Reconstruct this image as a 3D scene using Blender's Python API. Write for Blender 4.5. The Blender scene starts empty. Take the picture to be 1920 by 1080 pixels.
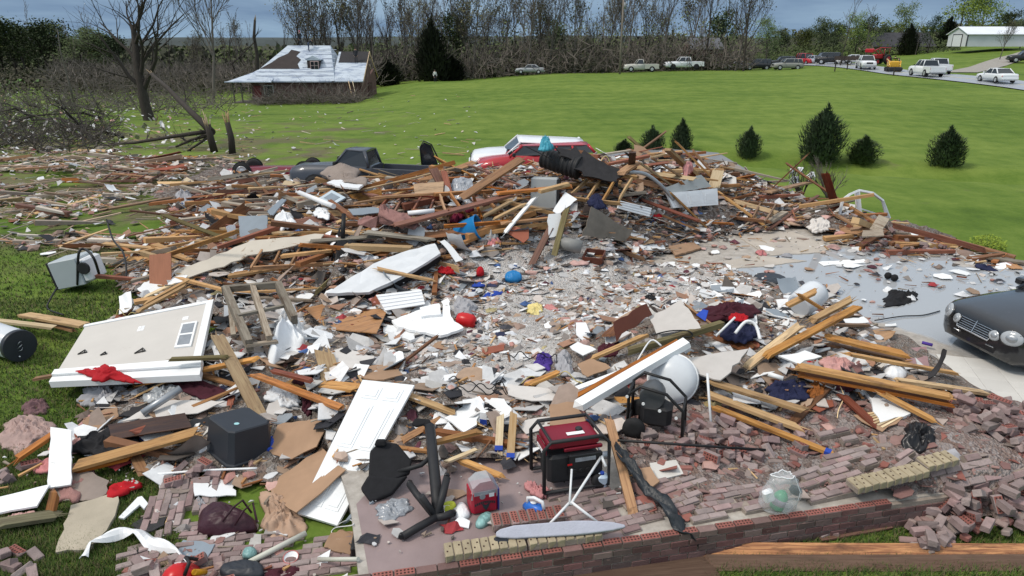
import bpy,bmesh,math,random
from mathutils import Vector,Matrix,noise
R=math.radians
SC=bpy.context.scene
COL=SC.collection
# camera
F=1297.0
PITCH=R(19.6)
CAM=Vector((0.0,0.0,5.2))
cd=bpy.data.cameras.new('camera');cam=bpy.data.objects.new('camera',cd);COL.objects.link(cam)
cam.location=CAM;cam.rotation_euler=(math.pi/2-PITCH,0,0)
cd.sensor_width=36.0;cd.lens=36.0*F/1920.0;cd.clip_start=0.1;cd.clip_end=6000
SC.camera=cam
# sky and sun (overcast)
SUN_EL,SUN_AZ=R(52),R(250)
w=bpy.data.worlds.new('World');SC.world=w;w.use_nodes=True
nt=w.node_tree;nt.nodes.clear()
def wn(t,**k):
 n=nt.nodes.new(t)
 for a,b in k.items():setattr(n,a,b)
 return n
wl=nt.links.new
out=wn('ShaderNodeOutputWorld');bg=wn('ShaderNodeBackground')
sky=wn('ShaderNodeTexSky',sky_type='NISHITA',sun_disc=False,sun_elevation=SUN_EL,sun_rotation=SUN_AZ,air_density=1.2,dust_density=2.0)
tc=wn('ShaderNodeTexCoord');sep=wn('ShaderNodeSeparateXYZ');wl(tc.outputs['Generated'],sep.inputs[0])
el=wn('ShaderNodeMath',operation='MAXIMUM');wl(sep.outputs['Z'],el.inputs[0]);el.inputs[1].default_value=0.0
den=wn('ShaderNodeMath',operation='ADD');wl(el.outputs[0],den.inputs[0]);den.inputs[1].default_value=0.10
dx=wn('ShaderNodeMath',operation='DIVIDE');wl(sep.outputs['X'],dx.inputs[0]);wl(den.outputs[0],dx.inputs[1])
dy=wn('ShaderNodeMath',operation='DIVIDE');wl(sep.outputs['Y'],dy.inputs[0]);wl(den.outputs[0],dy.inputs[1])
cmb=wn('ShaderNodeCombineXYZ');wl(dx.outputs[0],cmb.inputs[0]);wl(dy.outputs[0],cmb.inputs[1])
n1=wn('ShaderNodeTexNoise');n1.inputs['Scale'].default_value=0.30;n1.inputs['Detail'].default_value=7;n1.inputs['Roughness'].default_value=.55;n1.inputs['Distortion'].default_value=.6
wl(cmb.outputs[0],n1.inputs['Vector'])
cr=wn('ShaderNodeValToRGB');e=cr.color_ramp.elements
e[0].position=.33;e[0].color=(.11,.19,.32,1);e[1].position=.68;e[1].color=(.30,.43,.56,1)
wl(n1.outputs[0],cr.inputs[0])
# an overcast dome is brighter towards the zenith all the way round (1 + 2 sin h)
g1=wn('ShaderNodeMath',operation='MULTIPLY_ADD');wl(el.outputs[0],g1.inputs[0]);g1.inputs[1].default_value=1.15;g1.inputs[2].default_value=0.74
cl=wn('ShaderNodeVectorMath',operation='SCALE');hz_=wn('ShaderNodeMix',data_type='RGBA');wl(el.outputs[0],hz_.inputs[0]);wl(cr.outputs[0],hz_.inputs[6]);hz_.inputs[7].default_value=(.40,.40,.395,1);wl(hz_.outputs[2],cl.inputs[0]);wl(g1.outputs[0],cl.inputs['Scale'])
sk=wn('ShaderNodeVectorMath',operation='SCALE');wl(sky.outputs[0],sk.inputs[0]);sk.inputs['Scale'].default_value=0.004
ad=wn('ShaderNodeVectorMath',operation='ADD');wl(cl.outputs[0],ad.inputs[0]);wl(sk.outputs[0],ad.inputs[1])
sc10=wn('ShaderNodeVectorMath',operation='SCALE');wl(ad.outputs[0],sc10.inputs[0]);sc10.inputs['Scale'].default_value=10.0
wl(sc10.outputs[0],bg.inputs['Color']);bg.inputs['Strength'].default_value=0.1
wl(bg.outputs[0],out.inputs[0])
sd=bpy.data.lights.new('sun','SUN');sun=bpy.data.objects.new('sun',sd);COL.objects.link(sun)
sd.energy=1.5;sd.angle=R(12);sd.color=(1,.92,.82)
sdir=Vector((math.sin(SUN_AZ)*math.cos(SUN_EL),math.cos(SUN_AZ)*math.cos(SUN_EL),math.sin(SUN_EL)))
sun.rotation_euler=sdir.to_track_quat('Z','Y').to_euler();sun.location=(0,0,60)
vs=SC.view_settings;vs.view_transform='Standard';vs.look='None';vs.exposure=0.58;vs.gamma=1;vs.use_curve_mapping=False
SC.render.engine='CYCLES';SC.cycles.max_bounces=5;SC.cycles.diffuse_bounces=2;SC.cycles.glossy_bounces=3;SC.cycles.transparent_max_bounces=6
SC.cycles.use_denoising=True;SC.cycles.caustics_reflective=False;SC.cycles.caustics_refractive=False
# pixels and places
CP,SP=math.cos(PITCH),math.sin(PITCH)
def ray(px,py):
 a,b=(px-960)/F,-(py-540)/F
 return Vector((a,CP+b*SP,-SP+b*CP))
def to_px(p):
 x,y,z=p[0],p[1],p[2]-CAM.z
 d=y*CP-z*SP
 if d<.1:return(-9999,-9999)
 return(960+F*x/d,540-F*(y*SP+z*CP)/d)
def sm(a,b,x):
 t=min(1,max(0,(x-a)/(b-a)));return t*t*(3-2*t)
def lerp(a,b,t):return a+(b-a)*t
UC=[-1.0,-.5,-.25,-.1,.1,.3,.5,.7,1.0]
YC=[24,34,46,65,90,108,140,200,400,1500]
HT=[[-.36]*9,[-.45,-.45,-.42,-.4,-.4,-.42,-.45,-.45,-.45],[-.9,-.85,-.65,-.4,-.3,-.25,-.15,-.1,0],[-1.5,-1.4,-1.1,-.4,0,.2,.4,.5,.6],[-2.3,-2.1,-1.8,-.5,.4,.7,1.0,1.35,1.6],[-2.7,-2.5,-2.2,-.5,.65,.9,1.3,1.7,2.0],[-2.9,-2.7,-2.6,-1.4,-.5,.2,2.2,4.1,5.5],[-3,-3,-3,-2,-1,.4,3.0,4.9,6.2],[-3,-3,-3,-2,-1,.4,3.0,5,7],[-3]*9]
def seg(c,v):
 if v<=c[0]:return 0,0.0
 for i in range(len(c)-1):
  if v<c[i+1]:return i,(v-c[i])/(c[i+1]-c[i])
 return len(c)-2,1.0
def plane_px(px,py,z):
 d=ray(px,py);t=(z-CAM.z)/d.z;return CAM+d*t
DA,DB=plane_px(1325,303,-.36),plane_px(1920,343,-.36)
DN=Vector((-(DB.y-DA.y),DB.x-DA.x,0)).normalized()
def hground(X,Y):
 u=X/max(Y,24.0)
 i,a=seg(UC,u);j,b=seg(YC,Y)
 a=a*a*(3-2*a)
 h=lerp(lerp(HT[j][i],HT[j][i+1],a),lerp(HT[j+1][i],HT[j+1][i+1],a),b)
 if Y>22:
  k=sm(0,25,Y-22);h+=k*.22*noise.noise(Vector((X*.06,Y*.05,3)))
 if X>4 and Y<50:
  d=(X-DA.x)*DN.x+(Y-DA.y)*DN.y
  if-1<d<5.5:
   h-=.55*sm(-.3,1.7,d)*(1-sm(2.2,5.2,d))*sm(4,8,X)
 return h
 # heaps of wreckage: (x, y, rx, ry, height)
HEAPS=[(2.4,19.8,3.8,2.6,1.45),(4.8,22.6,2.8,1.9,1.35),(6.6,24.2,2.0,1.3,.7),(-1.2,20.8,3.4,2.8,.85),(-5.6,24.2,3.2,1.1,.55),(-9.8,26.0,2.4,1.1,.4),(-4.6,20.5,4.2,3.0,.65),(-5.8,16.8,3.4,2.6,.5),(-2.8,16.2,3.0,2.2,.45),(1.0,16.3,2.6,1.6,.40),(8.3,22.4,2.2,1.3,.6),(10.6,20.2,1.7,1.0,.50),(2.2,11.0,1.7,1.2,.45),(4.6,11.3,1.8,1.3,.45),(4.3,9.6,1.6,.9,.30),(-4.9,11.2,1.5,1.2,.40),(-3.6,9.2,1.8,1.2,.18),(-5.4,8.2,1.6,.8,.05),(6.0,8.2,1.3,1.3,.28),(1.5,8.3,2.0,.9,.12),(-1.2,9.4,1.6,1.0,.15),(-9.5,26,4,3,.25),(-17,31,5,4,.4)]
TANF=[]
def floorfade(X,Y):
 if inpoly((X,Y),TANF):return 0.0
 m=9.0
 for i in range(len(TANF)):
  ax,ay=TANF[i];bx,by=TANF[(i+1)%len(TANF)];dx_,dy_=bx-ax,by-ay;t=max(0,min(1,((X-ax)*dx_+(Y-ay)*dy_)/(dx_*dx_+dy_*dy_)));q=(X-ax-t*dx_)**2+(Y-ay-t*dy_)**2
  if q<m:m=q
 return sm(0,1.7,math.sqrt(m))
def mound(X,Y):
 h=0.0
 for(x,y,rx,ry,k)in HEAPS:
  a=(X-x)/rx;b=(Y-y)/ry;q=a*a+b*b
  if q<6:h+=k*math.exp(-q*.9)
 if X>2.5 and 13.2<Y<22.5 and h>.01:h*=floorfade(X,Y)
 return h
def inpoly(p,poly):
 x,y=p;c=False;j=len(poly)-1
 for i in range(len(poly)):
  xi,yi=poly[i];xj,yj=poly[j]
  if(yi>y)!=(yj>y)and x<(xj-xi)*(y-yi)/(yj-yi)+xi:c=not c
  j=i
 return c
TANF+=[(lambda p:(p.x,p.y))(plane_px(x,y,0))for x,y in[(1300,468),(1380,446),(1480,436),(1590,466),(1760,494),(1930,520),(1930,640),(1640,610),(1500,540),(1330,522),(1180,512)]]
SLAB_PX=[(676,1110),(676,1081),(1800,921),(2400,836),(2200,560),(1960,500),(1560,425),(1100,420),(640,520),(560,700),(655,930)]
SLAB=[plane_px(x,y,0)for x,y in SLAB_PX]
SLAB2=[(p.x,p.y)for p in SLAB]
def base(X,Y):
 return 0.0 if inpoly((X,Y),SLAB2)else hground(X,Y)
def surf(X,Y):return base(X,Y)+mound(X,Y)
def march(px,py,fn,far=900):
 d=ray(px,py)
 t=4.0;step=.25;last=t
 while t<far:
  p=CAM+d*t
  if p.z<=fn(p.x,p.y):
   lo,hi=last,t
   for _ in range(18):
    m=(lo+hi)/2;q=CAM+d*m
    if q.z<=fn(q.x,q.y):hi=m
    else:lo=m
   return CAM+d*hi
  last=t;t+=step;step=min(step*1.03,4.0)
 return CAM+d*far
def S(px,py,up=0.0):
 p=march(px,py,lambda x,y:surf(x,y)+up);return p
def GR(px,py,up=0.0):return march(px,py,lambda x,y:hground(x,y)+up)
def onray(px,py,plane_p,plane_n):
 d=ray(px,py);k=d.dot(plane_n)
 t=(plane_p-CAM).dot(plane_n)/k
 return CAM+d*t
def at_depth(px,py,Y):
 d=ray(px,py);return CAM+d*(Y/d.y)
 # materials
MATS={}
def nodemat(name):
 m=bpy.data.materials.new(name);m.use_nodes=True
 t=m.node_tree;b=t.nodes['Principled BSDF'];return m,t,b
def N(t,typ,**k):
 n=t.nodes.new(typ)
 for a,v in k.items():setattr(n,a,v)
 return n
def mat(name,col,rough=.8,var=.15,scale=6.0,hue=.0,rnd=.15,bump=.0,bscale=40.,metal=0.,spots=None,stretch=None,vcol=False,spec=.3,coat=0.,spotscale=9.,spotcut=.58,alpha=1.,trans=0.):
 """a procedural surface: base colour broken up by noise, a tint of its own for every object, wear spots, fine relief"""
 if name in MATS:return MATS[name]
 m,t,b=nodemat(name);L=t.links.new
 tcn=N(t,'ShaderNodeTexCoord');mp=N(t,'ShaderNodeMapping');oi=N(t,'ShaderNodeObjectInfo')
 L(tcn.outputs['Object'],mp.inputs[0])
 if stretch:mp.inputs['Scale'].default_value=stretch
 ofs=N(t,'ShaderNodeVectorMath',operation='SCALE');ofs.inputs[0].default_value=(37,19,53);L(oi.outputs['Random'],ofs.inputs['Scale'])
 ad=N(t,'ShaderNodeVectorMath',operation='ADD');L(mp.outputs[0],ad.inputs[0]);L(ofs.outputs[0],ad.inputs[1])
 nz=N(t,'ShaderNodeTexNoise');nz.inputs['Scale'].default_value=scale;nz.inputs['Detail'].default_value=6;nz.inputs['Roughness'].default_value=.62
 L(ad.outputs[0],nz.inputs['Vector'])
 hs=N(t,'ShaderNodeHueSaturation')
 if vcol:
  vc=N(t,'ShaderNodeVertexColor');vc.layer_name='col';L(vc.outputs[0],hs.inputs['Color'])
 else:hs.inputs['Color'].default_value=(*col,1)
 v1=N(t,'ShaderNodeMapRange');L(nz.outputs[0],v1.inputs[0]);v1.inputs[1].default_value=.25;v1.inputs[2].default_value=.75;v1.inputs[3].default_value=1-var;v1.inputs[4].default_value=1+var
 v2=N(t,'ShaderNodeMapRange');L(oi.outputs['Random'],v2.inputs[0]);v2.inputs[3].default_value=1-rnd;v2.inputs[4].default_value=1+rnd*.8
 mm=N(t,'ShaderNodeMath',operation='MULTIPLY');L(v1.outputs[0],mm.inputs[0]);L(v2.outputs[0],mm.inputs[1]);L(mm.outputs[0],hs.inputs['Value'])
 if hue:
  r2=N(t,'ShaderNodeMath',operation='MULTIPLY');L(oi.outputs['Random'],r2.inputs[0]);r2.inputs[1].default_value=7.31
  fr=N(t,'ShaderNodeMath',operation='FRACT');L(r2.outputs[0],fr.inputs[0])
  h2=N(t,'ShaderNodeMapRange');L(fr.outputs[0],h2.inputs[0]);h2.inputs[3].default_value=.5-hue;h2.inputs[4].default_value=.5+hue
  L(h2.outputs[0],hs.inputs['Hue'])
  s2=N(t,'ShaderNodeMapRange');L(fr.outputs[0],s2.inputs[0]);s2.inputs[3].default_value=1.1;s2.inputs[4].default_value=.7
  L(s2.outputs[0],hs.inputs['Saturation'])
 csock=hs.outputs[0]
 if spots:
  n2=N(t,'ShaderNodeTexNoise');n2.inputs['Scale'].default_value=spotscale;n2.inputs['Detail'].default_value=5;n2.inputs['Roughness'].default_value=.7
  L(ad.outputs[0],n2.inputs['Vector'])
  r=N(t,'ShaderNodeValToRGB');r.color_ramp.elements[0].position=spotcut;r.color_ramp.elements[1].position=min(1,spotcut+.06);L(n2.outputs[0],r.inputs[0])
  mx=N(t,'ShaderNodeMix',data_type='RGBA');L(r.outputs[0],mx.inputs[0]);L(csock,mx.inputs[6]);mx.inputs[7].default_value=(*spots,1);csock=mx.outputs[2]
 L(csock,b.inputs['Base Color'])
 b.inputs['Roughness'].default_value=rough;b.inputs['Metallic'].default_value=metal;b.inputs['Specular IOR Level'].default_value=spec
 if coat:b.inputs['Coat Weight'].default_value=coat;b.inputs['Coat Roughness'].default_value=.06
 if alpha<1:b.inputs['Alpha'].default_value=alpha
 if trans:b.inputs['Transmission Weight'].default_value=trans
 if bump:
  bn=N(t,'ShaderNodeTexNoise');bn.inputs['Scale'].default_value=bscale;bn.inputs['Detail'].default_value=4;L(ad.outputs[0],bn.inputs['Vector'])
  bp=N(t,'ShaderNodeBump');bp.inputs['Strength'].default_value=bump;bp.inputs['Distance'].default_value=.02;L(bn.outputs[0],bp.inputs['Height']);L(bp.outputs[0],b.inputs['Normal'])
 MATS[name]=m;return m
WOODS={}
def wood(name,c1,c2,rough=.65,rnd=.4,spec=.3,stain=(.10,.055,.03),stcut=.585):
 """sawn lumber: grain along local X, a tint per board, wet stains"""
 if name in MATS:return MATS[name]
 m,t,b=nodemat(name);L=t.links.new
 tcn=N(t,'ShaderNodeTexCoord');oi=N(t,'ShaderNodeObjectInfo')
 ofs=N(t,'ShaderNodeVectorMath',operation='SCALE');ofs.inputs[0].default_value=(31,17,57);L(oi.outputs['Random'],ofs.inputs['Scale'])
 ad=N(t,'ShaderNodeVectorMath',operation='ADD');L(tcn.outputs['Object'],ad.inputs[0]);L(ofs.outputs[0],ad.inputs[1])
 mp=N(t,'ShaderNodeMapping');mp.inputs['Scale'].default_value=(1.2,26,26);L(ad.outputs[0],mp.inputs[0])
 nz=N(t,'ShaderNodeTexNoise');nz.inputs['Scale'].default_value=1.6;nz.inputs['Detail'].default_value=6;nz.inputs['Distortion'].default_value=.8;L(mp.outputs[0],nz.inputs['Vector'])
 r=N(t,'ShaderNodeValToRGB');r.color_ramp.elements[0].position=.33;r.color_ramp.elements[0].color=(*c1,1);r.color_ramp.elements[1].position=.66;r.color_ramp.elements[1].color=(*c2,1);L(nz.outputs[0],r.inputs[0])
 mp2=N(t,'ShaderNodeMapping');mp2.inputs['Scale'].default_value=(1.5,6,6);L(ad.outputs[0],mp2.inputs[0])
 n2=N(t,'ShaderNodeTexNoise');n2.inputs['Scale'].default_value=1.3;n2.inputs['Detail'].default_value=6;n2.inputs['Roughness'].default_value=.7;L(mp2.outputs[0],n2.inputs['Vector'])
 r2=N(t,'ShaderNodeValToRGB');r2.color_ramp.elements[0].position=stcut-.08;r2.color_ramp.elements[1].position=stcut+.1;L(n2.outputs[0],r2.inputs[0])
 mf=N(t,'ShaderNodeMath',operation='MULTIPLY');L(r2.outputs[0],mf.inputs[0]);mf.inputs[1].default_value=.75
 mx=N(t,'ShaderNodeMix',data_type='RGBA');L(mf.outputs[0],mx.inputs[0]);L(r.outputs[0],mx.inputs[6]);mx.inputs[7].default_value=(*stain,1)
 hs=N(t,'ShaderNodeHueSaturation');L(mx.outputs[2],hs.inputs['Color'])
 v2=N(t,'ShaderNodeMapRange');L(oi.outputs['Random'],v2.inputs[0]);v2.inputs[3].default_value=1-rnd;v2.inputs[4].default_value=1+rnd*.6;L(v2.outputs[0],hs.inputs['Value'])
 q=N(t,'ShaderNodeMath',operation='MULTIPLY');L(oi.outputs['Random'],q.inputs[0]);q.inputs[1].default_value=9.7
 fr=N(t,'ShaderNodeMath',operation='FRACT');L(q.outputs[0],fr.inputs[0])
 s2=N(t,'ShaderNodeMapRange');L(fr.outputs[0],s2.inputs[0]);s2.inputs[3].default_value=.75;s2.inputs[4].default_value=1.15;L(s2.outputs[0],hs.inputs['Saturation'])
 h2=N(t,'ShaderNodeMapRange');L(fr.outputs[0],h2.inputs[0]);h2.inputs[3].default_value=.512;h2.inputs[4].default_value=.492;L(h2.outputs[0],hs.inputs['Hue'])
 L(hs.outputs[0],b.inputs['Base Color']);b.inputs['Roughness'].default_value=rough;b.inputs['Specular IOR Level'].default_value=spec
 bp=N(t,'ShaderNodeBump');bp.inputs['Strength'].default_value=.25;bp.inputs['Distance'].default_value=.005;L(nz.outputs[0],bp.inputs['Height']);L(bp.outputs[0],b.inputs['Normal'])
 MATS[name]=m;return m
 # mesh building
class MB:
 def __init__(s):s.v=[];s.f=[];s.c=[];s.sm=[]
 def face(s,ids,col=None,smooth=False):s.f.append(tuple(ids));s.c.append(col);s.sm.append(smooth)
 def add(s,vs,fs,M=None,col=None,smooth=False):
  o=len(s.v)
  s.v.extend([tuple(M @ Vector(p))for p in vs]if M is not None else[tuple(p)for p in vs])
  for f in fs:s.f.append(tuple(i+o for i in f));s.c.append(col);s.sm.append(smooth)
 def box(s,c,size,M=None,col=None,ch=0.0):
  x,y,z=size[0]/2,size[1]/2,size[2]/2;cx,cy,cz=c
  if ch:
   k=min(ch,x*.45,y*.45,z*.45);vs=[]
   for sz in(-1,1):
    for(zz,ins)in(((z,k),(z-k,0))if sz>0 else((z,k),(z-k,0))):
     ring=[]
     X,Y=x-ins,y-ins
     for(a,b_)in((X-k,-Y),(X,-Y+k),(X,Y-k),(X-k,Y),(-X+k,Y),(-X,Y-k),(-X,-Y+k),(-X+k,-Y)):ring.append((cx+a,cy+b_,cz+sz*zz))
     vs.append(ring)
   bt,bs,tt,ts=vs[0],vs[1],vs[2],vs[3]
   allv=bt+bs+ts+tt;fs=[tuple(reversed(range(8))),tuple(range(24,32))]
   for r in range(3):
    for i in range(8):j=(i+1)%8;fs.append((r*8+i,r*8+j,r*8+8+j,r*8+8+i))
   s.add(allv,fs,M,col);return
  vs=[(cx-x,cy-y,cz-z),(cx+x,cy-y,cz-z),(cx+x,cy+y,cz-z),(cx-x,cy+y,cz-z),(cx-x,cy-y,cz+z),(cx+x,cy-y,cz+z),(cx+x,cy+y,cz+z),(cx-x,cy+y,cz+z)]
  s.add(vs,[(3,2,1,0),(4,5,6,7),(0,1,5,4),(1,2,6,5),(2,3,7,6),(3,0,4,7)],M,col)
 def tube(s,pts,rs,n=6,cap=True,col=None,M=None,smooth=True):
  pts=[Vector(p)for p in pts]
  if not isinstance(rs,(list,tuple)):rs=[rs]*len(pts)
  o=len(s.v);up=None
  for i,p in enumerate(pts):
   d=(pts[min(i+1,len(pts)-1)]-pts[max(i-1,0)])
   if d.length<1e-9:d=Vector((0,0,1))
   d.normalize()
   if up is None:up=d.orthogonal().normalized()
   up=(up-d*up.dot(d))
   if up.length<1e-6:up=d.orthogonal()
   up.normalize();sd_=d.cross(up)
   for k in range(n):
    a=2*math.pi*k/n;q=p+(up*math.cos(a)+sd_*math.sin(a))*rs[i]
    s.v.append(tuple(M @ q)if M is not None else tuple(q))
  for i in range(len(pts)-1):
   for k in range(n):
    s.face((o+i*n+k,o+i*n+(k+1)%n,o+(i+1)*n+(k+1)%n,o+(i+1)*n+k),col,smooth)
  if cap:
   s.face(tuple(o+k for k in reversed(range(n))),col);s.face(tuple(o+(len(pts)-1)*n+k for k in range(n)),col)
 def lathe(s,prof,n=16,M=None,col=None,smooth=True):
  """prof: (radius, z) pairs about local Z"""
  o=len(s.v);m=len(prof)
  for(r,z)in prof:
   for k in range(n):
    a=2*math.pi*k/n;q=Vector((r*math.cos(a),r*math.sin(a),z));s.v.append(tuple(M @ q)if M is not None else tuple(q))
  for i in range(m-1):
   for k in range(n):s.face((o+i*n+k,o+i*n+(k+1)%n,o+(i+1)*n+(k+1)%n,o+(i+1)*n+k),col,smooth)
  s.face(tuple(o+k for k in reversed(range(n))),col);s.face(tuple(o+(m-1)*n+k for k in range(n)),col)
 def prism(s,poly,z0,z1,M=None,col=None):
  n=len(poly);vs=[(x,y,z0)for x,y in poly]+[(x,y,z1)for x,y in poly]
  ar=sum(poly[i][0]*poly[(i+1)%n][1]-poly[(i+1)%n][0]*poly[i][1]for i in range(n))
  fs=[tuple(reversed(range(n))),tuple(range(n,2*n))]+[(i,(i+1)%n,n+(i+1)%n,n+i)for i in range(n)]
  if ar<0:fs=[tuple(reversed(f))for f in fs]
  s.add(vs,fs,M,col)
 def mesh(s,name,m=None):
  me=bpy.data.meshes.new(name);me.from_pydata(s.v,[],s.f)
  if any(s.sm):me.polygons.foreach_set('use_smooth',s.sm)
  if any(c is not None for c in s.c):
   at=me.color_attributes.new('col','FLOAT_COLOR','CORNER');buf=[]
   for p,c in zip(s.f,s.c):
    c=c or(.5,.5,.5);buf.extend((c[0],c[1],c[2],1.0)*len(p))
   at.data.foreach_set('color',buf)
  if m:me.materials.append(m)
  me.update();return me
 def build(s,name,m,parent=None,**kw):return link(name,s.mesh(name,m),parent,**kw)
LANDMARKS=[]
def link(name,me,parent=None,label=None,cat=None,group=None,kind=None,M=None,mark=None):
 o=bpy.data.objects.new(name,me);COL.objects.link(o)
 if parent is not None:o.parent=parent
 if M is not None:o.matrix_world=M if parent is None else M
 tag(o,label,cat,group,kind);return o
def tag(o,label=None,cat=None,group=None,kind=None):
 if label:o['label']=label
 if cat:o['category']=cat
 if group:o['group']=group
 if kind:o['kind']=kind
 return o
def thing(name,label,cat,M=None,group=None):
 o=bpy.data.objects.new(name,None);COL.objects.link(o);o.empty_display_size=.1
 if M is not None:o.matrix_world=M
 tag(o,label,cat,group);return o
def recentre(o):
 """put a mesh object's origin at the base of its mesh (so procedural coordinates and pivots are its own)"""
 me=o.data;n=len(me.vertices);co=[0.0]*(n*3);me.vertices.foreach_get('co',co)
 xs,ys,zs=co[0::3],co[1::3],co[2::3];c=Vector(((min(xs)+max(xs))/2,(min(ys)+max(ys))/2,min(zs)))
 me.transform(Matrix.Translation(-c));o.location=c;return o
def frame(p,x,up=Vector((0,0,1))):
 """a matrix with local X along x, local Z near up"""
 x=Vector(x).normalized();y=Vector(up).cross(x)
 if y.length<1e-5:y=x.orthogonal()
 y.normalize();z=x.cross(y)
 m=Matrix.Identity(4)
 for i in range(3):m[i][0],m[i][1],m[i][2],m[i][3]=x[i],y[i],z[i],p[i]
 return m
def MT(x,y,z,rz=0,rx=0,ry=0,s=1):
 return Matrix.Translation((x,y,z)) @ Matrix.Rotation(rz,4,'Z') @ Matrix.Rotation(ry,4,'Y') @ Matrix.Rotation(rx,4,'X') @ Matrix.Diagonal((s,s,s,1))
def copy_tree(o,parent=None):
 c=o.copy();COL.objects.link(c)
 if parent is not None:c.parent=parent
 for ch in list(o.children):copy_tree(ch,c)
 return c
rng=random.Random(11)
# ground
def ground_material():
 m,t,b=nodemat('lawn');L=t.links.new
 tcn=N(t,'ShaderNodeTexCoord')
 def nz(scale,det=5,st=None):
  n=N(t,'ShaderNodeTexNoise');n.inputs['Scale'].default_value=scale;n.inputs['Detail'].default_value=det;n.inputs['Roughness'].default_value=.6
  if st:
   mp=N(t,'ShaderNodeMapping');mp.inputs['Scale'].default_value=st;L(tcn.outputs['Object'],mp.inputs[0]);L(mp.outputs[0],n.inputs['Vector'])
  else:L(tcn.outputs['Object'],n.inputs['Vector'])
  return n
 big,med,fin=nz(.07,4),nz(.9,6,(1,.7,1)),nz(9,6)
 r=N(t,'ShaderNodeValToRGB');el_=r.color_ramp.elements
 el_[0].position=.30;el_[0].color=(.042,.082,.012,1);el_[1].position=.72;el_[1].color=(.158,.216,.042,1)
 k=el_.new(.5);k.color=(.092,.150,.023,1)
 mx=N(t,'ShaderNodeMath',operation='MULTIPLY_ADD');L(med.outputs[0],mx.inputs[0]);mx.inputs[1].default_value=.5
 m2=N(t,'ShaderNodeMath',operation='MULTIPLY_ADD');L(big.outputs[0],m2.inputs[0]);m2.inputs[1].default_value=.48
 m3=N(t,'ShaderNodeMath',operation='MULTIPLY');L(fin.outputs[0],m3.inputs[0]);m3.inputs[1].default_value=.22
 L(m3.outputs[0],m2.inputs[2]);L(m2.outputs[0],mx.inputs[2])
 stk=nz(.55,5,(.07,1.0,1));sk1=N(t,'ShaderNodeMath',operation='MULTIPLY_ADD');L(stk.outputs[0],sk1.inputs[0]);sk1.inputs[1].default_value=.36;sb1=N(t,'ShaderNodeMath',operation='SUBTRACT');L(mx.outputs[0],sb1.inputs[0]);sb1.inputs[1].default_value=.19;L(sb1.outputs[0],sk1.inputs[2]);L(sk1.outputs[0],r.inputs[0])
 # worn, muddy and litter-stained ground, mostly in the yard left of the house
 geo=N(t,'ShaderNodeSeparateXYZ');L(tcn.outputs['Object'],geo.inputs[0])
 a=N(t,'ShaderNodeMapRange');L(geo.outputs['X'],a.inputs[0]);a.inputs[1].default_value=-3;a.inputs[2].default_value=-14;a.inputs[3].default_value=-.07;a.inputs[4].default_value=.13
 bb=N(t,'ShaderNodeMapRange');L(geo.outputs['Y'],bb.inputs[0]);bb.inputs[1].default_value=45;bb.inputs[2].default_value=95;bb.inputs[3].default_value=0;bb.inputs[4].default_value=-.35
 d1=nz(.35,7);s1=N(t,'ShaderNodeMath',operation='ADD');L(d1.outputs[0],s1.inputs[0]);L(a.outputs[0],s1.inputs[1])
 s2=N(t,'ShaderNodeMath',operation='ADD');L(s1.outputs[0],s2.inputs[0]);L(bb.outputs[0],s2.inputs[1])
 rr=N(t,'ShaderNodeValToRGB');rr.color_ramp.elements[0].position=.56;rr.color_ramp.elements[1].position=.70;L(s2.outputs[0],rr.inputs[0])
 q=N(t,'ShaderNodeMath',operation='MULTIPLY');L(rr.outputs[0],q.inputs[0]);q.inputs[1].default_value=.8
 mud=N(t,'ShaderNodeMix',data_type='RGBA');L(q.outputs[0],mud.inputs[0]);L(r.outputs[0],mud.inputs[6]);mud.inputs[7].default_value=(.13,.105,.07,1)
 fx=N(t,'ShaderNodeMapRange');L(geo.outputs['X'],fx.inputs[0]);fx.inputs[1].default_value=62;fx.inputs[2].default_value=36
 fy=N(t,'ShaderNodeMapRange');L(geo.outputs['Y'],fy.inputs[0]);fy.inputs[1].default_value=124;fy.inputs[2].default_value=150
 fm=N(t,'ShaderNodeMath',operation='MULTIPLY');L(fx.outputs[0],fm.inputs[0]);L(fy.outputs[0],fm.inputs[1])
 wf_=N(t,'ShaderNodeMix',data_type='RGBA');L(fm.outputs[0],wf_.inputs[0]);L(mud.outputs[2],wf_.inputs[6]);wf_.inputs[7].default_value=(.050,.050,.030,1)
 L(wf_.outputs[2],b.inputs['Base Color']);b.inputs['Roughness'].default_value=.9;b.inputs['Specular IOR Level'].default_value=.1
 bp=N(t,'ShaderNodeBump');bp.inputs['Strength'].default_value=.7;bp.inputs['Distance'].default_value=.12;L(mx.outputs[0],bp.inputs['Height']);L(bp.outputs[0],b.inputs['Normal'])
 return m
def axis(lo,hi,step,far,g):
 v=[lo+step*i for i in range(int((hi-lo)/step)+1)]
 s=step
 while v[-1]<far:s*=g;v.append(v[-1]+s)
 s=step
 while v[0]>-far:s*=g;v.insert(0,v[0]-s)
 return v
xs=axis(-30,30,.7,2600,1.09);ys=[y for y in axis(-12,60,.7,2600,1.07)if y>-400]
M_LAWN=ground_material()
gb=MB();nx=len(xs)
for y in ys:
 for x in xs:gb.v.append((x,y,hground(x,y)))
for j in range(len(ys)-1):
 for i in range(nx-1):gb.face((j*nx+i,j*nx+i+1,(j+1)*nx+i+1,(j+1)*nx+i),None,True)
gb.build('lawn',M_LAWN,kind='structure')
def gp(px,Y,up=0.0):
 z=hground(0,Y)
 for _ in range(4):
  d=Y*CP-(z-CAM.z)*SP;X=(px-960)/F*d;z=hground(X,Y)
 return Vector((X,Y,z+up))
def mpp(p):
 return(p[1]*CP-(p[2]-CAM.z)*SP)/F
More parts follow.
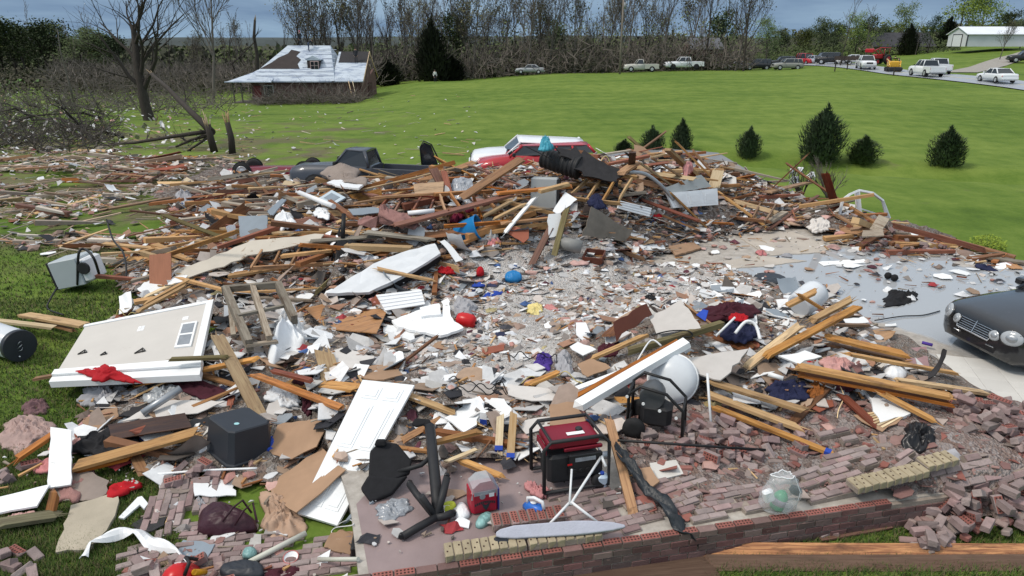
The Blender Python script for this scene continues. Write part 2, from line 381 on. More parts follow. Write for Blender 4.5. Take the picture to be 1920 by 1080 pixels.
 # slab, drive, road
M_CONC=mat('concrete',(.36,.34,.31),.75,.25,1.6,bump=.15,bscale=60,spots=(.16,.11,.07),spotscale=.7,spotcut=.60,rnd=0)
def slab_material():
 m,t,b=nodemat('wet_floor');L=t.links.new
 tcn=N(t,'ShaderNodeTexCoord')
 n1=N(t,'ShaderNodeTexNoise');n1.inputs['Scale'].default_value=.45;n1.inputs['Detail'].default_value=6;L(tcn.outputs['Object'],n1.inputs['Vector'])
 n2=N(t,'ShaderNodeTexNoise');n2.inputs['Scale'].default_value=5;n2.inputs['Detail'].default_value=8;n2.inputs['Roughness'].default_value=.7;L(tcn.outputs['Object'],n2.inputs['Vector'])
 r=N(t,'ShaderNodeValToRGB');e_=r.color_ramp.elements;e_[0].position=.3;e_[0].color=(.27,.24,.205,1);e_[1].position=.7;e_[1].color=(.50,.46,.41,1);L(n2.outputs[0],r.inputs[0])
 # standing water towards the right-hand side of the floor
 sp_=N(t,'ShaderNodeVectorMath',operation='DISTANCE');L(tcn.outputs['Object'],sp_.inputs[0]);sp_.inputs[1].default_value=(8.6,14.6,0)
 mr=N(t,'ShaderNodeMapRange');L(sp_.outputs['Value'],mr.inputs[0]);mr.inputs[1].default_value=1.0;mr.inputs[2].default_value=5.0;mr.inputs[3].default_value=.28;mr.inputs[4].default_value=-.22
 s=N(t,'ShaderNodeMath',operation='ADD');L(n1.outputs[0],s.inputs[0]);L(mr.outputs[0],s.inputs[1])
 wr=N(t,'ShaderNodeValToRGB');wr.color_ramp.elements[0].position=.46;wr.color_ramp.elements[1].position=.52;L(s.outputs[0],wr.inputs[0])
 mx=N(t,'ShaderNodeMix',data_type='RGBA');L(wr.outputs[0],mx.inputs[0]);L(r.outputs[0],mx.inputs[6]);mx.inputs[7].default_value=(.37,.385,.40,1)  # pale blue-grey paints a brighter sky reflection into the water's base colour
 L(mx.outputs[2],b.inputs['Base Color'])
 rg=N(t,'ShaderNodeMapRange');L(wr.outputs[0],rg.inputs[0]);rg.inputs[3].default_value=.55;rg.inputs[4].default_value=.04;L(rg.outputs[0],b.inputs['Roughness'])
 b.inputs['Specular IOR Level'].default_value=.5
 bs=N(t,'ShaderNodeMapRange');L(wr.outputs[0],bs.inputs[0]);bs.inputs[3].default_value=.35;bs.inputs[4].default_value=.0
 bp=N(t,'ShaderNodeBump');bp.inputs['Distance'].default_value=.02;L(bs.outputs[0],bp.inputs['Strength']);L(n2.outputs[0],bp.inputs['Height']);L(bp.outputs[0],b.inputs['Normal'])
 return m
sb=MB();sb.prism([(p.x,p.y)for p in SLAB],-.45,0.0)
sb.build('floor_slab',slab_material(),kind='structure')
def sheet_on_ground(name,pxs,up,m,kind='structure',fn=GR):
 b=MB();pts=[fn(x,y)for x,y in pxs]
 b.v=[(p.x,p.y,p.z+up)for p in pts];b.face(tuple(range(len(pts))))
 return b.build(name,m,kind=kind)
M_PAINTF=mat('painted_floor',(.27,.205,.20),.45,.2,1.2,bump=.1,spots=(.3,.22,.2),spotscale=1.1,spotcut=.62,rnd=0)
# porch floor, mauve painted concrete, left of the fallen brickwork
pb=MB();PORCH=[plane_px(x,y,.004)for x,y in[(692,1078),(1180,1006),(1120,860),(760,850),(668,945)]]
pb.v=[tuple(p)for p in PORCH];pb.face((0,1,2,3,4));pb.build('porch_floor',M_PAINTF,kind='structure')
# driveway behind the heap
M_DRIVE=mat('driveway',(.20,.205,.215),.5,.2,.9,bump=.1,rnd=0)
db=MB();pts=[GR(x,y)for x,y in[(1120,293),(1238,289),(1345,306),(1430,340),(1385,362),(1230,345),(1060,320)]]
cx=sum((p for p in pts),Vector())/len(pts)
db.v=[(p.x,p.y,-.30)for p in pts]+[(p.x,p.y,-.6)for p in pts];n=len(pts)
db.face(tuple(reversed(range(n))));[db.face((i,(i+1)%n,n+(i+1)%n,n+i))for i in range(n)]
db.build('driveway',M_DRIVE,kind='structure')
M_ROAD=mat('road_asphalt',(.34,.36,.39),.35,.12,.4,bump=.05,rnd=0)
M_GRAVEL=mat('gravel_drive',(.30,.28,.25),.9,.25,3,bump=.2,rnd=0)
M_LINE=mat('road_paint',(.7,.62,.25),.6,.1,rnd=0)
def ribbon(name,path,width,up,m,kind='structure',off=0.0,dash=None):
 b=MB();pts=[]
 for i in range(len(path)-1):
  k=max(2,int((path[i+1]-path[i]).length/2.5))
  for j in range(k):pts.append(path[i].lerp(path[i+1],j/k))
 pts.append(path[-1])
 for _ in range(8):pts=[pts[0]]+[(pts[i-1]+pts[i]*2+pts[i+1])/4 for i in range(1,len(pts)-1)]+[pts[-1]]
 for i,p in enumerate(pts):
  d=pts[min(i+1,len(pts)-1)]-pts[max(i-1,0)];d.z=0;d.normalize();nrm=Vector((-d.y,d.x,0))
  for s in(-.5,-.17,.17,.5):
   q=p+nrm*(s*width+off);b.v.append((q.x,q.y,hground(q.x,q.y)+up))
 for i in range(len(pts)-1):
  for k in range(3):b.face((i*4+k,i*4+k+1,i*4+k+5,i*4+k+4))
 o=b.build(name,m,kind=kind)
 return o
RP=[(2150,58),(2000,70),(1868,79),(1745,90),(1640,108),(1560,124),(1480,140),(1380,156),(1250,170)]
ROADP=[gp(px,Y)for px,Y in RP]
ribbon('road',ROADP,6.4,.10,M_ROAD)
ribbon('road_marking',ROADP,.16,.108,M_LINE)
ribbon('gravel_path',[gp(1800,96),gp(1850,108),gp(1925,128),gp(2000,150)],4.0,.08,M_GRAVEL)
# trees
M_BARK=mat('dark_bark',(.048,.040,.034),.9,.35,3,bump=.4,bscale=12,stretch=(4,4,.7))
M_BARKG=mat('grey_bark',(.13,.115,.10),.9,.3,3,bump=.3,bscale=12)
M_TWIG=mat('twigs',(.118,.102,.088),.9,.3,2,rnd=.4)
M_SPLIT=wood('split_heartwood',(.42,.28,.15),(.62,.46,.28),.8,stain=(.25,.16,.1))
M_LEAF=mat('spring_leaves',(.11,.17,.035),.7,.35,.8,hue=.03,rnd=.3,spec=.15)
M_LEAFD=mat('dull_woodland_leaves',(.062,.085,.030),.8,.35,.6,hue=.03,rnd=.3,spec=.1)
M_BUD=mat('swelling_buds',(.12,.115,.05),.8,.3,1,hue=.02,rnd=.3,spec=.1)
M_JUNI=mat('juniper_needles',(.066,.098,.042),.8,.6,2.5,hue=.02,rnd=.25,spec=.1)
M_CEDAR=mat('dark_cedar',(.030,.034,.022),.85,.3,2,rnd=.2,spec=.1)
def rdir(r,d,ang):
 o=d.orthogonal().normalized();o=Matrix.Rotation(r.uniform(0,6.283),3,d) @ o
 return(d*math.cos(ang)+o*math.sin(ang)).normalized()
def grow(r,p,d,L,rad,lvl,maxl,out,P):
 k=5 if lvl==0 else 4 if lvl==1 else 3
 pts=[p];dirs=[d];q=p.copy();dd=d.copy()
 for i in range(k):
  w_=P.get('wob',.12)*(1 if lvl else .5)
  dd=(dd+Vector((r.gauss(0,w_),r.gauss(0,w_),r.gauss(0,w_)+P.get('up',.06)*(lvl>0)))).normalized()
  q=q+dd*(L/k);pts.append(q.copy());dirs.append(dd.copy())
 end=P.get('taper',.35)if lvl==0 else .25
 rs=[rad*lerp(1,end,i/k)for i in range(k+1)]
 out.append((lvl,pts,rs))
 if lvl>=maxl:return
 nch=P['n'][lvl]
 for c in range(nch):
  t=lerp(P.get('start',.35)if lvl==0 else .2,1.0,(c+r.random())/nch)
  i=min(k-1,int(t*k));f=t*k-i
  pos=pts[i].lerp(pts[i+1],f);rr=lerp(rs[i],rs[i+1],f)
  a=r.uniform(*P.get('ang',(.45,.95)))
  nd=rdir(r,dirs[i],a);nd.z+=P.get('lift',.15);nd.normalize()
  grow(r,pos,nd,L*r.uniform(*P.get('len',(.42,.68)))*(1.15-.45*t),max(P.get('rmin',.006),rr*r.uniform(.45,.65)),lvl+1,maxl,out,P)
def tree_meshes(seed,H,rad,P,maxl=3,leaves=0,leafsize=.3,lm=None,bark=None,twig=None):
 r=random.Random(seed);br=[]
 grow(r,Vector((0,0,-.3)),Vector((r.gauss(0,.05),r.gauss(0,.05),1)).normalized(),H*P.get('trunk',.7),rad,0,maxl,br,P)
 t=MB();c=MB()
 for(l,pts,rs)in br:
  (t if l<2 else c).tube(pts,rs,7 if l==0 else 5 if l==1 else 3,cap=False,smooth=True)
 tips=[(pts[-1],pts[-2])for(l,pts,rs)in br if l>=maxl-1]
 lf=MB()
 for i in range(leaves):
  p=r.choice(tips);q=p[0].lerp(p[1],r.random())+Vector((r.gauss(0,1),r.gauss(0,1),r.gauss(0,.8)))*leafsize*1.6
  a=Vector((r.gauss(0,1),r.gauss(0,1),r.gauss(0,1))).normalized();b_=a.orthogonal().normalized();s=leafsize*r.uniform(.5,1.2)
  o=len(lf.v);lf.v+=[tuple(q-a*s*.5),tuple(q+b_*s*.3),tuple(q+a*s*.5),tuple(q-b_*s*.3)];lf.face((o,o+1,o+2,o+3))
 return(t.mesh('trunk',bark or M_BARK),c.mesh('crown',twig or M_TWIG)if c.v else None,lf.mesh('leaves',lm)if lf.v else None)
def place_tree(name,meshes,loc,rz,s,label,group=None,sz=None,tilt=(0,0)):
 M=Matrix.Translation(loc) @ Matrix.Rotation(tilt[0],4,'X') @ Matrix.Rotation(tilt[1],4,'Y') @ Matrix.Rotation(rz,4,'Z') @ Matrix.Diagonal((s,s,sz or s,1))
 o=thing(name,label,'tree',M,group)
 for nm,me in zip(('trunk','crown','leaves'),meshes):
  if me:c=bpy.data.objects.new(nm,me);COL.objects.link(c);c.parent=o
 return o
PB=dict(n=[9,6,6],ang=(.35,.9),len=(.4,.66),lift=.26,wob=.10,start=.28,trunk=.8,rmin=.03,taper=.3)
BARE=[tree_meshes(100+i,12,.2,dict(PB,n=[9+i%3,6,6 if i%2 else 5],start=.22+.06*(i%3)),3,leaves=0 if i%2 else 900,leafsize=.3,lm=M_BUD,bark=M_BARKG if i%3 else M_BARK)for i in range(6)]
PT=dict(n=[7,4,4],ang=(.25,.6),len=(.25,.45),lift=.3,wob=.07,start=.45,trunk=.92,rmin=.028,taper=.2)
THIN=[tree_meshes(200+i,12,.12,PT,3,bark=M_BARKG if i%2 else M_BARK)for i in range(4)]
PL=dict(n=[8,6,4],ang=(.5,1.1),len=(.4,.62),lift=.25,wob=.12,start=.2,trunk=.75,rmin=.015)
LEAFY=[tree_meshes(300+i,12,.18,PL,3,leaves=2600,leafsize=.42,lm=M_LEAF)for i in range(3)]
LEAFYD=[tree_meshes(330+i,10,.16,PL,3,leaves=2300,leafsize=.45,lm=M_LEAFD)for i in range(3)]
def topped(px,ytop,Y,H0):
 p=gp(px,Y);z=at_depth(px,ytop,Y).z;return p,(z-p.z)/H0
T=[]
# (px, top py, depth, variant list, label)
TREES=[(600,-6,128,BARE,'bare tree rising right behind the dormer roof of the damaged house'),(625,2,135,THIN,'thin bare tree just right of the tree behind the dormer roof'),(668,-22,130,BARE,'tall bare tree standing behind the gable end of the damaged house'),(702,22,128,BARE,'shorter bare tree just right of the gable end of the house'),(733,40,135,THIN,'slim bare tree halfway between the gable end and the dark cedar'),(762,8,128,BARE,'broad twiggy bare tree left of the dark cedar'),(786,12,122,BARE,'bare tree touching the left side of the dark cedar'),(850,18,134,LEAFYD,'bare tree with thin grey-green haze right of the dark cedar'),(886,-20,126,BARE,'tall forked bare tree right of the dark cedar'),(917,26,130,THIN,'snapped thin bare tree between the cedar and the silver car'),(944,-10,138,BARE,'bare tree behind the brush left of the silver car'),(985,-30,124,BARE,'tall dark bare tree directly above the silver car in the brush'),(1014,-18,128,BARE,'bare tree just right of the silver car in the brush'),(1040,30,140,LEAFYD,'low greening tree behind the brush right of the silver car'),(1078,-14,126,BARE,'bare tree between the silver car and the utility pole'),(1098,20,133,THIN,'slim bare tree between silver car and utility pole, the farther one'),(1134,-5,129,BARE,'upright bare tree just left of the utility pole'),(1170,-36,126,BARE,'tall dense bare tree right behind the utility pole'),(1207,-10,131,BARE,'spreading bare tree above the beige pickup'),(1240,-26,128,BARE,'tall bare tree between the two parked pickups'),(1290,-20,138,BARE,'bare tree above the cab of the white crew pickup'),(1318,-34,126,BARE,'tall thick bare tree left of the small grey-roofed house'),(1350,10,141,LEAFYD,'greening tree behind the small grey-roofed house'),(1378,-20,122,BARE,'dark bare tree standing right of the small grey-roofed house'),(1394,-40,119,BARE,'tallest bare tree at the right end of the bare treeline'),(1437,40,150,LEAFY,'small fresh green tree right of the bare treeline'),(1463,46,190,LEAFYD,'distant rounded grey-green tree behind the dark SUV'),(1503,44,175,LEAFYD,'hazy greening tree behind the red truck'),(1534,28,165,LEAFYD,'tall greening tree behind the silver-blue car'),(1560,30,160,LEAFYD,'greening tree behind the tall broken bare tree'),(1602,30,150,LEAFY,'wide greening tree left of the dark-roofed house'),(1625,24,160,LEAFYD,'greening tree above the left end of the dark-roofed house'),(1652,40,185,LEAFYD,'low distant tree behind the dark-roofed house ridge'),(1692,14,165,LEAFY,'tall rounded green tree above the dark-roofed house'),(1738,34,150,LEAFY,'green tree right of the dark-roofed house'),(1716,40,148,THIN,'thin dark tree at the right end of the dark-roofed house'),(1790,-30,175,LEAFY,'large green tree left of the white metal building'),(1838,-28,180,LEAFY,'large green tree directly behind the white metal building'),(1888,10,160,LEAFYD,'brownish budding tree above the right end of the white metal building'),(1912,14,140,LEAFYD,'budding tree at the far right edge above the dark car'),(1874,44,118,BARE,'small bare ornamental tree in front of the white metal building'),(400,-60,98,BARE,'tall bare tree left of the damaged house behind the big dark tree'),(1575,6,118,THIN,'thin bare snag beside the tall broken bare tree'),(1622,24,132,THIN,'bare snag with one bent limb left of the dark-roofed house'),(175,28,190,THIN,'thin bare tree at the edge of the woods left of the big dark tree'),(75,22,185,THIN,'thin bare tree standing above the woods at the left edge'),(320,40,150,THIN,'thin bare stem right of the big dark tree'),(455,40,120,THIN,'slender bare stem between the tall bare tree and the snag'),(540,50,118,THIN,'slender stripped stem behind the hip of the damaged roof'),(588,38,140,THIN,'slender stripped stem behind the roof workers'),]
tr=random.Random(5)
for i,(px,top,Y,var,lab)in enumerate(TREES):
 p,s=topped(px,top,Y,11.5)
 nm='bare_tree' if var in(BARE,THIN)else 'leafy_tree'
 place_tree(nm,var[i%len(var)],p,tr.uniform(0,6.28),s*.82 if var is BARE else s,lab,'trees along the far edge of the field',sz=s*1.02)
for i in range(10):
 px=[-30,8,32,55,92,118,150,182,205,235][i];top=[36,30,38,34,44,38,50,58,62,66][i]
 p,s=topped(px,top,175+7*(i%3),10);place_tree('leafy_tree',LEAFYD[i%3],p,i*1.3,s*1.25,['dark green woodland tree, %s, behind the far pale field'%w_ for w_ in('cut by the left edge','second from the left','third from the left','fourth from the left','fifth from the left','middle one','fourth from the right end','third from the right end','second from the right end','lowest, at the right end')][i],'woodland trees behind the far pale field',sz=s)
 # big dark tree at the left, with heavy limbs
PBIG=dict(n=[10,5,3],ang=(.5,1.0),len=(.6,.92),lift=.22,wob=.15,start=.30,trunk=.66,rmin=.02,taper=.4)
big=tree_meshes(43,12.5,.5,PBIG,3,bark=M_BARK,twig=M_BARK)
p=gp(281,62);BT=place_tree('bare_tree',big,p,2.2,1.0,'big dark bare tree with heavy limbs standing alone on the left lawn',None)
# snapped snag left of the house, and dark cedar
def stump(name,label,path,r0,r1,m=M_BARK,splinter=True,branches=0,seed=1,group=None):
 r=random.Random(seed);root=thing(name,label,'tree',Matrix.Translation(path[0]),group);p0=path[0]
 b=MB();n=len(path);pts=[q-p0 for q in path]
 rs=[lerp(r0,r1,i/(n-1))for i in range(n)];b.tube(pts,rs,8)
 d0=(pts[-1]-pts[-2]).normalized()
 b.build('trunk',m,root)
 if splinter:
  s=MB()
  for k in range(7):
   a=rdir(r,d0,r.uniform(.05,.35));q=pts[-1]+rdir(r,d0,1.57)*r1*.6;s.tube([q-d0*.2,q+a*r1*r.uniform(1.5,5)],[r1*.35,.01],4)
  s.build('splinters',M_SPLIT,root)
 if branches:
  s=MB()
  for k in range(branches):
   t=r.uniform(.25,1);i=min(n-2,int(t*(n-1)));q=pts[i].lerp(pts[i+1],t*(n-1)-i)
   br=[];grow(r,q,rdir(r,d0,r.uniform(.5,1.1)),r.uniform(.8,2.2),rs[i]*.4,1,2,br,dict(n=[4,4,3],wob=.15,rmin=.01))
   for(l,pp,rr)in br:s.tube(pp,rr,4,cap=False)
  s.build('crown',m,root)
 return root
p=gp(488,103)
stump('snapped_tree','snapped dark tree rising behind the left hip of the damaged roof',[p,p+Vector((-.1,0,3)),p+Vector((.25,0,5.5)),p+Vector((.1,0,8)),p+Vector((.5,0,10.2))],.38,.16,branches=3,seed=4)
# brush and thickets: uncountable masses of broken stems
def brush(name,label,n,region,length,rad,m,seed,up=.4,curve=.3,cat='brush'):
 r=random.Random(seed);b=MB()
 for i in range(n):
  p=region(r);L=r.uniform(*length);d=Vector((r.gauss(0,1),r.gauss(0,1),r.uniform(-.15,1)*up*2)).normalized()
  d2=(d+Vector((r.gauss(0,curve),r.gauss(0,curve),r.gauss(0,curve)))).normalized();q=p+d*L*.5;e_=q+d2*L*.5
  e_.z=max(e_.z,hground(e_.x,e_.y)+.03);rr=r.uniform(*rad)
  b.tube([p,q,e_],[rr,rr*.7,rr*.25],3,cap=False,smooth=False)
  if r.random()<.8:
   for k in range(2):
    a=p.lerp(e_,r.uniform(.3,.9));b.tube([a,a+(rdir(r,d,.7))*L*.4],[rr*.5,rr*.15],3,cap=False,smooth=False)
 return b.build(name,m,label=label,cat=cat,kind='stuff')
def px_region(x0,x1,Y0,Y1,hz=1.0,powr=1.0):
 def f(r):
  Y=r.uniform(Y0,Y1);p=gp(r.uniform(x0,x1),Y);p.z+=hz*(.62+.6*noise.noise(Vector((p.x*.11,p.y*.05,3))))*r.random()**powr;return p
 return f
brush('woods','grey brown tangle of broken woodland below the bare trees',4200,px_region(690,1410,120,158,5.5,1.2),(1.5,5.0),(.04,.10),M_TWIG,7,up=1.2,cat='woods')
brush('woods','shredded brown woodland behind the damaged house and big tree',4200,px_region(100,720,106,158,4.2,1.2),(1.5,4.0),(.04,.09),M_TWIG,8,up=1.0,cat='woods')
brush('brush','tangled fallen branches heaped along the left edge of the yard',800,px_region(-80,215,38,60,.8,2),(.8,2.4),(.012,.045),M_TWIG,9,up=.5)
brush('brush','broken branches strewn left of the big dark tree',1200,px_region(-120,430,64,104,1.3,1.5),(1.0,3.0),(.02,.055),M_TWIG,10,up=.7)
brush('brush','dark uprooted branches piled against the front of the damaged house',800,px_region(480,680,81,86,1.3,1.4),(1.0,3.0),(.015,.05),M_TWIG,12,up=.4)
# understorey leaves
def leafmass(name,label,n,region,size,m,seed,cat='undergrowth'):
 r=random.Random(seed);b=MB()
 for i in range(n):
  q=region(r);a=Vector((r.gauss(0,1),r.gauss(0,1),r.gauss(0,1))).normalized();c=a.orthogonal().normalized();s=r.uniform(*size);o=len(b.v)
  b.v+=[tuple(q-a*s*.5),tuple(q+c*s*.35),tuple(q+a*s*.5),tuple(q-c*s*.35)];b.face((o,o+1,o+2,o+3))
 return b.build(name,m,label=label,cat=cat,kind='stuff')
leafmass('undergrowth','dark undergrowth at the foot of the bare treeline',12000,px_region(700,1400,124,160,7.5,1.5),(.3,.9),mat('undergrowth',(.050,.054,.032),.9,.4,.5,rnd=0),21)
leafmass('undergrowth','dull brown green undergrowth behind the damaged house',9000,px_region(-60,720,110,165,4.2,1.5),(.3,.7),mat('undergrowth_brown',(.058,.052,.034),.9,.4,.5,rnd=0),22)
leafmass('foliage','thin spring green foliage scattered through the bare treeline',5200,px_region(700,1410,124,165,13,.8),(.25,.6),mat('spring_haze',(.10,.125,.05),.8,.3,.3,rnd=0),27)
leafmass('undergrowth','green hedge growth behind the parked vehicles on the road',5000,px_region(1400,1800,150,185,4.0,1.3),(.4,.8),M_LEAFD,23)
leafmass('woods','dense far woods closing off the view behind the field',24000,px_region(-160,2080,200,270,8.5,.8),(.9,2.2),mat('far_woods',(.060,.062,.040),.9,.45,.12,rnd=0,spots=(.085,.11,.04),spotscale=.05,spotcut=.5),25,'woods')
# far hills
hb=MB();hx=[-2400+i*60 for i in range(81)]
for i,x in enumerate(hx):
 top=8+9*noise.noise(Vector((x*.0016,1.3,0)))+6*noise.noise(Vector((x*.006,4.2,0)))
 hb.v+=[(x,1500,-6),(x,1540,top*1.0),(x,1700,top+6),(x,2000,-6)]
for i in range(80):
 for k in range(3):hb.face((i*4+k,i*4+k+4,i*4+k+5,i*4+k+1),None,True)
hb.build('hills',mat('far_wooded_hills',(.050,.062,.060),.95,.3,.02,rnd=0),kind='structure')
# pale far field at the left edge
ribbon('far_field',[gp(-200,150),gp(85,150)],26,.12,mat('far_field',(.10,.22,.045),.9,.2,.1,rnd=0))
# utility pole
p=gp(1162,112);up_=thing('utility_pole','tall wooden utility pole with bare top behind the field','utility pole',Matrix.Translation(p))
b=MB();b.tube([(0,0,-1),(0,0,6),(.02,0,12.5)],[.17,.15,.12],10);b.build('pole',mat('weathered_pole',(.20,.17,.145),.9,.25,2,stretch=(6,6,.5)),up_)
b=MB();b.box((0,-.1,11.3),(2.2,.1,.12));b.build('crossarm',M_BARKG,up_)
b=MB();b.tube([(.25,0,9.4),(.25,0,10.3)],.2,10);b.build('transformer',mat('grey_metal',(.3,.31,.32),.5),up_)
# junipers
def juniper_mesh(seed,H,W):
 r=random.Random(seed);b=MB()
 plumes=[(.05*W,0,H,W*.12),(-.12*W,.05,H*.93,W*.14)]+[(0,0,H*.84,W*.45)]*6+[(math.cos(a)*W*.26,math.sin(a)*W*.26,H*r.uniform(.5,.8),W*.28)for a in[r.uniform(0,6.28)for _ in range(7)]]
 for i in range(5200):
  px_,py_,h,rad=r.choice(plumes);t=r.random()**.9;rr=rad*1.15*math.sqrt(max(0,1-(2*t-.92)**2/1.17))*r.uniform(.3,1.12);a=r.uniform(0,6.28)
  z=h*t+.05;q=Vector((px_*(1-t*.5)+rr*math.cos(a),py_*(1-t*.5)+rr*math.sin(a),z))
  d=Vector((math.cos(a)*.7,math.sin(a)*.7,r.uniform(.3,1.5))).normalized();s=Vector((-math.sin(a),math.cos(a),r.gauss(0,.3))).normalized();L=r.uniform(.1,.24)*H/2;wd=L*.22
  o=len(b.v);b.v+=[tuple(q-d*L*.4-s*wd),tuple(q-d*L*.4+s*wd),tuple(q+d*L*.6)];b.face((o,o+1,o+2))
 t=MB();t.tube([(0,0,-.2),(0,0,H*.5)],[.06,.03],6)
 for k in range(5):
  a=k*1.25;t.tube([(0,0,.05),(math.cos(a)*W*.25,math.sin(a)*W*.25,H*.4)],[.035,.012],4)
 core=[]
 return t.mesh('trunk',M_BARK),b.mesh('crown',M_JUNI)
JUN=[juniper_mesh(60+i,2.0,1.75)for i in range(3)]
for i,(px,bot,top,wpx,lab)in enumerate([(1170,290,262,38,'small ragged juniper bush, the leftmost of the row behind the heap'),(1221,293,238,50,'dense juniper bush second from the left behind the lumber pile'),(1276,290,226,42,'pointed juniper bush directly behind the leaning lumber'),(1402,296,240,48,'round juniper bush standing alone between the lumber pile and the big juniper'),(1538,304,202,84,'biggest juniper bush with a pointed top'),(1617,306,256,62,'low wide juniper bush just right of the biggest one'),(1770,311,240,66,'rightmost juniper bush standing apart on the field')]):
 p=GR(px,bot);k=mpp(p);H=(bot-top)*k*1.02;W=wpx*k
 M=Matrix.Translation(p) @ Matrix.Rotation(i*1.7,4,'Z') @ Matrix.Diagonal((W/1.75*.95,W/1.75*.95,H/2.0,1))
 o=thing('juniper_bush',lab,'bush',M,'juniper bushes along the swale')
 for nm,me in zip(('trunk','crown'),JUN[i%3]):c=bpy.data.objects.new(nm,me);COL.objects.link(c);c.parent=o
 # dark cedars in the treeline
CED=juniper_mesh(77,2.0,1.5)
for(px,Y,H,W,lab)in[(812,118,9.5,5.5,'tall dark cedar with a torn top left of the middle treeline'),(845,121,4.2,5.0,'low dark cedar at the right foot of the tall one'),(728,114,4.0,4.6,'dark round evergreen right of the gable end'),(1700,150,6,4,'narrow dark evergreen behind the dark-roofed house'),(1772,170,7,5,'dark green evergreen left of the white metal building')]:
 M=Matrix.Translation(gp(px,Y)) @ Matrix.Rotation(px,4,'Z') @ Matrix.Diagonal((W/1.5,W/1.5,H/2,1));o=thing('cedar_tree',lab,'tree',M,'dark evergreens in the treeline')
 for nm,me,m_ in zip(('trunk','crown'),CED,(M_BARK,M_CEDAR)):
  c=bpy.data.objects.new(nm,me);COL.objects.link(c);c.parent=o
  c.material_slots[0].link='OBJECT';c.material_slots[0].material=m_
  # vehicles
M_TYRE=mat('tyre_rubber',(.018,.018,.019),.75,.2,20,rnd=0)
M_RIM=mat('alloy_rim',(.55,.56,.58),.35,.1,20,metal=.6,rnd=0)
M_GLASS=mat('dark_car_glass',(.022,.027,.033),.06,.1,2,rnd=0,spec=.6)
M_BLACKP=mat('black_plastic',(.022,.022,.024),.55,.2,10,rnd=.1)
M_LAMPR=mat('tail_lamp',(.45,.02,.02),.3,.1,rnd=0);M_LAMPW=mat('head_lamp',(.36,.38,.40),.15,.08,12,rnd=0,spec=.6)
M_CHROME=mat('chrome_trim',(.62,.63,.65),.22,.08,10,metal=.9,rnd=0)
def paint(name,c):return mat(name,c,.35,.06,1.5,rnd=0,coat=.35,bump=0)
P_WHITE,P_SILV,P_BEIGE=paint('white_paint',(.72,.74,.76)),paint('silver_paint',(.36,.38,.40)),paint('beige_paint',(.50,.49,.44))
P_BLACK,P_RED,P_GREY=paint('black_paint',(.02,.021,.024)),paint('red_paint',(.40,.02,.03)),paint('grey_green_paint',(.26,.26,.235))
P_DGREY=paint('dark_grey_paint',(.055,.062,.078));P_MAR=paint('maroon_paint',(.16,.012,.03))
def loft(b,rings,col=None,smooth=True,caps=True):
 o=len(b.v);n=len(rings[0])
 for r_ in rings:b.v+=[tuple(q)for q in r_]
 for i in range(len(rings)-1):
  for k in range(n-1):b.face((o+i*n+k,o+(i+1)*n+k,o+(i+1)*n+k+1,o+i*n+k+1),col,smooth)
  b.face((o+i*n+n-1,o+(i+1)*n+n-1,o+(i+1)*n,o+i*n),col,smooth)
 if caps:
  b.face(tuple(o+k for k in range(n)),col);b.face(tuple(o+(len(rings)-1)*n+k for k in reversed(range(n))),col)
def ring(x,zb,zm,zt,wb,wm,wt,cr=.03):
 return[(x,-wb,zb),(x,-wm,zm),(x,-wm*.99,(zm+zt)/2),(x,-wt,zt),(x,-wt*.55,zt+cr),(x,0,zt+cr*1.3),(x,wt*.55,zt+cr),(x,wt,zt),(x,wm*.99,(zm+zt)/2),(x,wm,zm),(x,wb,zb)]
def wheel(root,x,y,r,side,wd=.22,rimmat=None,z=None):
 b=MB();M=Matrix.Translation((x,y,r if z is None else z)) @ Matrix.Rotation(-math.pi/2*side,4,'X')
 b.lathe([(r*.62,-wd*.5),(r*.93,-wd*.5),(r,-wd*.35),(r,wd*.35),(r*.93,wd*.5),(r*.62,wd*.5)],20,M);o=b.build('wheel',M_TYRE,root)
 c=MB();c.lathe([(r*.6,wd*.4),(r*.61,wd*.53),(r*.55,wd*.54),(r*.5,wd*.51),(r*.18,wd*.53),(r*.12,wd*.58)],20,M)
 c.build('rim',rimmat or M_RIM,o);return o
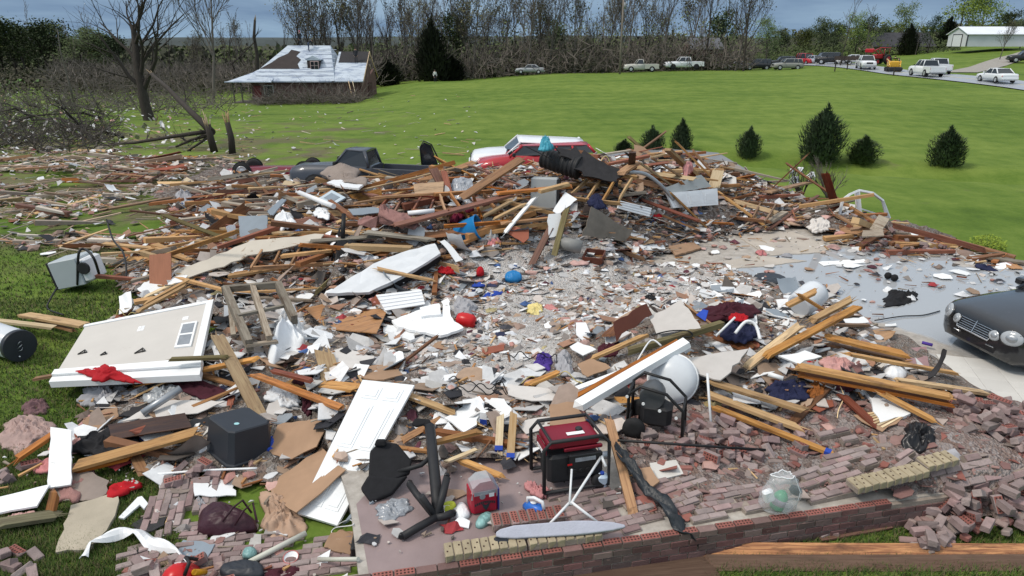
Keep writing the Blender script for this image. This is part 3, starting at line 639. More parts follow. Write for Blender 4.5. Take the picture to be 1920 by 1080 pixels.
def vehicle(name,kind,label,M,pm,W=1.85,L=None,H=None,group=None,wheels=(1,1,1,1),rimmat=None,cat=None,bedmat=None):
 root=thing(name,label,cat or('pickup truck' if 'pickup' in kind else 'suv' if kind=='suv' else 'car'),M,group)
 if kind=='sedan':L,H=L or 4.8,H or 1.45;belt,hood,trunk,gc,r=.93,.86,.95,(.95,-1.55,.35,-.85),.32
 elif kind=='suv':L,H=L or 4.7,H or 1.78;belt,hood,trunk,gc,r=1.08,1.02,1.08,(.95,-2.2,.45,-2.0),.36
 else:L,H=L or(5.8 if kind=='crew_pickup' else 5.4),H or 1.9;belt,hood,trunk,r=1.2,1.13,1.18,.40;gc=(1.15,-1.0,.65,-.85)if kind=='crew_pickup' else(1.0,-.35,.5,-.2)
 h=L/2;w_=W/2;zb=r*.75
 b=MB()
 if 'pickup' in kind:xe=gc[1]-.12
 else:xe=-h
 st=[(h,zb+.15,zb+.3,hood-.22,.82,.88,.80),(h-.12,zb,.6,hood-.08,.92,.96,.86),(h-.6,zb,.6,hood,.95,1,.90),(gc[0]+.05,zb,.6,hood+.05,.95,1,.93),(gc[0]-.3,zb,.6,belt,.96,1,.96)]
 if 'pickup' in kind:st+=[(xe,zb,.6,belt,.96,1,.96)]
 else:st+=[(0,zb,.6,belt,.96,1,.96),(-h*.6,zb,.6,belt,.96,1,.95),(-h+.35,zb,.6,trunk,.95,.99,.90),(-h+.05,zb+.05,.6,trunk-.06,.9,.94,.85),(-h,zb+.15,.55,trunk-.2,.85,.9,.8)]
 loft(b,[ring(x,a,m_,t,wb*w_,wm*w_,wt*w_)for(x,a,m_,t,wb,wm,wt)in st]);body=b.build('body',pm,root)
 # cabin
 fb,rb,ft,rt=gc;wb,wt=w_*.93,w_*.74
 g=MB();vs=[(fb,-wb,belt),(fb,wb,belt),(rb,wb,belt),(rb,-wb,belt),(ft,-wt,H-.03),(ft,wt,H-.03),(rt,wt,H-.03),(rt,-wt,H-.03)]
 g.add(vs,[(0,1,5,4),(1,2,6,5),(2,3,7,6),(3,0,4,7),(4,5,6,7)]);g.build('windows',M_GLASS,root)
 g=MB();loft(g,[[(x,-y,H-.045),(x,-y*.9,H-.005),(x,0,H+.025),(x,y*.9,H-.005),(x,y,H-.045)]for x,y in((ft+.06,wt*.97),(ft-.15,wt*1.04),(rt+.2,wt*1.04),(rt-.06,wt*.98))]);g.build('roof',pm,root)
 for s in(-1,1):
  g=MB();xm=[(fb,ft,.045),(rb,rt,.06)]+([((fb+rb)/2-.05,(ft+rt)/2-.05,.04)]if fb-rb>1.6 else[])+([(rb+.75,rt+.62,.05)]if kind=='suv' else[])
  for(x0,x1,rr)in xm:g=MB();g.tube([(x0,s*wb,belt-.02),(x1,s*wt,H-.03)],rr,5);g.build('pillar',pm,root)
  g=MB();g.box((h-.1,s*w_*.68,hood-.22),(.1,.36,.16),ch=.03);g.build('headlight',M_LAMPW,root)
  g=MB();g.box((-h+.06,s*w_*.82,trunk-.25),(.1,.22 if kind!='suv' else .14,.3 if kind!='sedan' else .16),ch=.03);g.build('tail_light',M_LAMPR,root)
  g=MB();g.box((fb-.15,s*(w_+.09),belt+.08),(.1,.18,.14),ch=.03);g.build('mirror',pm if kind=='sedan' else M_BLACKP,root)
 g=MB();g.box((h+.02,0,zb+.22),(.14,W*.92,.2),ch=.05);g.build('bumper',M_CHROME if 'pickup' in kind else pm,root)
 g=MB();g.box((h+.005,0,hood-.25),(.06,W*.42,.22),ch=.02);g.build('grille',M_BLACKP,root)
 g=MB();g.box((-h-.03,0,zb+.22),(.14,W*.9,.18),ch=.05);g.build('bumper',M_CHROME if 'pickup' in kind else pm,root)
 if 'pickup' in kind:
  g=MB();z0,z1=zb+.15,trunk;t=.09
  for s in(-1,1):g.box(((xe-h)/2,s*(w_-t/2-.02),(z0+z1)/2),(h+xe-.02,t,z1-z0),ch=.03)
  g.box((-h+t/2,0,(z0+z1)/2),(t,W-.24,z1-z0-.02),ch=.02);g.build('bed',pm,root)
  g=MB();g.box(((xe-h)/2,0,z0+.25),(h+xe-.1,W-.23,.06));g.build('bed_floor',bedmat or M_BLACKP,root)
  for s in(-1,1):pass
 for k,(x,s)in enumerate([(h*.62,1),(h*.62,-1),(-h*.6,1),(-h*.6,-1)]):
  if wheels[k]:
   a=MB();a.lathe([(r*1.14,0),(r*1.14,.012)],18,Matrix.Translation((x,s*(w_+.004)-(0.006 if s>0 else-.006),r)) @ Matrix.Rotation(-math.pi/2*s,4,'X'));a.build('wheel_arch',M_BLACKP,root)
   wheel(root,x,s*(w_-.08),r,s,rimmat=rimmat)
 return root
def heading(d):return math.atan2(d.y,d.x)
def roadpt(px,off):
 for i in range(len(RP)-1):
  if RP[i][0]>=px>=RP[i+1][0]:
   t=(RP[i][0]-px)/(RP[i][0]-RP[i+1][0]);a,b_=ROADP[i],ROADP[i+1];p=gp(px,lerp(RP[i][1],RP[i+1][1],t));d=b_-a;d.z=0;d.normalize()
   q=p+Vector((-d.y,d.x,0))*off;q.z=hground(q.x,q.y)+.1;return q,heading(d)
def vp(px,Y,rz,up=0.0):p=gp(px,Y);return Matrix.Translation(p+Vector((0,0,up))) @ Matrix.Rotation(rz,4,'Z')
def rv(px,off,flip=0,dz=0):q,a=roadpt(px,off);return Matrix.Translation(q) @ Matrix.Rotation(a-R(10)+(math.pi if flip else 0),4,'Z')
G_='vehicles along the far road'
vehicle('parked_car','sedan','white sedan on the wet road at the far right',rv(1876,.6),P_WHITE,group=G_)
vehicle('pickup_truck','crew_pickup','white crew-cab pickup with its open bed towards the white sedan',rv(1752,1.2),P_WHITE,W=2.0,group=G_)
vehicle('pickup_truck','crew_pickup','white crew-cab pickup partly hidden behind another white pickup',rv(1722,-2.2),P_WHITE,W=2.0,group=G_)
vehicle('pickup_truck','crew_pickup','white pickup facing the camera beside the yellow skid loader',rv(1643,1.6,1),P_WHITE,W=2.0,group=G_)
vehicle('parked_car','suv','grey-green estate wagon parked on the grass left of the road',vp(1475,118,R(180)),P_GREY,W=1.85,H=1.7,group=G_)
vehicle('pickup_truck','crew_pickup','black pickup hitched to a dark tipper trailer on the road',vp(1562,124,R(150)),P_BLACK,W=2.0,group=G_)
vehicle('parked_car','sedan','silver-blue car facing the camera between red truck and black pickup',vp(1528,132,R(-75)),paint('silver_blue_paint',(.42,.46,.54)),group=G_)
vehicle('parked_car','suv','red truck on the road behind the silver-blue car',vp(1511,134,R(-80)),P_RED,H=1.95,group=G_)
vehicle('parked_car','suv','dark SUV left of the red truck behind the grey-green wagon',vp(1466,135,R(175)),P_BLACK,group=G_)
vehicle('parked_car','sedan','white car nosed behind the dark SUV and the red truck',vp(1485,137,R(10)),P_WHITE,group=G_)
vehicle('parked_car','suv','black SUV left of the grey-green wagon under the tallest bare tree',vp(1419,126,R(175)),P_BLACK,group=G_)
vehicle('parked_car','sedan','small white car left of the black SUV at the tree edge',vp(1381,130,R(170)),P_WHITE,group=G_)
vehicle('parked_car','sedan','white car behind the dark tipper trailer',vp(1597,122,R(165)),P_WHITE,group=G_)
vehicle('pickup_truck','crew_pickup','white crew-cab pickup parked right of the beige pickup behind the field crest',vp(1281,121,R(180),.35),P_WHITE,W=2.0,L=6.3,group=G_,rimmat=M_BLACKP)
vehicle('pickup_truck','pickup','beige single-cab pickup with its wheels hidden by the field crest',vp(1201,119,R(180),.15),P_BEIGE,W=1.9,L=5.6,group=G_)
vehicle('parked_car','sedan','silver car half buried in brush left of the utility pole',vp(994,121,R(175),.3),P_SILV,group=G_)
vehicle('parked_car','suv','dark SUV cut off by the frame on the gravel drive',vp(1921,112,R(160),.1),P_BLACK,group=G_)
vehicle('parked_car','suv','dark car among the trees between silver-blue car and black pickup',vp(1543,138,R(175)),P_DGREY,group=G_)
# tipper trailer behind the black pickup
M_=vp(1586,119,R(160),.1);tr_=thing('trailer','dark rusty tipper trailer behind the black pickup','trailer',M_)
b=MB();b.box((0,0,.75),(3.6,1.9,.12));b.build('bed',mat('rusty_dark_steel',(.06,.045,.038),.7,.3,3,rnd=0),tr_)
for s in(-1,1):
 b=MB();b.box((0,s*.92,1.05),(3.6,.06,.5));b.build('side_panel',MATS['rusty_dark_steel'],tr_);wheel(tr_,-.4,s*.98,.33,s)
b=MB();b.tube([(1.8,.5,.7),(2.9,0,.6)],.05,6);b.tube([(1.8,-.5,.7),(2.9,0,.6)],.05,6);b.build('drawbar',M_BLACKP,tr_)
# red tractor with raised loader
M_=vp(1648,118,R(200),.1);t_=thing('tractor','red tractor with a raised loader behind the white pickup','tractor',M_)
b=MB();b.box((.6,0,1.2),(1.7,.8,.7),ch=.12);b.build('hood',P_RED,t_)
b=MB();b.box((-.7,0,1.0),(1.2,.9,.5),ch=.1);b.build('chassis',M_BLACKP,t_)
b=MB();b.box((-.75,0,2.55),(1.3,1.2,.1),ch=.04);[b.tube([(x,y,1.2),(x,y,2.5)],.04,6)for x in(-1.25,-.2)for y in(-.5,.5)];b.build('canopy',P_RED,t_)
b=MB();b.box((-.9,0,1.45),(.5,.5,.35),ch=.08);b.build('seat',M_BLACKP,t_)
for s in(-1,1):
 wheel(t_,-.8,s*.75,.75,s,.4,P_RED);wheel(t_,1.2,s*.65,.42,s,.28,P_RED)
 b=MB();b.tube([(-.2,s*.5,1.4),(1.2,s*.5,2.4),(2.2,s*.5,2.0)],.08,6);b.build('loader_arm',P_RED,t_)
b=MB();b.box((2.4,0,2.1),(.5,1.6,.6),ch=.1);b.build('bucket',P_RED,t_)
# yellow skid loader
P_YEL=paint('yellow_paint',(.62,.35,.03))
M_=rv(1680,.5,1);t_=thing('skid_loader','yellow compact track loader on the road between the white pickups','loader',M_)
b=MB();b.box((-.1,0,.95),(2.1,1.3,.9),ch=.15);b.build('body',P_YEL,t_)
b=MB();b.box((.2,0,1.75),(1.1,1.05,.08));[b.tube([(x,y,1.3),(x,y,1.75)],.05,6)for x in(-.25,.7)for y in(-.48,.48)];b.build('cab_frame',M_BLACKP,t_)
for s in(-1,1):
 b=MB();b.prism([(-1.1,.1),(-.8,0),(.8,0),(1.1,.1),(1.1,.4),(.8,.55),(-.9,.6),(-1.15,.4)],0,.35,Matrix.Translation((0,s*.72+(.175),0)) @ Matrix.Rotation(math.pi/2,4,'X'));b.build('track',M_TYRE,t_)
 b=MB();b.tube([(-1.0,s*.72,1.6),(.6,s*.72,1.35),(1.4,s*.6,.5)],.09,6);b.build('lift_arm',P_YEL,t_)
b=MB();b.box((1.65,0,.35),(.6,1.7,.55),ch=.12);b.build('bucket',M_BLACKP,t_)
# mailboxes
for i,(px,Y,lab)in enumerate([(1565,104,'black mailbox on a post in front of the black pickup'),(1588,108,'black mailbox on a post in front of the tipper trailer'),(1675,93,'thin marker post in front of the yellow skid loader')]):
 r_=thing('mailbox',lab,'mailbox',Matrix.Translation(gp(px,Y)),'roadside posts')
 b=MB();b.box((0,0,.5),(.12,.12,1.1));b.build('post',M_BARK,r_)
 if i<2:b=MB();b.prism([(-.15,0),(.15,0),(.15,.18),(.08,.3),(-.08,.3),(-.15,.18)],-.3,.3,Matrix.Translation((0,0,1.0)) @ Matrix.Rotation(math.pi/2,4,'X'));b.build('box',M_BLACKP,r_)
 # people
def person(label,M,shirt,trousers,pose='stand',s=1.0,hat=None):
 J=dict(pel=(0,0,.95),sp=(0,.02,1.2),ch=(0,.02,1.42),nk=(0,.0,1.55),hd=(0,-.02,1.68),lh=(.1,0,.9),lk=(.12,-.03,.5),lf=(.12,.02,.07),lt=(.12,-.14,.04),rh=(-.1,0,.9),rk=(-.12,-.03,.5),rf=(-.12,.02,.07),rt=(-.12,-.14,.04),ls=(.19,.02,1.42),le=(.27,.02,1.15),lw=(.25,-.1,.93),lg=(.25,-.14,.84),rs=(-.19,.02,1.42),re=(-.27,.02,1.15),rw=(-.25,-.1,.93),rg=(-.25,-.14,.84))
 if pose=='bend':
  for k,z in dict(sp=(0,-.12,1.12),ch=(0,-.33,1.22),nk=(0,-.45,1.24),hd=(0,-.57,1.22),ls=(.19,-.34,1.2),rs=(-.19,-.34,1.2),le=(.24,-.42,.95),re=(-.24,-.42,.95),lw=(.18,-.52,.72),rw=(-.18,-.52,.72),lg=(.17,-.54,.63),rg=(-.17,-.54,.63)).items():J[k]=z
 if pose=='crouch':
  for k,z in dict(pel=(0,.2,.42),lh=(.1,.18,.4),rh=(-.1,.18,.4),lk=(.16,-.2,.5),rk=(-.16,-.2,.5),lf=(.13,0,.07),rf=(-.13,0,.07),lt=(.13,-.16,.04),rt=(-.13,-.16,.04),sp=(0,.1,.65),ch=(0,-.05,.85),nk=(0,-.12,.95),hd=(0,-.2,1.06),ls=(.19,-.06,.85),rs=(-.19,-.06,.85),le=(.24,-.25,.65),re=(-.24,-.25,.65),lw=(.15,-.42,.5),rw=(-.15,-.42,.5),lg=(.14,-.46,.42),rg=(-.14,-.46,.42)).items():J[k]=z
 ks=list(J);E=[('pel','sp'),('sp','ch'),('ch','nk'),('nk','hd'),('pel','lh'),('lh','lk'),('lk','lf'),('lf','lt'),('pel','rh'),('rh','rk'),('rk','rf'),('rf','rt'),('ch','ls'),('ls','le'),('le','lw'),('lw','lg'),('ch','rs'),('rs','re'),('re','rw'),('rw','rg')]
 rad=dict(pel=.15,sp=.14,ch=.16,nk=.06,hd=.115,lh=.1,rh=.1,lk=.065,rk=.065,lf=.05,rf=.05,lt=.04,rt=.04,ls=.075,rs=.075,le=.05,re=.05,lw=.038,rw=.038,lg=.045,rg=.045)
 me=bpy.data.meshes.new('person');me.from_pydata([J[k]for k in ks],[(ks.index(a),ks.index(b_))for a,b_ in E],[])
 o=bpy.data.objects.new('person',me);COL.objects.link(o);md=o.modifiers.new('skin','SKIN');md.use_smooth_shade=True
 for i,k in enumerate(ks):
  sv=me.skin_vertices[0].data[i];sv.radius=(rad[k],rad[k]);sv.use_root=(k=='pel')
 o.modifiers.new('sub','SUBSURF').levels=1
 dg=bpy.context.evaluated_depsgraph_get();dg.update();nm=bpy.data.meshes.new_from_object(o.evaluated_get(dg));o.modifiers.clear();o.data=nm;bpy.data.meshes.remove(me)
 skin=mat('skin',(.42,.25,.18),.6,.1,rnd=0)
 for m_ in(shirt,trousers,skin):nm.materials.append(m_)
 hd=Vector(J['hd']);pel=Vector(J['pel'])
 for f in nm.polygons:
  c=f.center;near=min(ks,key=lambda k:(Vector(J[k])-c).length)
  f.material_index=2 if near in('hd','nk','lg','rg')else 1 if near in('pel','lh','rh','lk','rk','lf','rf','lt','rt')else 0
 o.matrix_world=M @ Matrix.Scale(s,4);tag(o,label,'person')
 b=MB();b.lathe([(.118,0),(.125,.03),(.1,.09),(.04,.125)],12,Matrix.Translation(hd+Vector((0,.015,.02))));b.build('hair' if not hat else 'cap',hat or mat('dark_hair',(.03,.02,.015),.8,rnd=0),o)
 return o
C_DARK=mat('dark_cloth',(.03,.032,.04),.9,.2,12);C_HIVIS=mat('hi_vis_cloth',(.55,.65,.05),.8,.1,12,rnd=0);C_WHITE=mat('white_cloth',(.7,.7,.68),.9,.12,12);C_JEAN=mat('denim',(.06,.085,.14),.9,.2,12)
# damaged house
HX0,HX1,HXM,HY0,HY1=-33.4,-19.9,-23.4,88.0,97.0
hz=hground(-28,90)-.15;EV,RDG,WR=hz+2.7,hz+6.75,hz+6.0
house=thing('damaged_house','brick house with torn white roof sheeting and an open gable beyond the lawn','house',Matrix.Translation((-27,92,hz)))
O=Vector((-27,92,hz))
def hp(x,y,z):return(x-O.x,y-O.y,z-O.z)
M_BRICKF=mat('far_brick',(.135,.075,.065),.9,.25,2.5,rnd=0,bump=.3);M_UNDER=mat('white_roof_sheeting',(.48,.54,.61),.5,.15,.9,rnd=0,spots=(.28,.33,.42),spotscale=1.1,spotcut=.52,stretch=(.5,.5,4))
M_DECK=mat('bare_roof_deck',(.045,.036,.034),.85,.2,2,rnd=0);M_PINE=wood('new_pine',(.55,.38,.22),(.70,.55,.36));M_SHINGLE=mat('dark_shingles',(.038,.036,.038),.9,.3,6,rnd=0)
def hbox(nm,x0,x1,y0,y1,z0,z1,m,par=house):b=MB();b.box(hp((x0+x1)/2,(y0+y1)/2,(z0+z1)/2),(x1-x0,y1-y0,z1-z0));return b.build(nm,m,par)
hbox('wall',HX0,HX1-.25,HY0,HY0+.25,hz-.8,EV,M_BRICKF);hbox('wall',HX0,HX1-.25,HY1-.25,HY1,hz-.8,EV,M_BRICKF);hbox('wall',HX0,HX0+.25,HY0+.25,HY1-.25,hz-.8,EV,M_BRICKF)
ym=(HY0+HY1)/2
b=MB();b.prism([(HY0-ym,hz-.8-O.z),(HY1-ym,hz-.8-O.z),(HY1-ym,EV-O.z),(HY1-ym-1.2,EV-O.z+1.1),(.9,EV-O.z+.5),(0,WR-O.z-.2),(HY0-ym,EV-O.z)],-.12,.12,Matrix.Translation((HX1-O.x,ym-O.y,0)) @ Matrix(((0,0,1,0),(1,0,0,0),(0,1,0,0),(0,0,0,1))));b.build('gable_wall',M_BRICKF,house)
# main hip roof
e=.5;r0,r1=HX0+3.6,HXM-1.0
b=MB();A=[hp(HX0-e,HY0-e,EV),hp(HXM+.4,HY0-e,EV),hp(HXM+.4,HY1+e,EV),hp(HX0-e,HY1+e,EV),hp(r0,ym,RDG),hp(r1,ym,RDG)]
A2=[(x,y,z-.14)for x,y,z in A]
b.v=A+A2;[b.face(f)for f in((0,1,5,4),(1,2,5),(2,3,4,5),(3,0,4))];[b.face(tuple(6+i for i in reversed(f)))for f in((0,1,5,4),(1,2,5),(2,3,4,5),(3,0,4))];[b.face((i,6+i,6+(i+1)%4,(i+1)%4))for i in range(4)]
roof=b.build('roof',M_UNDER,house)
def front(x,z,out=.03):
 t=(z-EV)/(RDG-EV);return hp(x,lerp(HY0-e,ym,t)-out*.7,z+out*.7)
def slope_piece(nm,pts,m,par=roof,out=.03):b=MB();n=len(pts);b.v=[front(x,z,out)for x,z in pts]+[front(x,z,out-.025)for x,z in pts];b.face(tuple(range(n)));b.face(tuple(reversed(range(n,2*n))));[b.face((i,n+i,n+(i+1)%n,(i+1)%n))for i in range(n)];return b.build(nm,m,par)
slope_piece('bare_decking',[(-32.5,EV+1.35),(-27.6,EV+1.35),(-28.0,EV+1.9),(-27.7,EV+2.4),(-28.4,EV+2.8),(-28.0,EV+3.3),(-29.2,EV+3.55),(-29.5,EV+3.1),(-30.6,EV+2.6),(-31.2,EV+2.1)],M_DECK)
for k,z in enumerate((.55,1.0,1.5,2.0,2.5,3.0,3.5)):
 slope_piece('sheeting_lap',[(-33.2+z*.75 if z<1.3 else-27.3,EV+z),(-23.2-z*.1,EV+z),(-23.2-z*.1,EV+z+.05),(-33.2+z*.75 if z<1.3 else-27.3,EV+z+.05)],mat('grey_lap',(.34,.38,.46),.6,.25,2,rnd=0),out=.045)
 # wing with gable
b=MB();B=[hp(HXM,HY0-e,EV),hp(HX1+.35,HY0-e,EV),hp(HX1+.35,ym,WR),hp(HXM,ym,WR)];B2=[(x,y,z-.12)for x,y,z in B];b.v=B+B2;b.face((0,1,2,3));b.face((7,6,5,4));[b.face((i,4+i,4+(i+1)%4,(i+1)%4))for i in range(4)];wing=b.build('wing_roof',M_UNDER,house)
b=MB();t0=.62;B=[hp(HXM+.3,lerp(HY0-e,ym,t0)-.03,lerp(EV,WR,t0)+.04),hp(HX1+.37,lerp(HY0-e,ym,t0)-.03,lerp(EV,WR,t0)+.04),hp(HX1+.37,ym-.03,WR+.04),hp(HXM+.3,ym-.03,WR+.04)];B2=[(x,y,z-.03)for x,y,z in B];b.v=B+B2;b.face((0,1,2,3));b.face((7,6,5,4));[b.face((i,4+i,4+(i+1)%4,(i+1)%4))for i in range(4)];b.build('shingle_patch',M_SHINGLE,wing)
for k in range(5):
 x=HX1+.3-k*.6;b=MB();b.tube([hp(x,ym,WR),hp(x,HY1+e,EV)],.07,4);b.build('rafter',M_PINE,house)
b=MB();b.tube([hp(HX1+.38,HY0-e,EV),hp(HX1+.38,ym,WR+.03)],.06,4);b.build('barge_board',M_PINE,house)
for k in range(2):b=MB();b.tube([hp(HX1-.9-.5*k,HY0-.7,EV),hp(HX1-.35-.5*k,HY0-1.1,hz)],.06,4);b.build('hanging_rafter',M_PINE,house)
# dormer
dx0=-25.9;b=MB();b.box(hp(dx0,89.9,EV+1.75),(1.5,1.3,1.2));dm=b.build('dormer',M_DECK,house)
b=MB();b.prism([(-.95,0),(.95,0),(.95,.1),(0,.55),(-.95,.1)],-1.1,1.0,Matrix.Translation(hp(dx0,90.2,EV+2.35)) @ Matrix.Rotation(math.pi/2,4,'X'));b.build('dormer_roof',M_UNDER,dm)
b=MB();b.box(hp(dx0+.15,89.2,EV+1.75),(1.05,.08,1.05));wf=b.build('window',mat('faded_pink_trim',(.55,.40,.38),.7),dm)
for i in(-1,1):
 for j in(-1,1):b=MB();b.box(hp(dx0+.15+i*.24,89.14,EV+1.75+j*.24),(.38,.06,.38));b.build('pane',M_GLASS,wf)
hbox('window',-31.9,-30.7,HY0-.06,HY0+.1,hz+.9,hz+2.2,mat('pale_frame',(.5,.48,.45)));hbox('pane',-31.8,-30.8,HY0-.1,HY0-.05,hz+1.0,hz+2.1,M_GLASS)
hbox('door',-33.1,-32.2,HY0-.1,HY0+.1,hz,hz+2.1,mat('red_door',(.16,.03,.03),.6));hbox('broken_window',HX1+.12,HX1+.22,ym-1.2,ym+1.0,hz+.6,hz+2.3,mat('boarded_opening',(.09,.04,.035),.8))
hbox('porch_deck',HX0-2.4,HX0-.02,HY0-.4,HY0+3,hz-.6,hz+.2,M_BARKG)
for x in(HX0-2.2,HX0-1.2):hbox('porch_post',x-.07,x+.07,HY0-.2,HY0-.06,hz+.2,EV-.05,M_BARKG)
b=MB();B=[hp(HX0-2.9,HY0-.9,EV-.05),hp(HX0+2.8,HY0-.9,EV-.05),hp(HX0+3.2,HY0+1.6,EV+1.15),hp(HX0-.2,HY0+3.5,EV+1.15),hp(HX0-2.9,HY0+4,EV-.05)];B2=[(x,y,z-.1)for x,y,z in B];b.v=B+B2;b.face((0,1,2,3,4));b.face((9,8,7,6,5));[b.face((i,5+i,5+(i+1)%5,(i+1)%5))for i in range(5)];b.build('porch_roof',M_UNDER,house)
house.location.x+=1.5
# roof workers and walkers
person('person in dark clothes and red cap standing on the ridge of the damaged roof',Matrix.Translation((-26.7,ym+.1,RDG-.05)) @ Matrix.Rotation(.6,4,'Z'),C_DARK,C_DARK,hat=P_RED)
person('person in dark clothes bending over just below the roof ridge',Matrix.Translation((-25.5,ym-.75,RDG-.68)) @ Matrix.Rotation(2.0,4,'Z'),C_DARK,C_JEAN,'bend')
person('person in dark clothes standing on the lower wing roof near the gable',Matrix.Translation((-19.4,90.6,lerp(EV,WR,(90.6-HY0+e)/(ym-HY0+e))-.03)),C_DARK,C_DARK)
p=gp(816,108);person('person in a white top standing at the crest of the field below the cedar',Matrix.Translation(p) @ Matrix.Rotation(.4,4,'Z'),C_WHITE,C_DARK)
q,a_=roadpt(1682,.5);person('person in a yellow hi-vis top driving the yellow loader',Matrix.Translation(q+Vector((0,0,.85))) @ Matrix.Rotation(a_+1.57,4,'Z'),C_HIVIS,C_DARK,'crouch')
# other far buildings
def gable_house(name,label,cat,M,L,W,Hw,Hr,wm,rm,door=None,windows=0):
 r_=thing(name,label,cat,M);t=.12
 for s in(-1,1):b=MB();b.box((0,s*(W/2-t/2),Hw/2),(L,t,Hw));b.build('wall',wm,r_)
 for s in(-1,1):b=MB();b.prism([(-W/2+t,0),(W/2-t,0),(W/2-t,Hw),(0,Hr-.08),(-W/2+t,Hw)],-t/2,t/2,Matrix.Translation((s*(L/2-t/2),0,0)) @ Matrix(((0,0,1,0),(1,0,0,0),(0,1,0,0),(0,0,0,1))));b.build('gable_wall',wm,r_)
 for s in(-1,1):
  b=MB();o_=.35;k=(Hr-Hw)/(W/2);vs=[(-L/2-.3,s*(W/2+o_),Hw-k*o_),(L/2+.3,s*(W/2+o_),Hw-k*o_),(L/2+.3,0,Hr),(-L/2-.3,0,Hr)];b.v=vs+[(x,y,z-.1)for x,y,z in vs]
  fs=[(0,1,2,3),(7,6,5,4)]+[(i,4+i,4+(i+1)%4,(i+1)%4)for i in range(4)]
  [b.face(f if s<0 else tuple(reversed(f)))for f in fs];b.build('roof',rm,r_)
 return r_
M_MET=mat('white_metal_siding',(.58,.60,.62),.5,.08,.5,rnd=0);M_METR=mat('white_metal_roof',(.72,.75,.80),.4,.06,.5,rnd=0)
p=gp(1848,138);k=mpp(p);mb_=gable_house('metal_building','white metal building with a roll-up door on the rise at the right','building',Matrix.Translation((p.x,p.y,at_depth(1848,86,138).z-.1)) @ Matrix.Rotation(R(0),4,'Z'),11.5,6,2.3,3.5,M_MET,M_METR)
b=MB();b.box((-5.78,0,1.0),(.1,2.6,2.0));dr=b.build('roll_up_door',mat('pale_door',(.66,.68,.7),.5,rnd=0),mb_)
b=MB();[b.box((-5.80,s*1.4,1.05),(.08,.14,2.1))for s in(-1,1)];b.box((-5.80,0,2.1),(.08,2.9,.14));b.build('door_frame',mat('dark_trim',(.05,.055,.06),.6),mb_)
for x in(-5.75,5.75):
 b=MB();b.box((x,-3.,1.15),(.16,.16,2.3));b.build('corner_trim',MATS['dark_trim'],mb_)
p=gp(1676,160);dh=gable_house('distant_house','low house with a wide dark roof behind the far road','house',Matrix.Translation((p.x,p.y,at_depth(1676,94,160).z)) @ Matrix.Rotation(R(-3),4,'Z'),12.5,8,1.0,3.6,mat('tan_wall',(.3,.25,.2),.9),mat('charcoal_roof',(.050,.050,.056),.9,.2,1,rnd=0))
p=gp(1312,136);gh=gable_house('small_house','small grey-roofed house hidden among bare trees behind the white crew pickup','house',Matrix.Translation((p.x,p.y,at_depth(1312,106,136).z)) @ Matrix.Rotation(R(8),4,'Z'),6.0,5,1.6,3.3,mat('red_brown_wall',(.13,.06,.05),.9),mat('grey_roof',(.12,.125,.14),.8,.2,1,rnd=0))
# materials of the wreckage
W_PINE=wood('fresh_pine',(.40,.20,.07),(.58,.35,.14));W_ORNG=wood('wet_orange_pine',(.27,.10,.03),(.45,.20,.065));W_BRWN=wood('wet_brown_lumber',(.13,.055,.026),(.26,.125,.06));W_RED=wood('red_stained_lumber',(.15,.042,.025),(.28,.10,.06))
W_PALE=wood('pale_pine',(.50,.34,.17),(.66,.50,.30),stcut=.7);W_GREY=wood('weathered_lumber',(.20,.17,.13),(.34,.30,.24),.8);W_OLIV=wood('treated_lumber',(.13,.11,.045),(.25,.21,.10),.8);W_PLY=wood('plywood_face',(.33,.165,.07),(.47,.26,.125),.55,rnd=.15);W_DARK=wood('dark_walnut_panel',(.028,.016,.012),(.062,.035,.025),.45);W_WHITE=mat('painted_white_wood',(.80,.81,.81),.5,.06,3,rnd=.06,spots=(.30,.26,.22),spotscale=7,spotcut=.68,stretch=(.5,3,3))
WOODSET=dict(P=W_PINE,O=W_ORNG,B=W_BRWN,R=W_RED,L=W_PALE,G=W_GREY,V=W_OLIV,D=W_DARK,W=W_WHITE)
M_DRY=mat('drywall_paper',(.56,.53,.50),.85,.08,4,rnd=.15,spots=(.34,.27,.22),spotscale=3.5,spotcut=.66,bump=.1,bscale=30);M_DRYW=mat('white_drywall',(.78,.79,.79),.8,.06,4,rnd=.1,spots=(.24,.22,.2),spotscale=12,spotcut=.69);M_CARD=mat('brown_board_back',(.34,.215,.135),.85,.14,2.5,rnd=.12,spots=(.50,.42,.34),spotscale=6,spotcut=.68);M_TERRA=mat('terracotta_board',(.27,.085,.05),.7,.15,3,rnd=.1)
M_MAUVE=mat('mauve_board',(.33,.20,.20),.7,.15,3,rnd=.05);M_SLATE=mat('slate_grey_panel',(.22,.26,.30),.5,.12,2,rnd=.1,spots=(.12,.13,.14),spotcut=.66)
M_BLK=mat('black_fabric',(.012,.012,.014),.85,.3,8,bump=.3,bscale=20);M_BLKS=mat('black_glossy_plastic',(.014,.014,.016),.3,.2,6);M_SLATEB=mat('dark_slate_plastic',(.028,.032,.040),.45,.12,3,rnd=0)
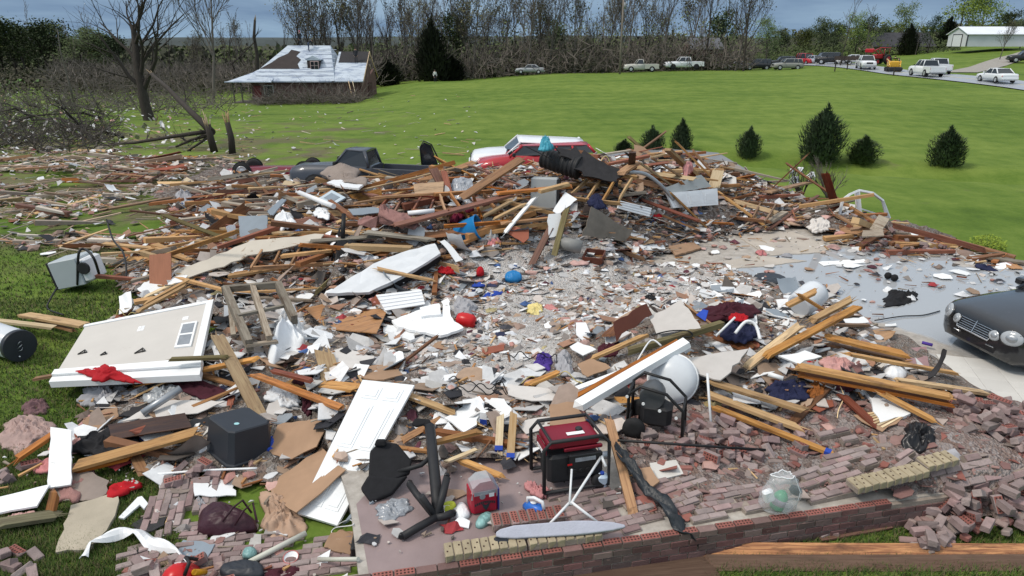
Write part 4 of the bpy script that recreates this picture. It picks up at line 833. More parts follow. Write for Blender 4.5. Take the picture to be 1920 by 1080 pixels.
M_SHEET=mat('white_bedsheet',(.76,.78,.80),.85,.06,5,bump=.25,bscale=10);M_GREYC=mat('grey_cloth',(.36,.36,.38),.9,.15,6,bump=.3,bscale=14);M_MAROON=mat('maroon_cloth',(.055,.010,.018),.9,.25,8,bump=.3);M_REDC=mat('red_cloth',(.42,.008,.015),.85,.15,8,bump=.2);M_NAVY=mat('navy_cloth',(.018,.022,.06),.9,.25,8,bump=.3);M_BLUEC=mat('blue_cloth',(.02,.06,.35),.8,.2,8);M_PURP=mat('purple_cloth',(.075,.04,.26),.85,.2,8);M_TANC=mat('tan_blanket',(.46,.31,.22),.9,.14,5,bump=.3,bscale=18,spots=(.30,.18,.12),spotscale=6,spotcut=.64);M_YELC=mat('pale_yellow_cloth',(.62,.52,.22),.85,.1,5);M_PINK=mat('pink_insulation',(.50,.235,.215),.95,.25,7,hue=.015,bump=.6,bscale=25,spots=(.33,.19,.15),spotscale=5,spotcut=.6);M_TEAL=mat('teal_plastic',(.06,.32,.42),.4,.1,3);M_BLUEP=mat('blue_plastic',(.015,.19,.46),.35,.1,3);M_REDP=mat('red_plastic',(.50,.012,.014),.3,.08,3,rnd=0);M_WPLAS=mat('white_plastic',(.78,.79,.80),.4,.05,4,rnd=.05,spots=(.42,.40,.38),spotscale=9,spotcut=.69);M_LIME=mat('lime_paper',(.55,.62,.06),.7,.08);M_CLEAR=mat('clear_film',(.55,.58,.60),.25,.15,7,alpha=.55,spec=.6);M_FILM=mat('grey_film',(.30,.32,.35),.25,.3,9,spec=.6);M_STEEL=mat('galvanised_steel',(.40,.42,.44),.35,.15,4,metal=.5);M_IRON=mat('black_iron',(.016,.016,.017),.5,.3,9)
M_GREYB=mat('grey_brown_tarp',(.27,.22,.19),.8,.2,3,bump=.3)
# builders for wreckage
def mark(p,phrase):LANDMARKS.append((p[0],p[1],to_px(p),phrase))
def board_mesh(L,w_,t,r,jag=.0,warp=.01,name='board'):
 b=MB();n=5;j0=[r.uniform(-1,1)*jag for _ in range(4)];j1=[r.uniform(-1,1)*jag for _ in range(4)];ph=r.uniform(0,6);tw=r.gauss(0,.02)
 for i in range(n+1):
  f=i/n;x=(f-.5)*L;by=warp*math.sin(f*3.14)*L*.3*math.cos(ph);bz=warp*math.sin(f*3.14)*L*.3*math.sin(ph);a=tw*(f-.5)*2
  for k,(y,z)in enumerate(((-w_/2,-t/2),(w_/2,-t/2),(w_/2,t/2),(-w_/2,t/2))):
   xx=x+(j0[k]if i==0 else j1[k]if i==n else 0)
   b.v.append((xx,y*math.cos(a)-z*math.sin(a)+by,y*math.sin(a)+z*math.cos(a)+bz))
 for i in range(n):
  for k in range(4):b.face((i*4+k,i*4+(k+1)%4,i*4+4+(k+1)%4,i*4+4+k))
 b.face((3,2,1,0));b.face((n*4,n*4+1,n*4+2,n*4+3))
 if jag>.03:
  for e_ in(-1,1):
   for k in range(r.randint(1,3)):
    y=r.uniform(-.4,.4)*w_;z=r.uniform(-.3,.3)*t;o=len(b.v);q=w_*.12
    x0=e_*(L/2-.1);b.v+=[(x0,y-q,z-t*.2),(x0,y+q,z-t*.2),(x0,y,z+t*.3),(x0+e_*r.uniform(.15,.15+jag*1.6),y+r.gauss(0,.02),z)]
    fs=((0,1,3),(1,2,3),(2,0,3))if e_>0 else((1,0,3),(2,1,3),(0,2,3))
    [b.face(tuple(o+i for i in f))for f in fs]
 return b.mesh(name)
def lumber(name,label,x0,y0,h0,x1,y1,h1,w_,t,m,jag=.06,roll=0.0,cat='board',group=None,seed=None,mk=None):
 p,q=S(x0,y0,h0),S(x1,y1,h1);r=random.Random(seed if seed is not None else int(x0*7+y0*13+x1))
 me=board_mesh((q-p).length,w_,t,r,jag);me.materials.append(m)
 M=frame((p+q)/2+Vector((0,0,t/2)),q-p) @ Matrix.Rotation(roll,4,'X')
 o=link(name,me,M=M);tag(o,label,cat,group)
 if mk:mark((p+q)/2,mk)
 return o
def fit_plane(pts):
 c=sum(pts,Vector())/len(pts);sxx=sxy=syy=sxz=syz=0
 for p in pts:
  d=p-c;sxx+=d.x*d.x;sxy+=d.x*d.y;syy+=d.y*d.y;sxz+=d.x*d.z;syz+=d.y*d.z
 D=sxx*syy-sxy*sxy
 if abs(D)<1e-9:return c,Vector((0,0,1))
 a=(sxz*syy-syz*sxy)/D;b_=(syz*sxx-sxz*sxy)/D
 return c,Vector((-a,-b_,1)).normalized()
def sheet(name,label,cat,poly,h,t,m,jag=0.0,seed=0,mk=None,parts=None,curl=0.0,parent=None):
 """a rigid flat piece with real thickness; poly: picture outline, h: height above the heap (one value or one per corner)"""
 hs=h if isinstance(h,(list,tuple))else[h]*len(poly);pts=[S(x,y,k)for(x,y),k in zip(poly,hs)]
 c,n=fit_plane(pts);pts=[onray(x,y,c,n)for x,y in poly]
 M=frame(c,pts[1]-pts[0],n);Mi=M.inverted();loc=[Mi @ p for p in pts];P2=[(p.x,p.y)for p in loc]
 r=random.Random(seed+int(poly[0][0]))
 if jag:
  Q=[]
  for i,a in enumerate(P2):
   b_=P2[(i+1)%len(P2)];L=math.hypot(b_[0]-a[0],b_[1]-a[1]);k=max(1,min(9,int(L/.12)))
   for s in range(k):
    f=s/k;Q.append((lerp(a[0],b_[0],f)+r.gauss(0,jag),lerp(a[1],b_[1],f)+r.gauss(0,jag)))
  P2=Q
 b=MB();b.prism(P2,-t,0)
 o=b.build(name,m,label=label,cat=cat)if parent is None else b.build(name,m,parent)
 bm=bmesh.new();bm.from_mesh(o.data);bmesh.ops.triangulate(bm,faces=[f for f in bm.faces if len(f.verts)>4]);bm.to_mesh(o.data);bm.free()
 o.matrix_world=M
 if mk:mark(c,mk)
 o['_q']=[v for p in loc[:4]for v in(p.x,p.y)]
 return o
def quadpt(o,u,v):
 q=o['_q'];a,b_,c,d=[(q[2*i],q[2*i+1])for i in range(4)]
 return tuple(lerp(lerp(a[k],b_[k],u),lerp(d[k],c[k],u),v)for k in(0,1))
def quad_part(o,nm,u0,u1,v0,v1,z0,z1,m):
 b=MB();b.prism([quadpt(o,u0,v0),quadpt(o,u1,v0),quadpt(o,u1,v1),quadpt(o,u0,v1)],z0,z1)
 return b.build(nm,m,o)
def chaikin(p,n=1):
 for _ in range(n):
  q=[]
  for i in range(len(p)):
   a,b_=p[i],p[(i+1)%len(p)];q+=[a*.75+b_*.25,a*.25+b_*.75]
  p=q
 return p
def blob(name,label,cat,poly,h,m,fold=.05,up=0.0,seed=0,flat=.45,freq=4.0,mk=None,jit=.015,rings=18,parent=None,follow=True,cs=1.0):
 """soft crumpled thing: outline on the heap, low dome broken by sharp creases"""
 pts=[S(x,y,up)for x,y in poly];c=sum(pts,Vector())/len(pts);size=sum((p-c).length for p in pts)/len(pts)
 pts=chaikin(pts,4 if len(poly)<7 else 3);n=len(pts);sd_=Vector((seed*3.1+poly[0][0]*.37,poly[0][1]*.21,0));soft=fold<=.02;b=MB()
 for k in range(rings+1):
  f=k/rings
  for i,p in enumerate(pts):
   q=c.lerp(p,f);u=Vector((q.x,q.y,0))/size*cs;rd=0
   wv=noise.noise_vector(u*1.3+sd_)*.5
   for(fr,am)in((1.3,.45),(3.1,.36),(7.0,.2)):rd+=am*(1-abs(noise.noise((u+wv)*fr+sd_))*2.0)
   e_=1+(.34*noise.noise(u*1.9+sd_+Vector((0,0,9)))+.26*noise.noise(u*4.6+sd_))*f*(0.2 if soft else 1)
   q=c.lerp(p,f*e_);zz=(surf(q.x,q.y)+up)if follow else lerp(c.z,p.z,f)
   dome=max(0,1-f**2.4)**flat
   z=zz+(h*dome*(.8+.25*rd)if soft else h*.78*(dome**1.5)*(.06+1.25*max(0,rd)**1.6)+fold*.5*(1-abs(noise.noise((u+wv)*4.5+sd_))*2.2)*(1-f*.7))
   b.v.append((q.x,q.y,max(z,zz)if k<rings else zz-.015))
 for k in range(rings):
  for i in range(n):b.face((k*n+i,(k+1)*n+i,(k+1)*n+(i+1)%n,k*n+(i+1)%n),None,True)
 b.face(tuple(rings*n+i for i in reversed(range(n))))
 o=b.build(name,m,label=label,cat=cat)if parent is None else b.build(name,m,parent)
 if parent is None:recentre(o)
 if mk:mark(c,mk)
 return o
def pipe(name,label,cat,pts,r,m,n=8,mk=None,parent=None,group=None):
 """pts: (px, py, height above the heap)"""
 P=[S(x,y,h)+Vector((0,0,r))for x,y,h in pts]
 if len(P)>2:
  Q=[]
  for i in range(len(P)-1):
   a,b_,c,d=P[max(i-1,0)],P[i],P[i+1],P[min(i+2,len(P)-1)]
   for s in range(5):
    t=s/5;Q.append(.5*((2*b_)+(c-a)*t+(2*a-5*b_+4*c-d)*t*t+(3*b_-a-3*c+d)*t**3))
  P=Q+[P[-1]]
 b=MB();b.tube(P,r,n)
 if parent is not None:return b.build(name,m,parent)
 o=b.build(name,m,label=label,cat=cat,group=group);recentre(o)
 if mk:mark(P[len(P)//2],mk)
 return o
def base_at(px,py,up=0.0,rz=0.0,rx=0.0,ry=0.0):
 p=S(px,py,0);return Matrix.Translation(p+Vector((0,0,up))) @ Matrix.Rotation(rz,4,'Z') @ Matrix.Rotation(ry,4,'Y') @ Matrix.Rotation(rx,4,'X')
 # brickwork
M_BRICK=mat('brick_face',(.275,.198,.188),.85,.22,9,hue=.012,rnd=.28,bump=.4,bscale=45,spots=(.36,.29,.26),spotscale=14,spotcut=.66);M_BRICKR=mat('red_brick_core',(.27,.10,.082),.9,.2,12,rnd=.15,bump=.3);M_MORT=mat('mortar',(.30,.25,.21),.95,.2,10,rnd=.05,bump=.5,bscale=50);M_BRICKT=mat('tan_mortared_brick',(.36,.30,.20),.9,.2,9,rnd=.1,bump=.4);M_BRICKD=mat('wall_brick',(.175,.098,.088),.8,.18,6,hue=.012,rnd=.4,bump=.4,bscale=45,spots=(.27,.17,.15),spotscale=10,spotcut=.63);M_HOLE=mat('brick_hole',(.05,.025,.02),.95,.1,rnd=0)
BL,BW,BH=.215,.10,.080
def brick_mesh(seed,cored=False,L=BL,W=BW,H=BH,m=None,chip=.006,redtop=False):
 r=random.Random(seed);b=MB();b.box((0,0,0),(L,W,H),ch=.006)
 b.v=[(x+r.gauss(0,chip*.4),y+r.gauss(0,chip*.4),z+r.gauss(0,chip*.3))for x,y,z in b.v]
 if chip>.004:
  k=r.choice(range(len(b.v)));v0=Vector(b.v[k])
  for i,v in enumerate(b.v):
   d=(Vector(v)-v0).length
   if d<.035:b.v[i]=tuple(Vector(v)*(1-.16*(1-d/.035)))
 me=b.mesh('brick',m or M_BRICK)
 if cored:
  me.materials.append(M_HOLE);me.materials.append(M_BRICKR);n0=len(b.f);c=MB();c.v=list(b.v);c.f=list(b.f);c.c=list(b.c);c.sm=list(b.sm);mi=[0]*len(c.f)
  if redtop:
   c.box((0,0,H/2+.0005),(L*.94,W*.92,.003));mi+=[2]*6
  for i in range(5):
   for j in(-1,1):
    if m is M_BRICKT and r.random()<.82:continue
    x=(i-2)*L*.18;y=j*W*.2;c.lathe([(.0125,H/2-.02),(.0125,H/2+.0035)],6,Matrix.Translation((x,y,0)),smooth=False);mi+=[1]*(len(c.f)-len(mi))
  me=c.mesh('brick',m or M_BRICK);me.materials.append(M_HOLE);me.materials.append(M_BRICKR);me.polygons.foreach_set('material_index',mi)
 return me
BRK=[brick_mesh(i)for i in range(6)];BRKC=[brick_mesh(20+i,True,redtop=True)for i in range(3)];BRKD=[brick_mesh(30+i,m=M_BRICKD,chip=.002)for i in range(3)];BRKDC=[brick_mesh(40+i,True,m=M_BRICKD,chip=.002,redtop=True)for i in range(2)];BRKT=[brick_mesh(50+i,True,m=M_BRICKT)for i in range(2)]
HALF=[brick_mesh(70+i,L=.11)for i in range(3)]
def brick_panel(label,poly,h,axis_px,t=.085,mk=None,seed=0,drop=.14,meshes=None,up_t=.0):
 """a fallen piece of brick veneer lying face up: mortar slab with every brick its own piece"""
 hs=h if isinstance(h,(list,tuple))else[h]*len(poly);pts=[S(x,y,k)for(x,y),k in zip(poly,hs)]
 c,n=fit_plane(pts);pts=[onray(x,y,c,n)for x,y in poly];a=onray(*axis_px[0],c,n);b_=onray(*axis_px[1],c,n)
 M=frame(c,b_-a,n);Mi=M.inverted();P2=[((Mi @ p).x,(Mi @ p).y)for p in pts]
 root=thing('brick_wall_piece',label,'brick wall',M);r=random.Random(seed+int(poly[0][0]));x0,x1=min(p[0]for p in P2),max(p[0]for p in P2);y0,y1=min(p[1]for p in P2),max(p[1]for p in P2)
 fw,fh=BL+.011,BH+.012;rows=int((y1-y0)/fh)+1;cells=[]
 for j in range(rows+1):
  y=y0+j*fh;off=(j%2)*fw/2
  for i in range(int((x1-x0)/fw)+3):
   x=x0-fw+off+i*fw
   if inpoly((x,y),P2)and r.random()>drop:cells.append((x,y))
 mb_=MB()
 for(x,y)in cells:mb_.box((x,y,-t*.55),(fw,fh,t*.8))
 mb_.build('mortar_bed',M_MORT,root)
 for(x,y)in cells:
  o=bpy.data.objects.new('brick',r.choice(meshes or BRK));COL.objects.link(o);o.parent=root
  o.matrix_local=Matrix.Translation((x+r.gauss(0,.0015),y+r.gauss(0,.0015),-.043+r.gauss(0,.007))) @ Matrix.Rotation(r.gauss(0,.03),4,'Z') @ Matrix.Rotation(math.pi/2+r.gauss(0,.04),4,'X')
 if mk:mark(c,mk)
 return root
def brick_row(label,a_px,b_px,h,m_list,mk=None,seed=0,rows=1):
 """a strip of bricks still mortared side by side (a soldier course or a wall top)"""
 p,q=S(*a_px,h),S(*b_px,h);L=(q-p).length;root=thing('brick_strip',label,'brick wall',frame(p,q-p));r=random.Random(seed);n=int(L/(BW-.006));b=MB();b.box((L/2,0,.04),(L,BL*.96,.066));b.build('mortar_bed',M_MORT,root)
 for i in range(n):
  o=bpy.data.objects.new('brick',r.choice(m_list));COL.objects.link(o);o.parent=root;o.matrix_local=Matrix.Translation(((i+.5)*L/n,r.gauss(0,.003),.047+r.gauss(0,.003))) @ Matrix.Rotation(math.pi/2+r.gauss(0,.02),4,'Z') @ Matrix.Diagonal((1,.86,1.15,1))
 if mk:mark((p+q)/2,mk)
 return root
 # the porch front: a low brick wall, every brick a piece
WA,WB=plane_px(792,1068,0.0),plane_px(1800,921,0.0)
dv=(WB-WA);WL=dv.length;ux=dv.normalized();WA=WA-ux*1.2;WL+=1.2
pw=thing('porch_wall','low brick foundation wall along the front of the wrecked porch','brick wall',frame(Vector((WA.x,WA.y,-.42)),ux));mark(plane_px(1300,995,0),'low porch wall')
b=MB();b.box((WL/2,.02,.175),(WL,.14,.46));b.build('mortar_bed',M_MORT,pw)
r_=random.Random(3);fw=BL+.011;fh=BH+.012
for c_ in range(5):
 n=int(WL/fw)
 for i in range(n):
  x=(i+.5+(c_%2)*.5)*fw
  if x>WL-.05 or(c_==4 and x>WL-1.0)or(c_==0 and x<1.5):continue
  o=bpy.data.objects.new('brick',(BRKDC if c_==4 and r_.random()<.7 else BRKD)[r_.randint(0,1)]);COL.objects.link(o);o.parent=pw;o.matrix_local=Matrix.Translation((x,-.012+r_.gauss(0,.002),.03+c_*fh)) @ Matrix.Rotation(r_.gauss(0,.006),4,'Z')
  # fallen veneer pieces on the porch
brick_panel('large fallen brick wall piece between the ironing board and the leaning two-by-four',[(1010,935),(1052,915),(1160,915),(1240,962),(1215,990),(1185,1003),(1060,990)],.03,((1060,990),(1200,955)),mk='large fallen brick piece',seed=1)
brick_panel('fallen brick wall piece between the leaning two-by-four and the jagged crack',[(1222,905),(1300,885),(1325,905),(1318,935),(1300,958),(1290,978),(1262,968),(1236,935)],.05,((1262,968),(1318,950)),mk='cracked brick piece',seed=2)
brick_panel('fallen brick wall piece right of the jagged crack behind the clear plastic bag',[(1332,925),(1352,905),(1400,895),(1450,925),(1455,950),(1415,962),(1300,978),(1318,955)],.05,((1300,978),(1420,955)),mk='brick piece by plastic bag',seed=3)
brick_panel('square brick wall piece with stepped edges right of the clear plastic bag',[(1545,848),(1625,832),(1645,852),(1618,893),(1568,908),(1535,882)],.10,((1568,908),(1618,893)),mk='square brick piece',seed=4)
brick_panel('small tilted brick wall piece below the black duffel bag',[(1668,862),(1705,838),(1728,860),(1690,884)],[.10,.2,.2,.10],((1668,862),(1705,838)),seed=5,mk='tilted brick piece')
brick_panel('brick wall piece breaking into rows right of the long tan brick strip',[(1738,880),(1790,858),(1838,852),(1875,885),(1835,915),(1770,912)],.12,((1770,912),(1835,898)),seed=6,mk='broken brick rows')
brick_panel('grey brick wall piece half buried at the right edge of the brick heap',[(1858,905),(1885,885),(1925,875),(1930,915),(1885,928)],.16,((1858,905),(1925,880)),seed=7)
brick_panel('brick wall piece behind the square one beside the blue-tipped board',[(1470,890),(1500,870),(1548,888),(1553,905),(1500,922),(1462,905)],.08,((1500,922),(1553,905)),seed=8)
brick_panel('long low brick wall piece lying along the top of the porch wall',[(1510,925),(1590,905),(1700,885),(1712,897),(1590,925),(1520,940)],.05,((1520,940),(1700,893)),seed=9)
brick_panel('rust coloured brick wall piece behind the blue-tipped board',[(1530,812),(1570,800),(1640,806),(1640,820),(1560,836)],.12,((1560,836),(1640,818)),seed=10)
brick_panel('brick walkway piece beside the purple handbag',[(255,985),(300,905),(345,885),(420,890),(400,945),(330,1010),(270,1012)],.04,((270,1012),(300,905)),seed=11,mk='brick walkway piece')
brick_panel('brick walkway piece in front of the purple handbag',[(320,1040),(365,975),(480,985),(580,1000),(660,985),(665,1075),(420,1090),(330,1085)],.03,((420,1090),(660,1060)),seed=12,mk='front brick walkway')
brick_panel('broken brick piece behind the white bent gutter',[(215,1085),(235,1030),(300,1010),(315,1060),(300,1090)],.05,((235,1030),(300,1012)),seed=13)
brick_row('tan strip of cored bricks under the left end of the ironing board',(833,1043),(984,1022),.02,BRKT,mk='left tan brick strip',seed=1)
brick_row('tan strip of cored bricks under the right half of the ironing board',(988,1022),(1125,1003),.02,BRKT,seed=2)
brick_row('long tan brick strip propped across the fallen brickwork right of the plastic bag',(1596,918),(1730,886),.14,BRKT,mk='long tan brick strip',seed=3)
brick_row('short tan brick strip behind the end of the long one',(1727,878),(1786,864),.16,BRKT,seed=4)
brick_row('strip of red cored bricks beside the blue iron',(922,987),(1056,970),.02,BRKC,seed=5)
# ceramic tiles by the car
M_TILE=mat('cream_tile',(.62,.60,.56),.3,.06,3,rnd=.08,spots=(.45,.42,.38),spotscale=5,spotcut=.66)
tf=thing('tile_floor','cream ceramic tile floor in front of the dark car','tile floor',Matrix.Translation(plane_px(1830,740,0)));o0=plane_px(1830,740,0);a_=math.atan2(-.30,1);TP=[(plane_px(x,y,0).x-o0.x,plane_px(x,y,0).y-o0.y)for x,y in[(1740,690),(1800,668),(2050,700),(2080,860),(1830,860),(1760,800)]]
tmesh=MB();tmesh.box((0,0,0),(.415,.415,.014),ch=.003);tmesh=tmesh.mesh('tile',M_TILE)
for i in range(-12,13):
 for j in range(-8,9):
  x,y=i*.42,j*.42;X,Y=x*math.cos(a_)-y*math.sin(a_),x*math.sin(a_)+y*math.cos(a_)
  if inpoly((X,Y),TP):o=bpy.data.objects.new('tile',tmesh);COL.objects.link(o);o.parent=tf;o.matrix_local=Matrix.Translation((X,Y,.007)) @ Matrix.Rotation(a_,4,'Z')
mark(o0,'tile floor')
sheet('floor_tile','white floor tiles showing among bricks right of the leaning two-by-four','tile',[(1218,868),(1268,862),(1282,888),(1228,902)],.05,.02,M_TILE,.003)
# wrecked vehicles
def place(px,Y,z,rz,rx=0,ry=0):
 d=Y*CP-(z-CAM.z)*SP;return Matrix.Translation(((px-960)/F*d,Y,z)) @ Matrix.Rotation(rz,4,'Z') @ Matrix.Rotation(ry,4,'Y') @ Matrix.Rotation(rx,4,'X')
def dent(root,amt,seed,freq=1.6):
 for o in root.children:
  if o.name.split('.')[0]in('body','roof','bed','windows','pillar'):
   for v in o.data.vertices:
    c=Vector(v.co);v.co=c+noise.noise_vector(c*freq+Vector((seed,0,0)))*amt
M_INT=mat('dark_interior',(.03,.03,.032),.9,.2)
t_=vehicle('pickup_truck','pickup','crushed dark grey pickup truck half buried in the heap with lumber in its bed',place(686,25.9,-.32,R(176),R(4),R(-2)),P_DGREY,W=1.85,L=5.2,H=1.78,bedmat=W_BRWN);dent(t_,.07,1);mark((-5.5,25.2,.5),'grey pickup');mark(Vector((-7.2,25,.4)),'pickup hood')
t_=vehicle('wrecked_car','suv','white car with crumpled roof behind the red car on top of the heap',place(990,27.6,.02,R(183),R(-4),R(-3)),P_WHITE,W=1.8,L=4.6,H=1.62);dent(t_,.06,2);mark((.6,27,1.4),'white car roof')
t_=vehicle('wrecked_car','suv','smashed red car wedged in the heap in front of the white car',place(1000,26.1,.15,R(186),R(4),R(2)),P_RED,W=1.8,L=4.2,H=1.42);dent(t_,.09,3);mark((.8,25.2,1.0),'red car')
t_=vehicle('wrecked_car','sedan','maroon car rolled onto its roof with two wheels showing at the left',place(520,27.8,.72,R(4),R(176)),P_MAR,W=1.7,L=3.9,H=1.3);dent(t_,.08,4);mark((-9.6,27,.5),'maroon overturned car')
# standing car door on the pickup's tailgate
p=at_depth(808,312,27.2);cdr=thing('car_door','torn off car door frame standing on edge behind the grey pickup bed','car door',Matrix.Translation(p) @ Matrix.Rotation(R(20),4,'Z'))
b=MB();b.tube([(-.35,0,0),(-.4,0,.75),(-.25,0,1.0),(.05,0,.85),(.3,0,.3),(.35,0,0),(-.35,0,0)],.03,6);b.build('window_frame',M_BLACKP,cdr)
b=MB();b.prism([(-.36,.05),(-.38,.75),(-.24,.95),(.03,.82),(.3,.05)],-.005,.005,Matrix.Rotation(math.pi/2,4,'X'));b.build('glass',M_GLASS,cdr)
b=MB();b.box((0,0,-.2),(.75,.08,.4),ch=.03);b.build('panel',P_DGREY,cdr)
# dark saloon at the right edge
M_CARB=mat('dusty_dark_paint',(.010,.011,.014),.3,.3,2.2,rnd=0,coat=.8,spots=(.022,.023,.026),spotscale=5,spotcut=.6)
CM=Matrix.Translation((10.32,11.36,0)) @ Matrix.Rotation(R(190),4,'Z')
car=thing('saloon_car','dusty dark saloon car with twin oval headlights on the wet floor','car',CM);mark((8.6,11,.5),'dark saloon car')
b=MB()
def cring(x,w_,zb,zt,sh=.86,cr=.05):
 zm=lerp(zb,zt,.5);h=[(x,-w_*.90,zb),(x,-w_*.985,zb+.10),(x,-w_,zm),(x,-w_*.985,lerp(zm,zt,.6)),(x,-w_*.94,zt-.02),(x,-w_*sh,zt+.012),(x,-w_*.5,zt+cr*.8),(x,0,zt+cr)]
 return h+[(x,-y,z)for(x,y,z)in reversed(h[:-1])]
loft(b,[cring(2.42,.50,.30,.62,.9,.02),cring(2.40,.68,.25,.70,.9,.03),cring(2.31,.80,.21,.755,.88,.05),cring(2.15,.87,.20,.79,.82,.05),cring(1.9,.89,.20,.825,.80,.055),cring(1.5,.90,.22,.865,.80,.06),cring(1.0,.90,.22,.905,.83,.055),cring(.78,.90,.22,.92,.88,.05),cring(.4,.90,.22,.91,.93,.01),cring(-.6,.90,.22,.92,.93,.01),cring(-1.4,.90,.22,.93,.92,.02),cring(-1.75,.89,.22,.95,.85,.04),cring(-2.2,.85,.25,.92,.84,.04),cring(-2.36,.76,.32,.82,.85,.03)])
b.build('body',M_CARB,car)
g=MB();wb,wt,belt,H=.84,.62,.93,1.42;fb,rb,ft,rt=.85,-1.85,.05,-1.15
g.add([(fb,-wb,belt-.03),(fb,wb,belt-.03),(rb,wb,belt),(rb,-wb,belt),(ft,-wt,H-.04),(ft,wt,H-.04),(rt,wt,H-.04),(rt,-wt,H-.04)],[(0,1,5,4),(1,2,6,5),(2,3,7,6),(3,0,4,7)]);g.build('windows',M_GLASS,car)
g=MB();loft(g,[[(x,-y,H-.06),(x,-y*.9,H-.01),(x,0,H+.02),(x,y*.9,H-.01),(x,y,H-.06)]for x,y in((ft+.05,wt*.98),(ft-.2,wt*1.05),(rt+.2,wt*1.05),(rt-.05,wt))]);g.build('roof',M_CARB,car)
for s in(-1,1):
 for(x0,x1,rr)in[(fb,ft,.045),(rb,rt,.07),(-.55,-.55,.04)]:g=MB();g.tube([(x0,s*wb,belt-.03),(x1,s*wt,H-.05)],rr,6);g.build('pillar',M_CARB,car)
 # twin oval lamps
 for(y,z,ry_,rz_,x,ln)in((.64,.645,.165,.125,2.315,.14),(.395,.60,.098,.088,2.39,.10)):
  d=Vector((.86,s*(.50 if y>.5 else .25),.28)).normalized();L_=frame(Vector((x,s*y,z)),d.orthogonal(),d)
  xx=Vector((-d.y,d.x,0)).normalized();zz=d.cross(xx);L_=Matrix.Identity(4)
  for i in range(3):L_[i][0],L_[i][1],L_[i][2],L_[i][3]=xx[i],zz[i],d[i],(x,s*y,z)[i]
  g=MB();g.lathe([(1,0),(1.0,.55),(.96,.75),(.75,.95),(.4,1.05),(.05,1.08)],22,L_ @ Matrix.Diagonal((ry_,rz_,ln*.6,1)));hl=g.build('headlight',M_LAMPW,car)
  g=MB();g.lathe([(1.0,-.4),(1.08,.3),(1.10,.5),(1.0,.6)],22,L_ @ Matrix.Diagonal((ry_,rz_,ln*.6,1)));g.build('lamp_rim',M_CARB,hl)
  g=MB();g.lathe([(.55,.9),(.5,1.12),(.12,1.12)],16,L_ @ Matrix.Diagonal((ry_,rz_,ln*.6,1)));g.build('reflector',M_STEEL,hl)
 g=MB();g.tube([(2.43,s*.28,.40),(2.40,s*.50,.40),(2.30,s*.76,.40),(2.12,s*.875,.40),(1.9,s*.91,.40)],.012,6);g.build('bumper_strip',M_CHROME,car)
 g=MB();g.box((.62,s*.99,.98),(.16,.2,.14),ch=.04);g.build('mirror',M_CARB,car)
 for x in(1.55,-1.4):
  g=MB();g.lathe([(.37,0),(.37,.014)],20,Matrix.Translation((x,s*.897,.32)) @ Matrix.Rotation(-math.pi/2*s,4,'X'));g.build('wheel_arch',M_BLACKP,car);wheel(car,x,s*.82,.315,s)
GX=Matrix.Translation((2.425,0,.60)) @ Matrix.Rotation(R(-20),4,'Y')
g=MB();tp,bt=.41,.33
g.tube([(0,-tp,.115),(0,tp,.115),(0,bt,-.115),(0,-bt,-.115),(0,-tp,.115)],.013,6,M=GX);gr=g.build('grille',M_CHROME,car)
g=MB();g.prism([(-tp,.115),(tp,.115),(bt,-.115),(-bt,-.115)],-.02,-.005,GX @ Matrix(((0,0,1,0),(1,0,0,0),(0,1,0,0),(0,0,0,1))));g.build('grille_back',M_BLACKP,gr)
for k in range(5):
 z=.077-k*.0385;wv=lerp(bt,tp,(z+.115)/.23)-.01;g=MB();g.box((.004,0,z),(.02,wv*2,.007),GX);g.build('grille_bar',M_CHROME,gr)
g=MB();g.box((.012,0,0),(.015,.012,.22),GX);g.build('grille_bar',M_CHROME,gr)
EM=Matrix.Translation((2.2,0,.80)) @ Matrix.Rotation(R(8),4,'Y')
g=MB();g.lathe([(.034,0),(.034,.008),(.03,.010)],16,EM);em=g.build('emblem',M_CHROME,car)
for k in range(3):g=MB();a_=k*2.094;g.box((.014,0,.012),(.028,.006,.004),EM @ Matrix.Rotation(a_+3.14,4,'Z'));g.build('emblem_spoke',M_BLACKP,em)
g=MB();g.box((2.33,0,.33),(.1,.9,.06),ch=.02);g.build('air_intake',M_BLACKP,car)
for s in(-.45,.25):g=MB();g.tube([(.92,s,.95),(.55,s+.5,1.06)],.012,5);g.build('wiper',M_BLACKP,car)
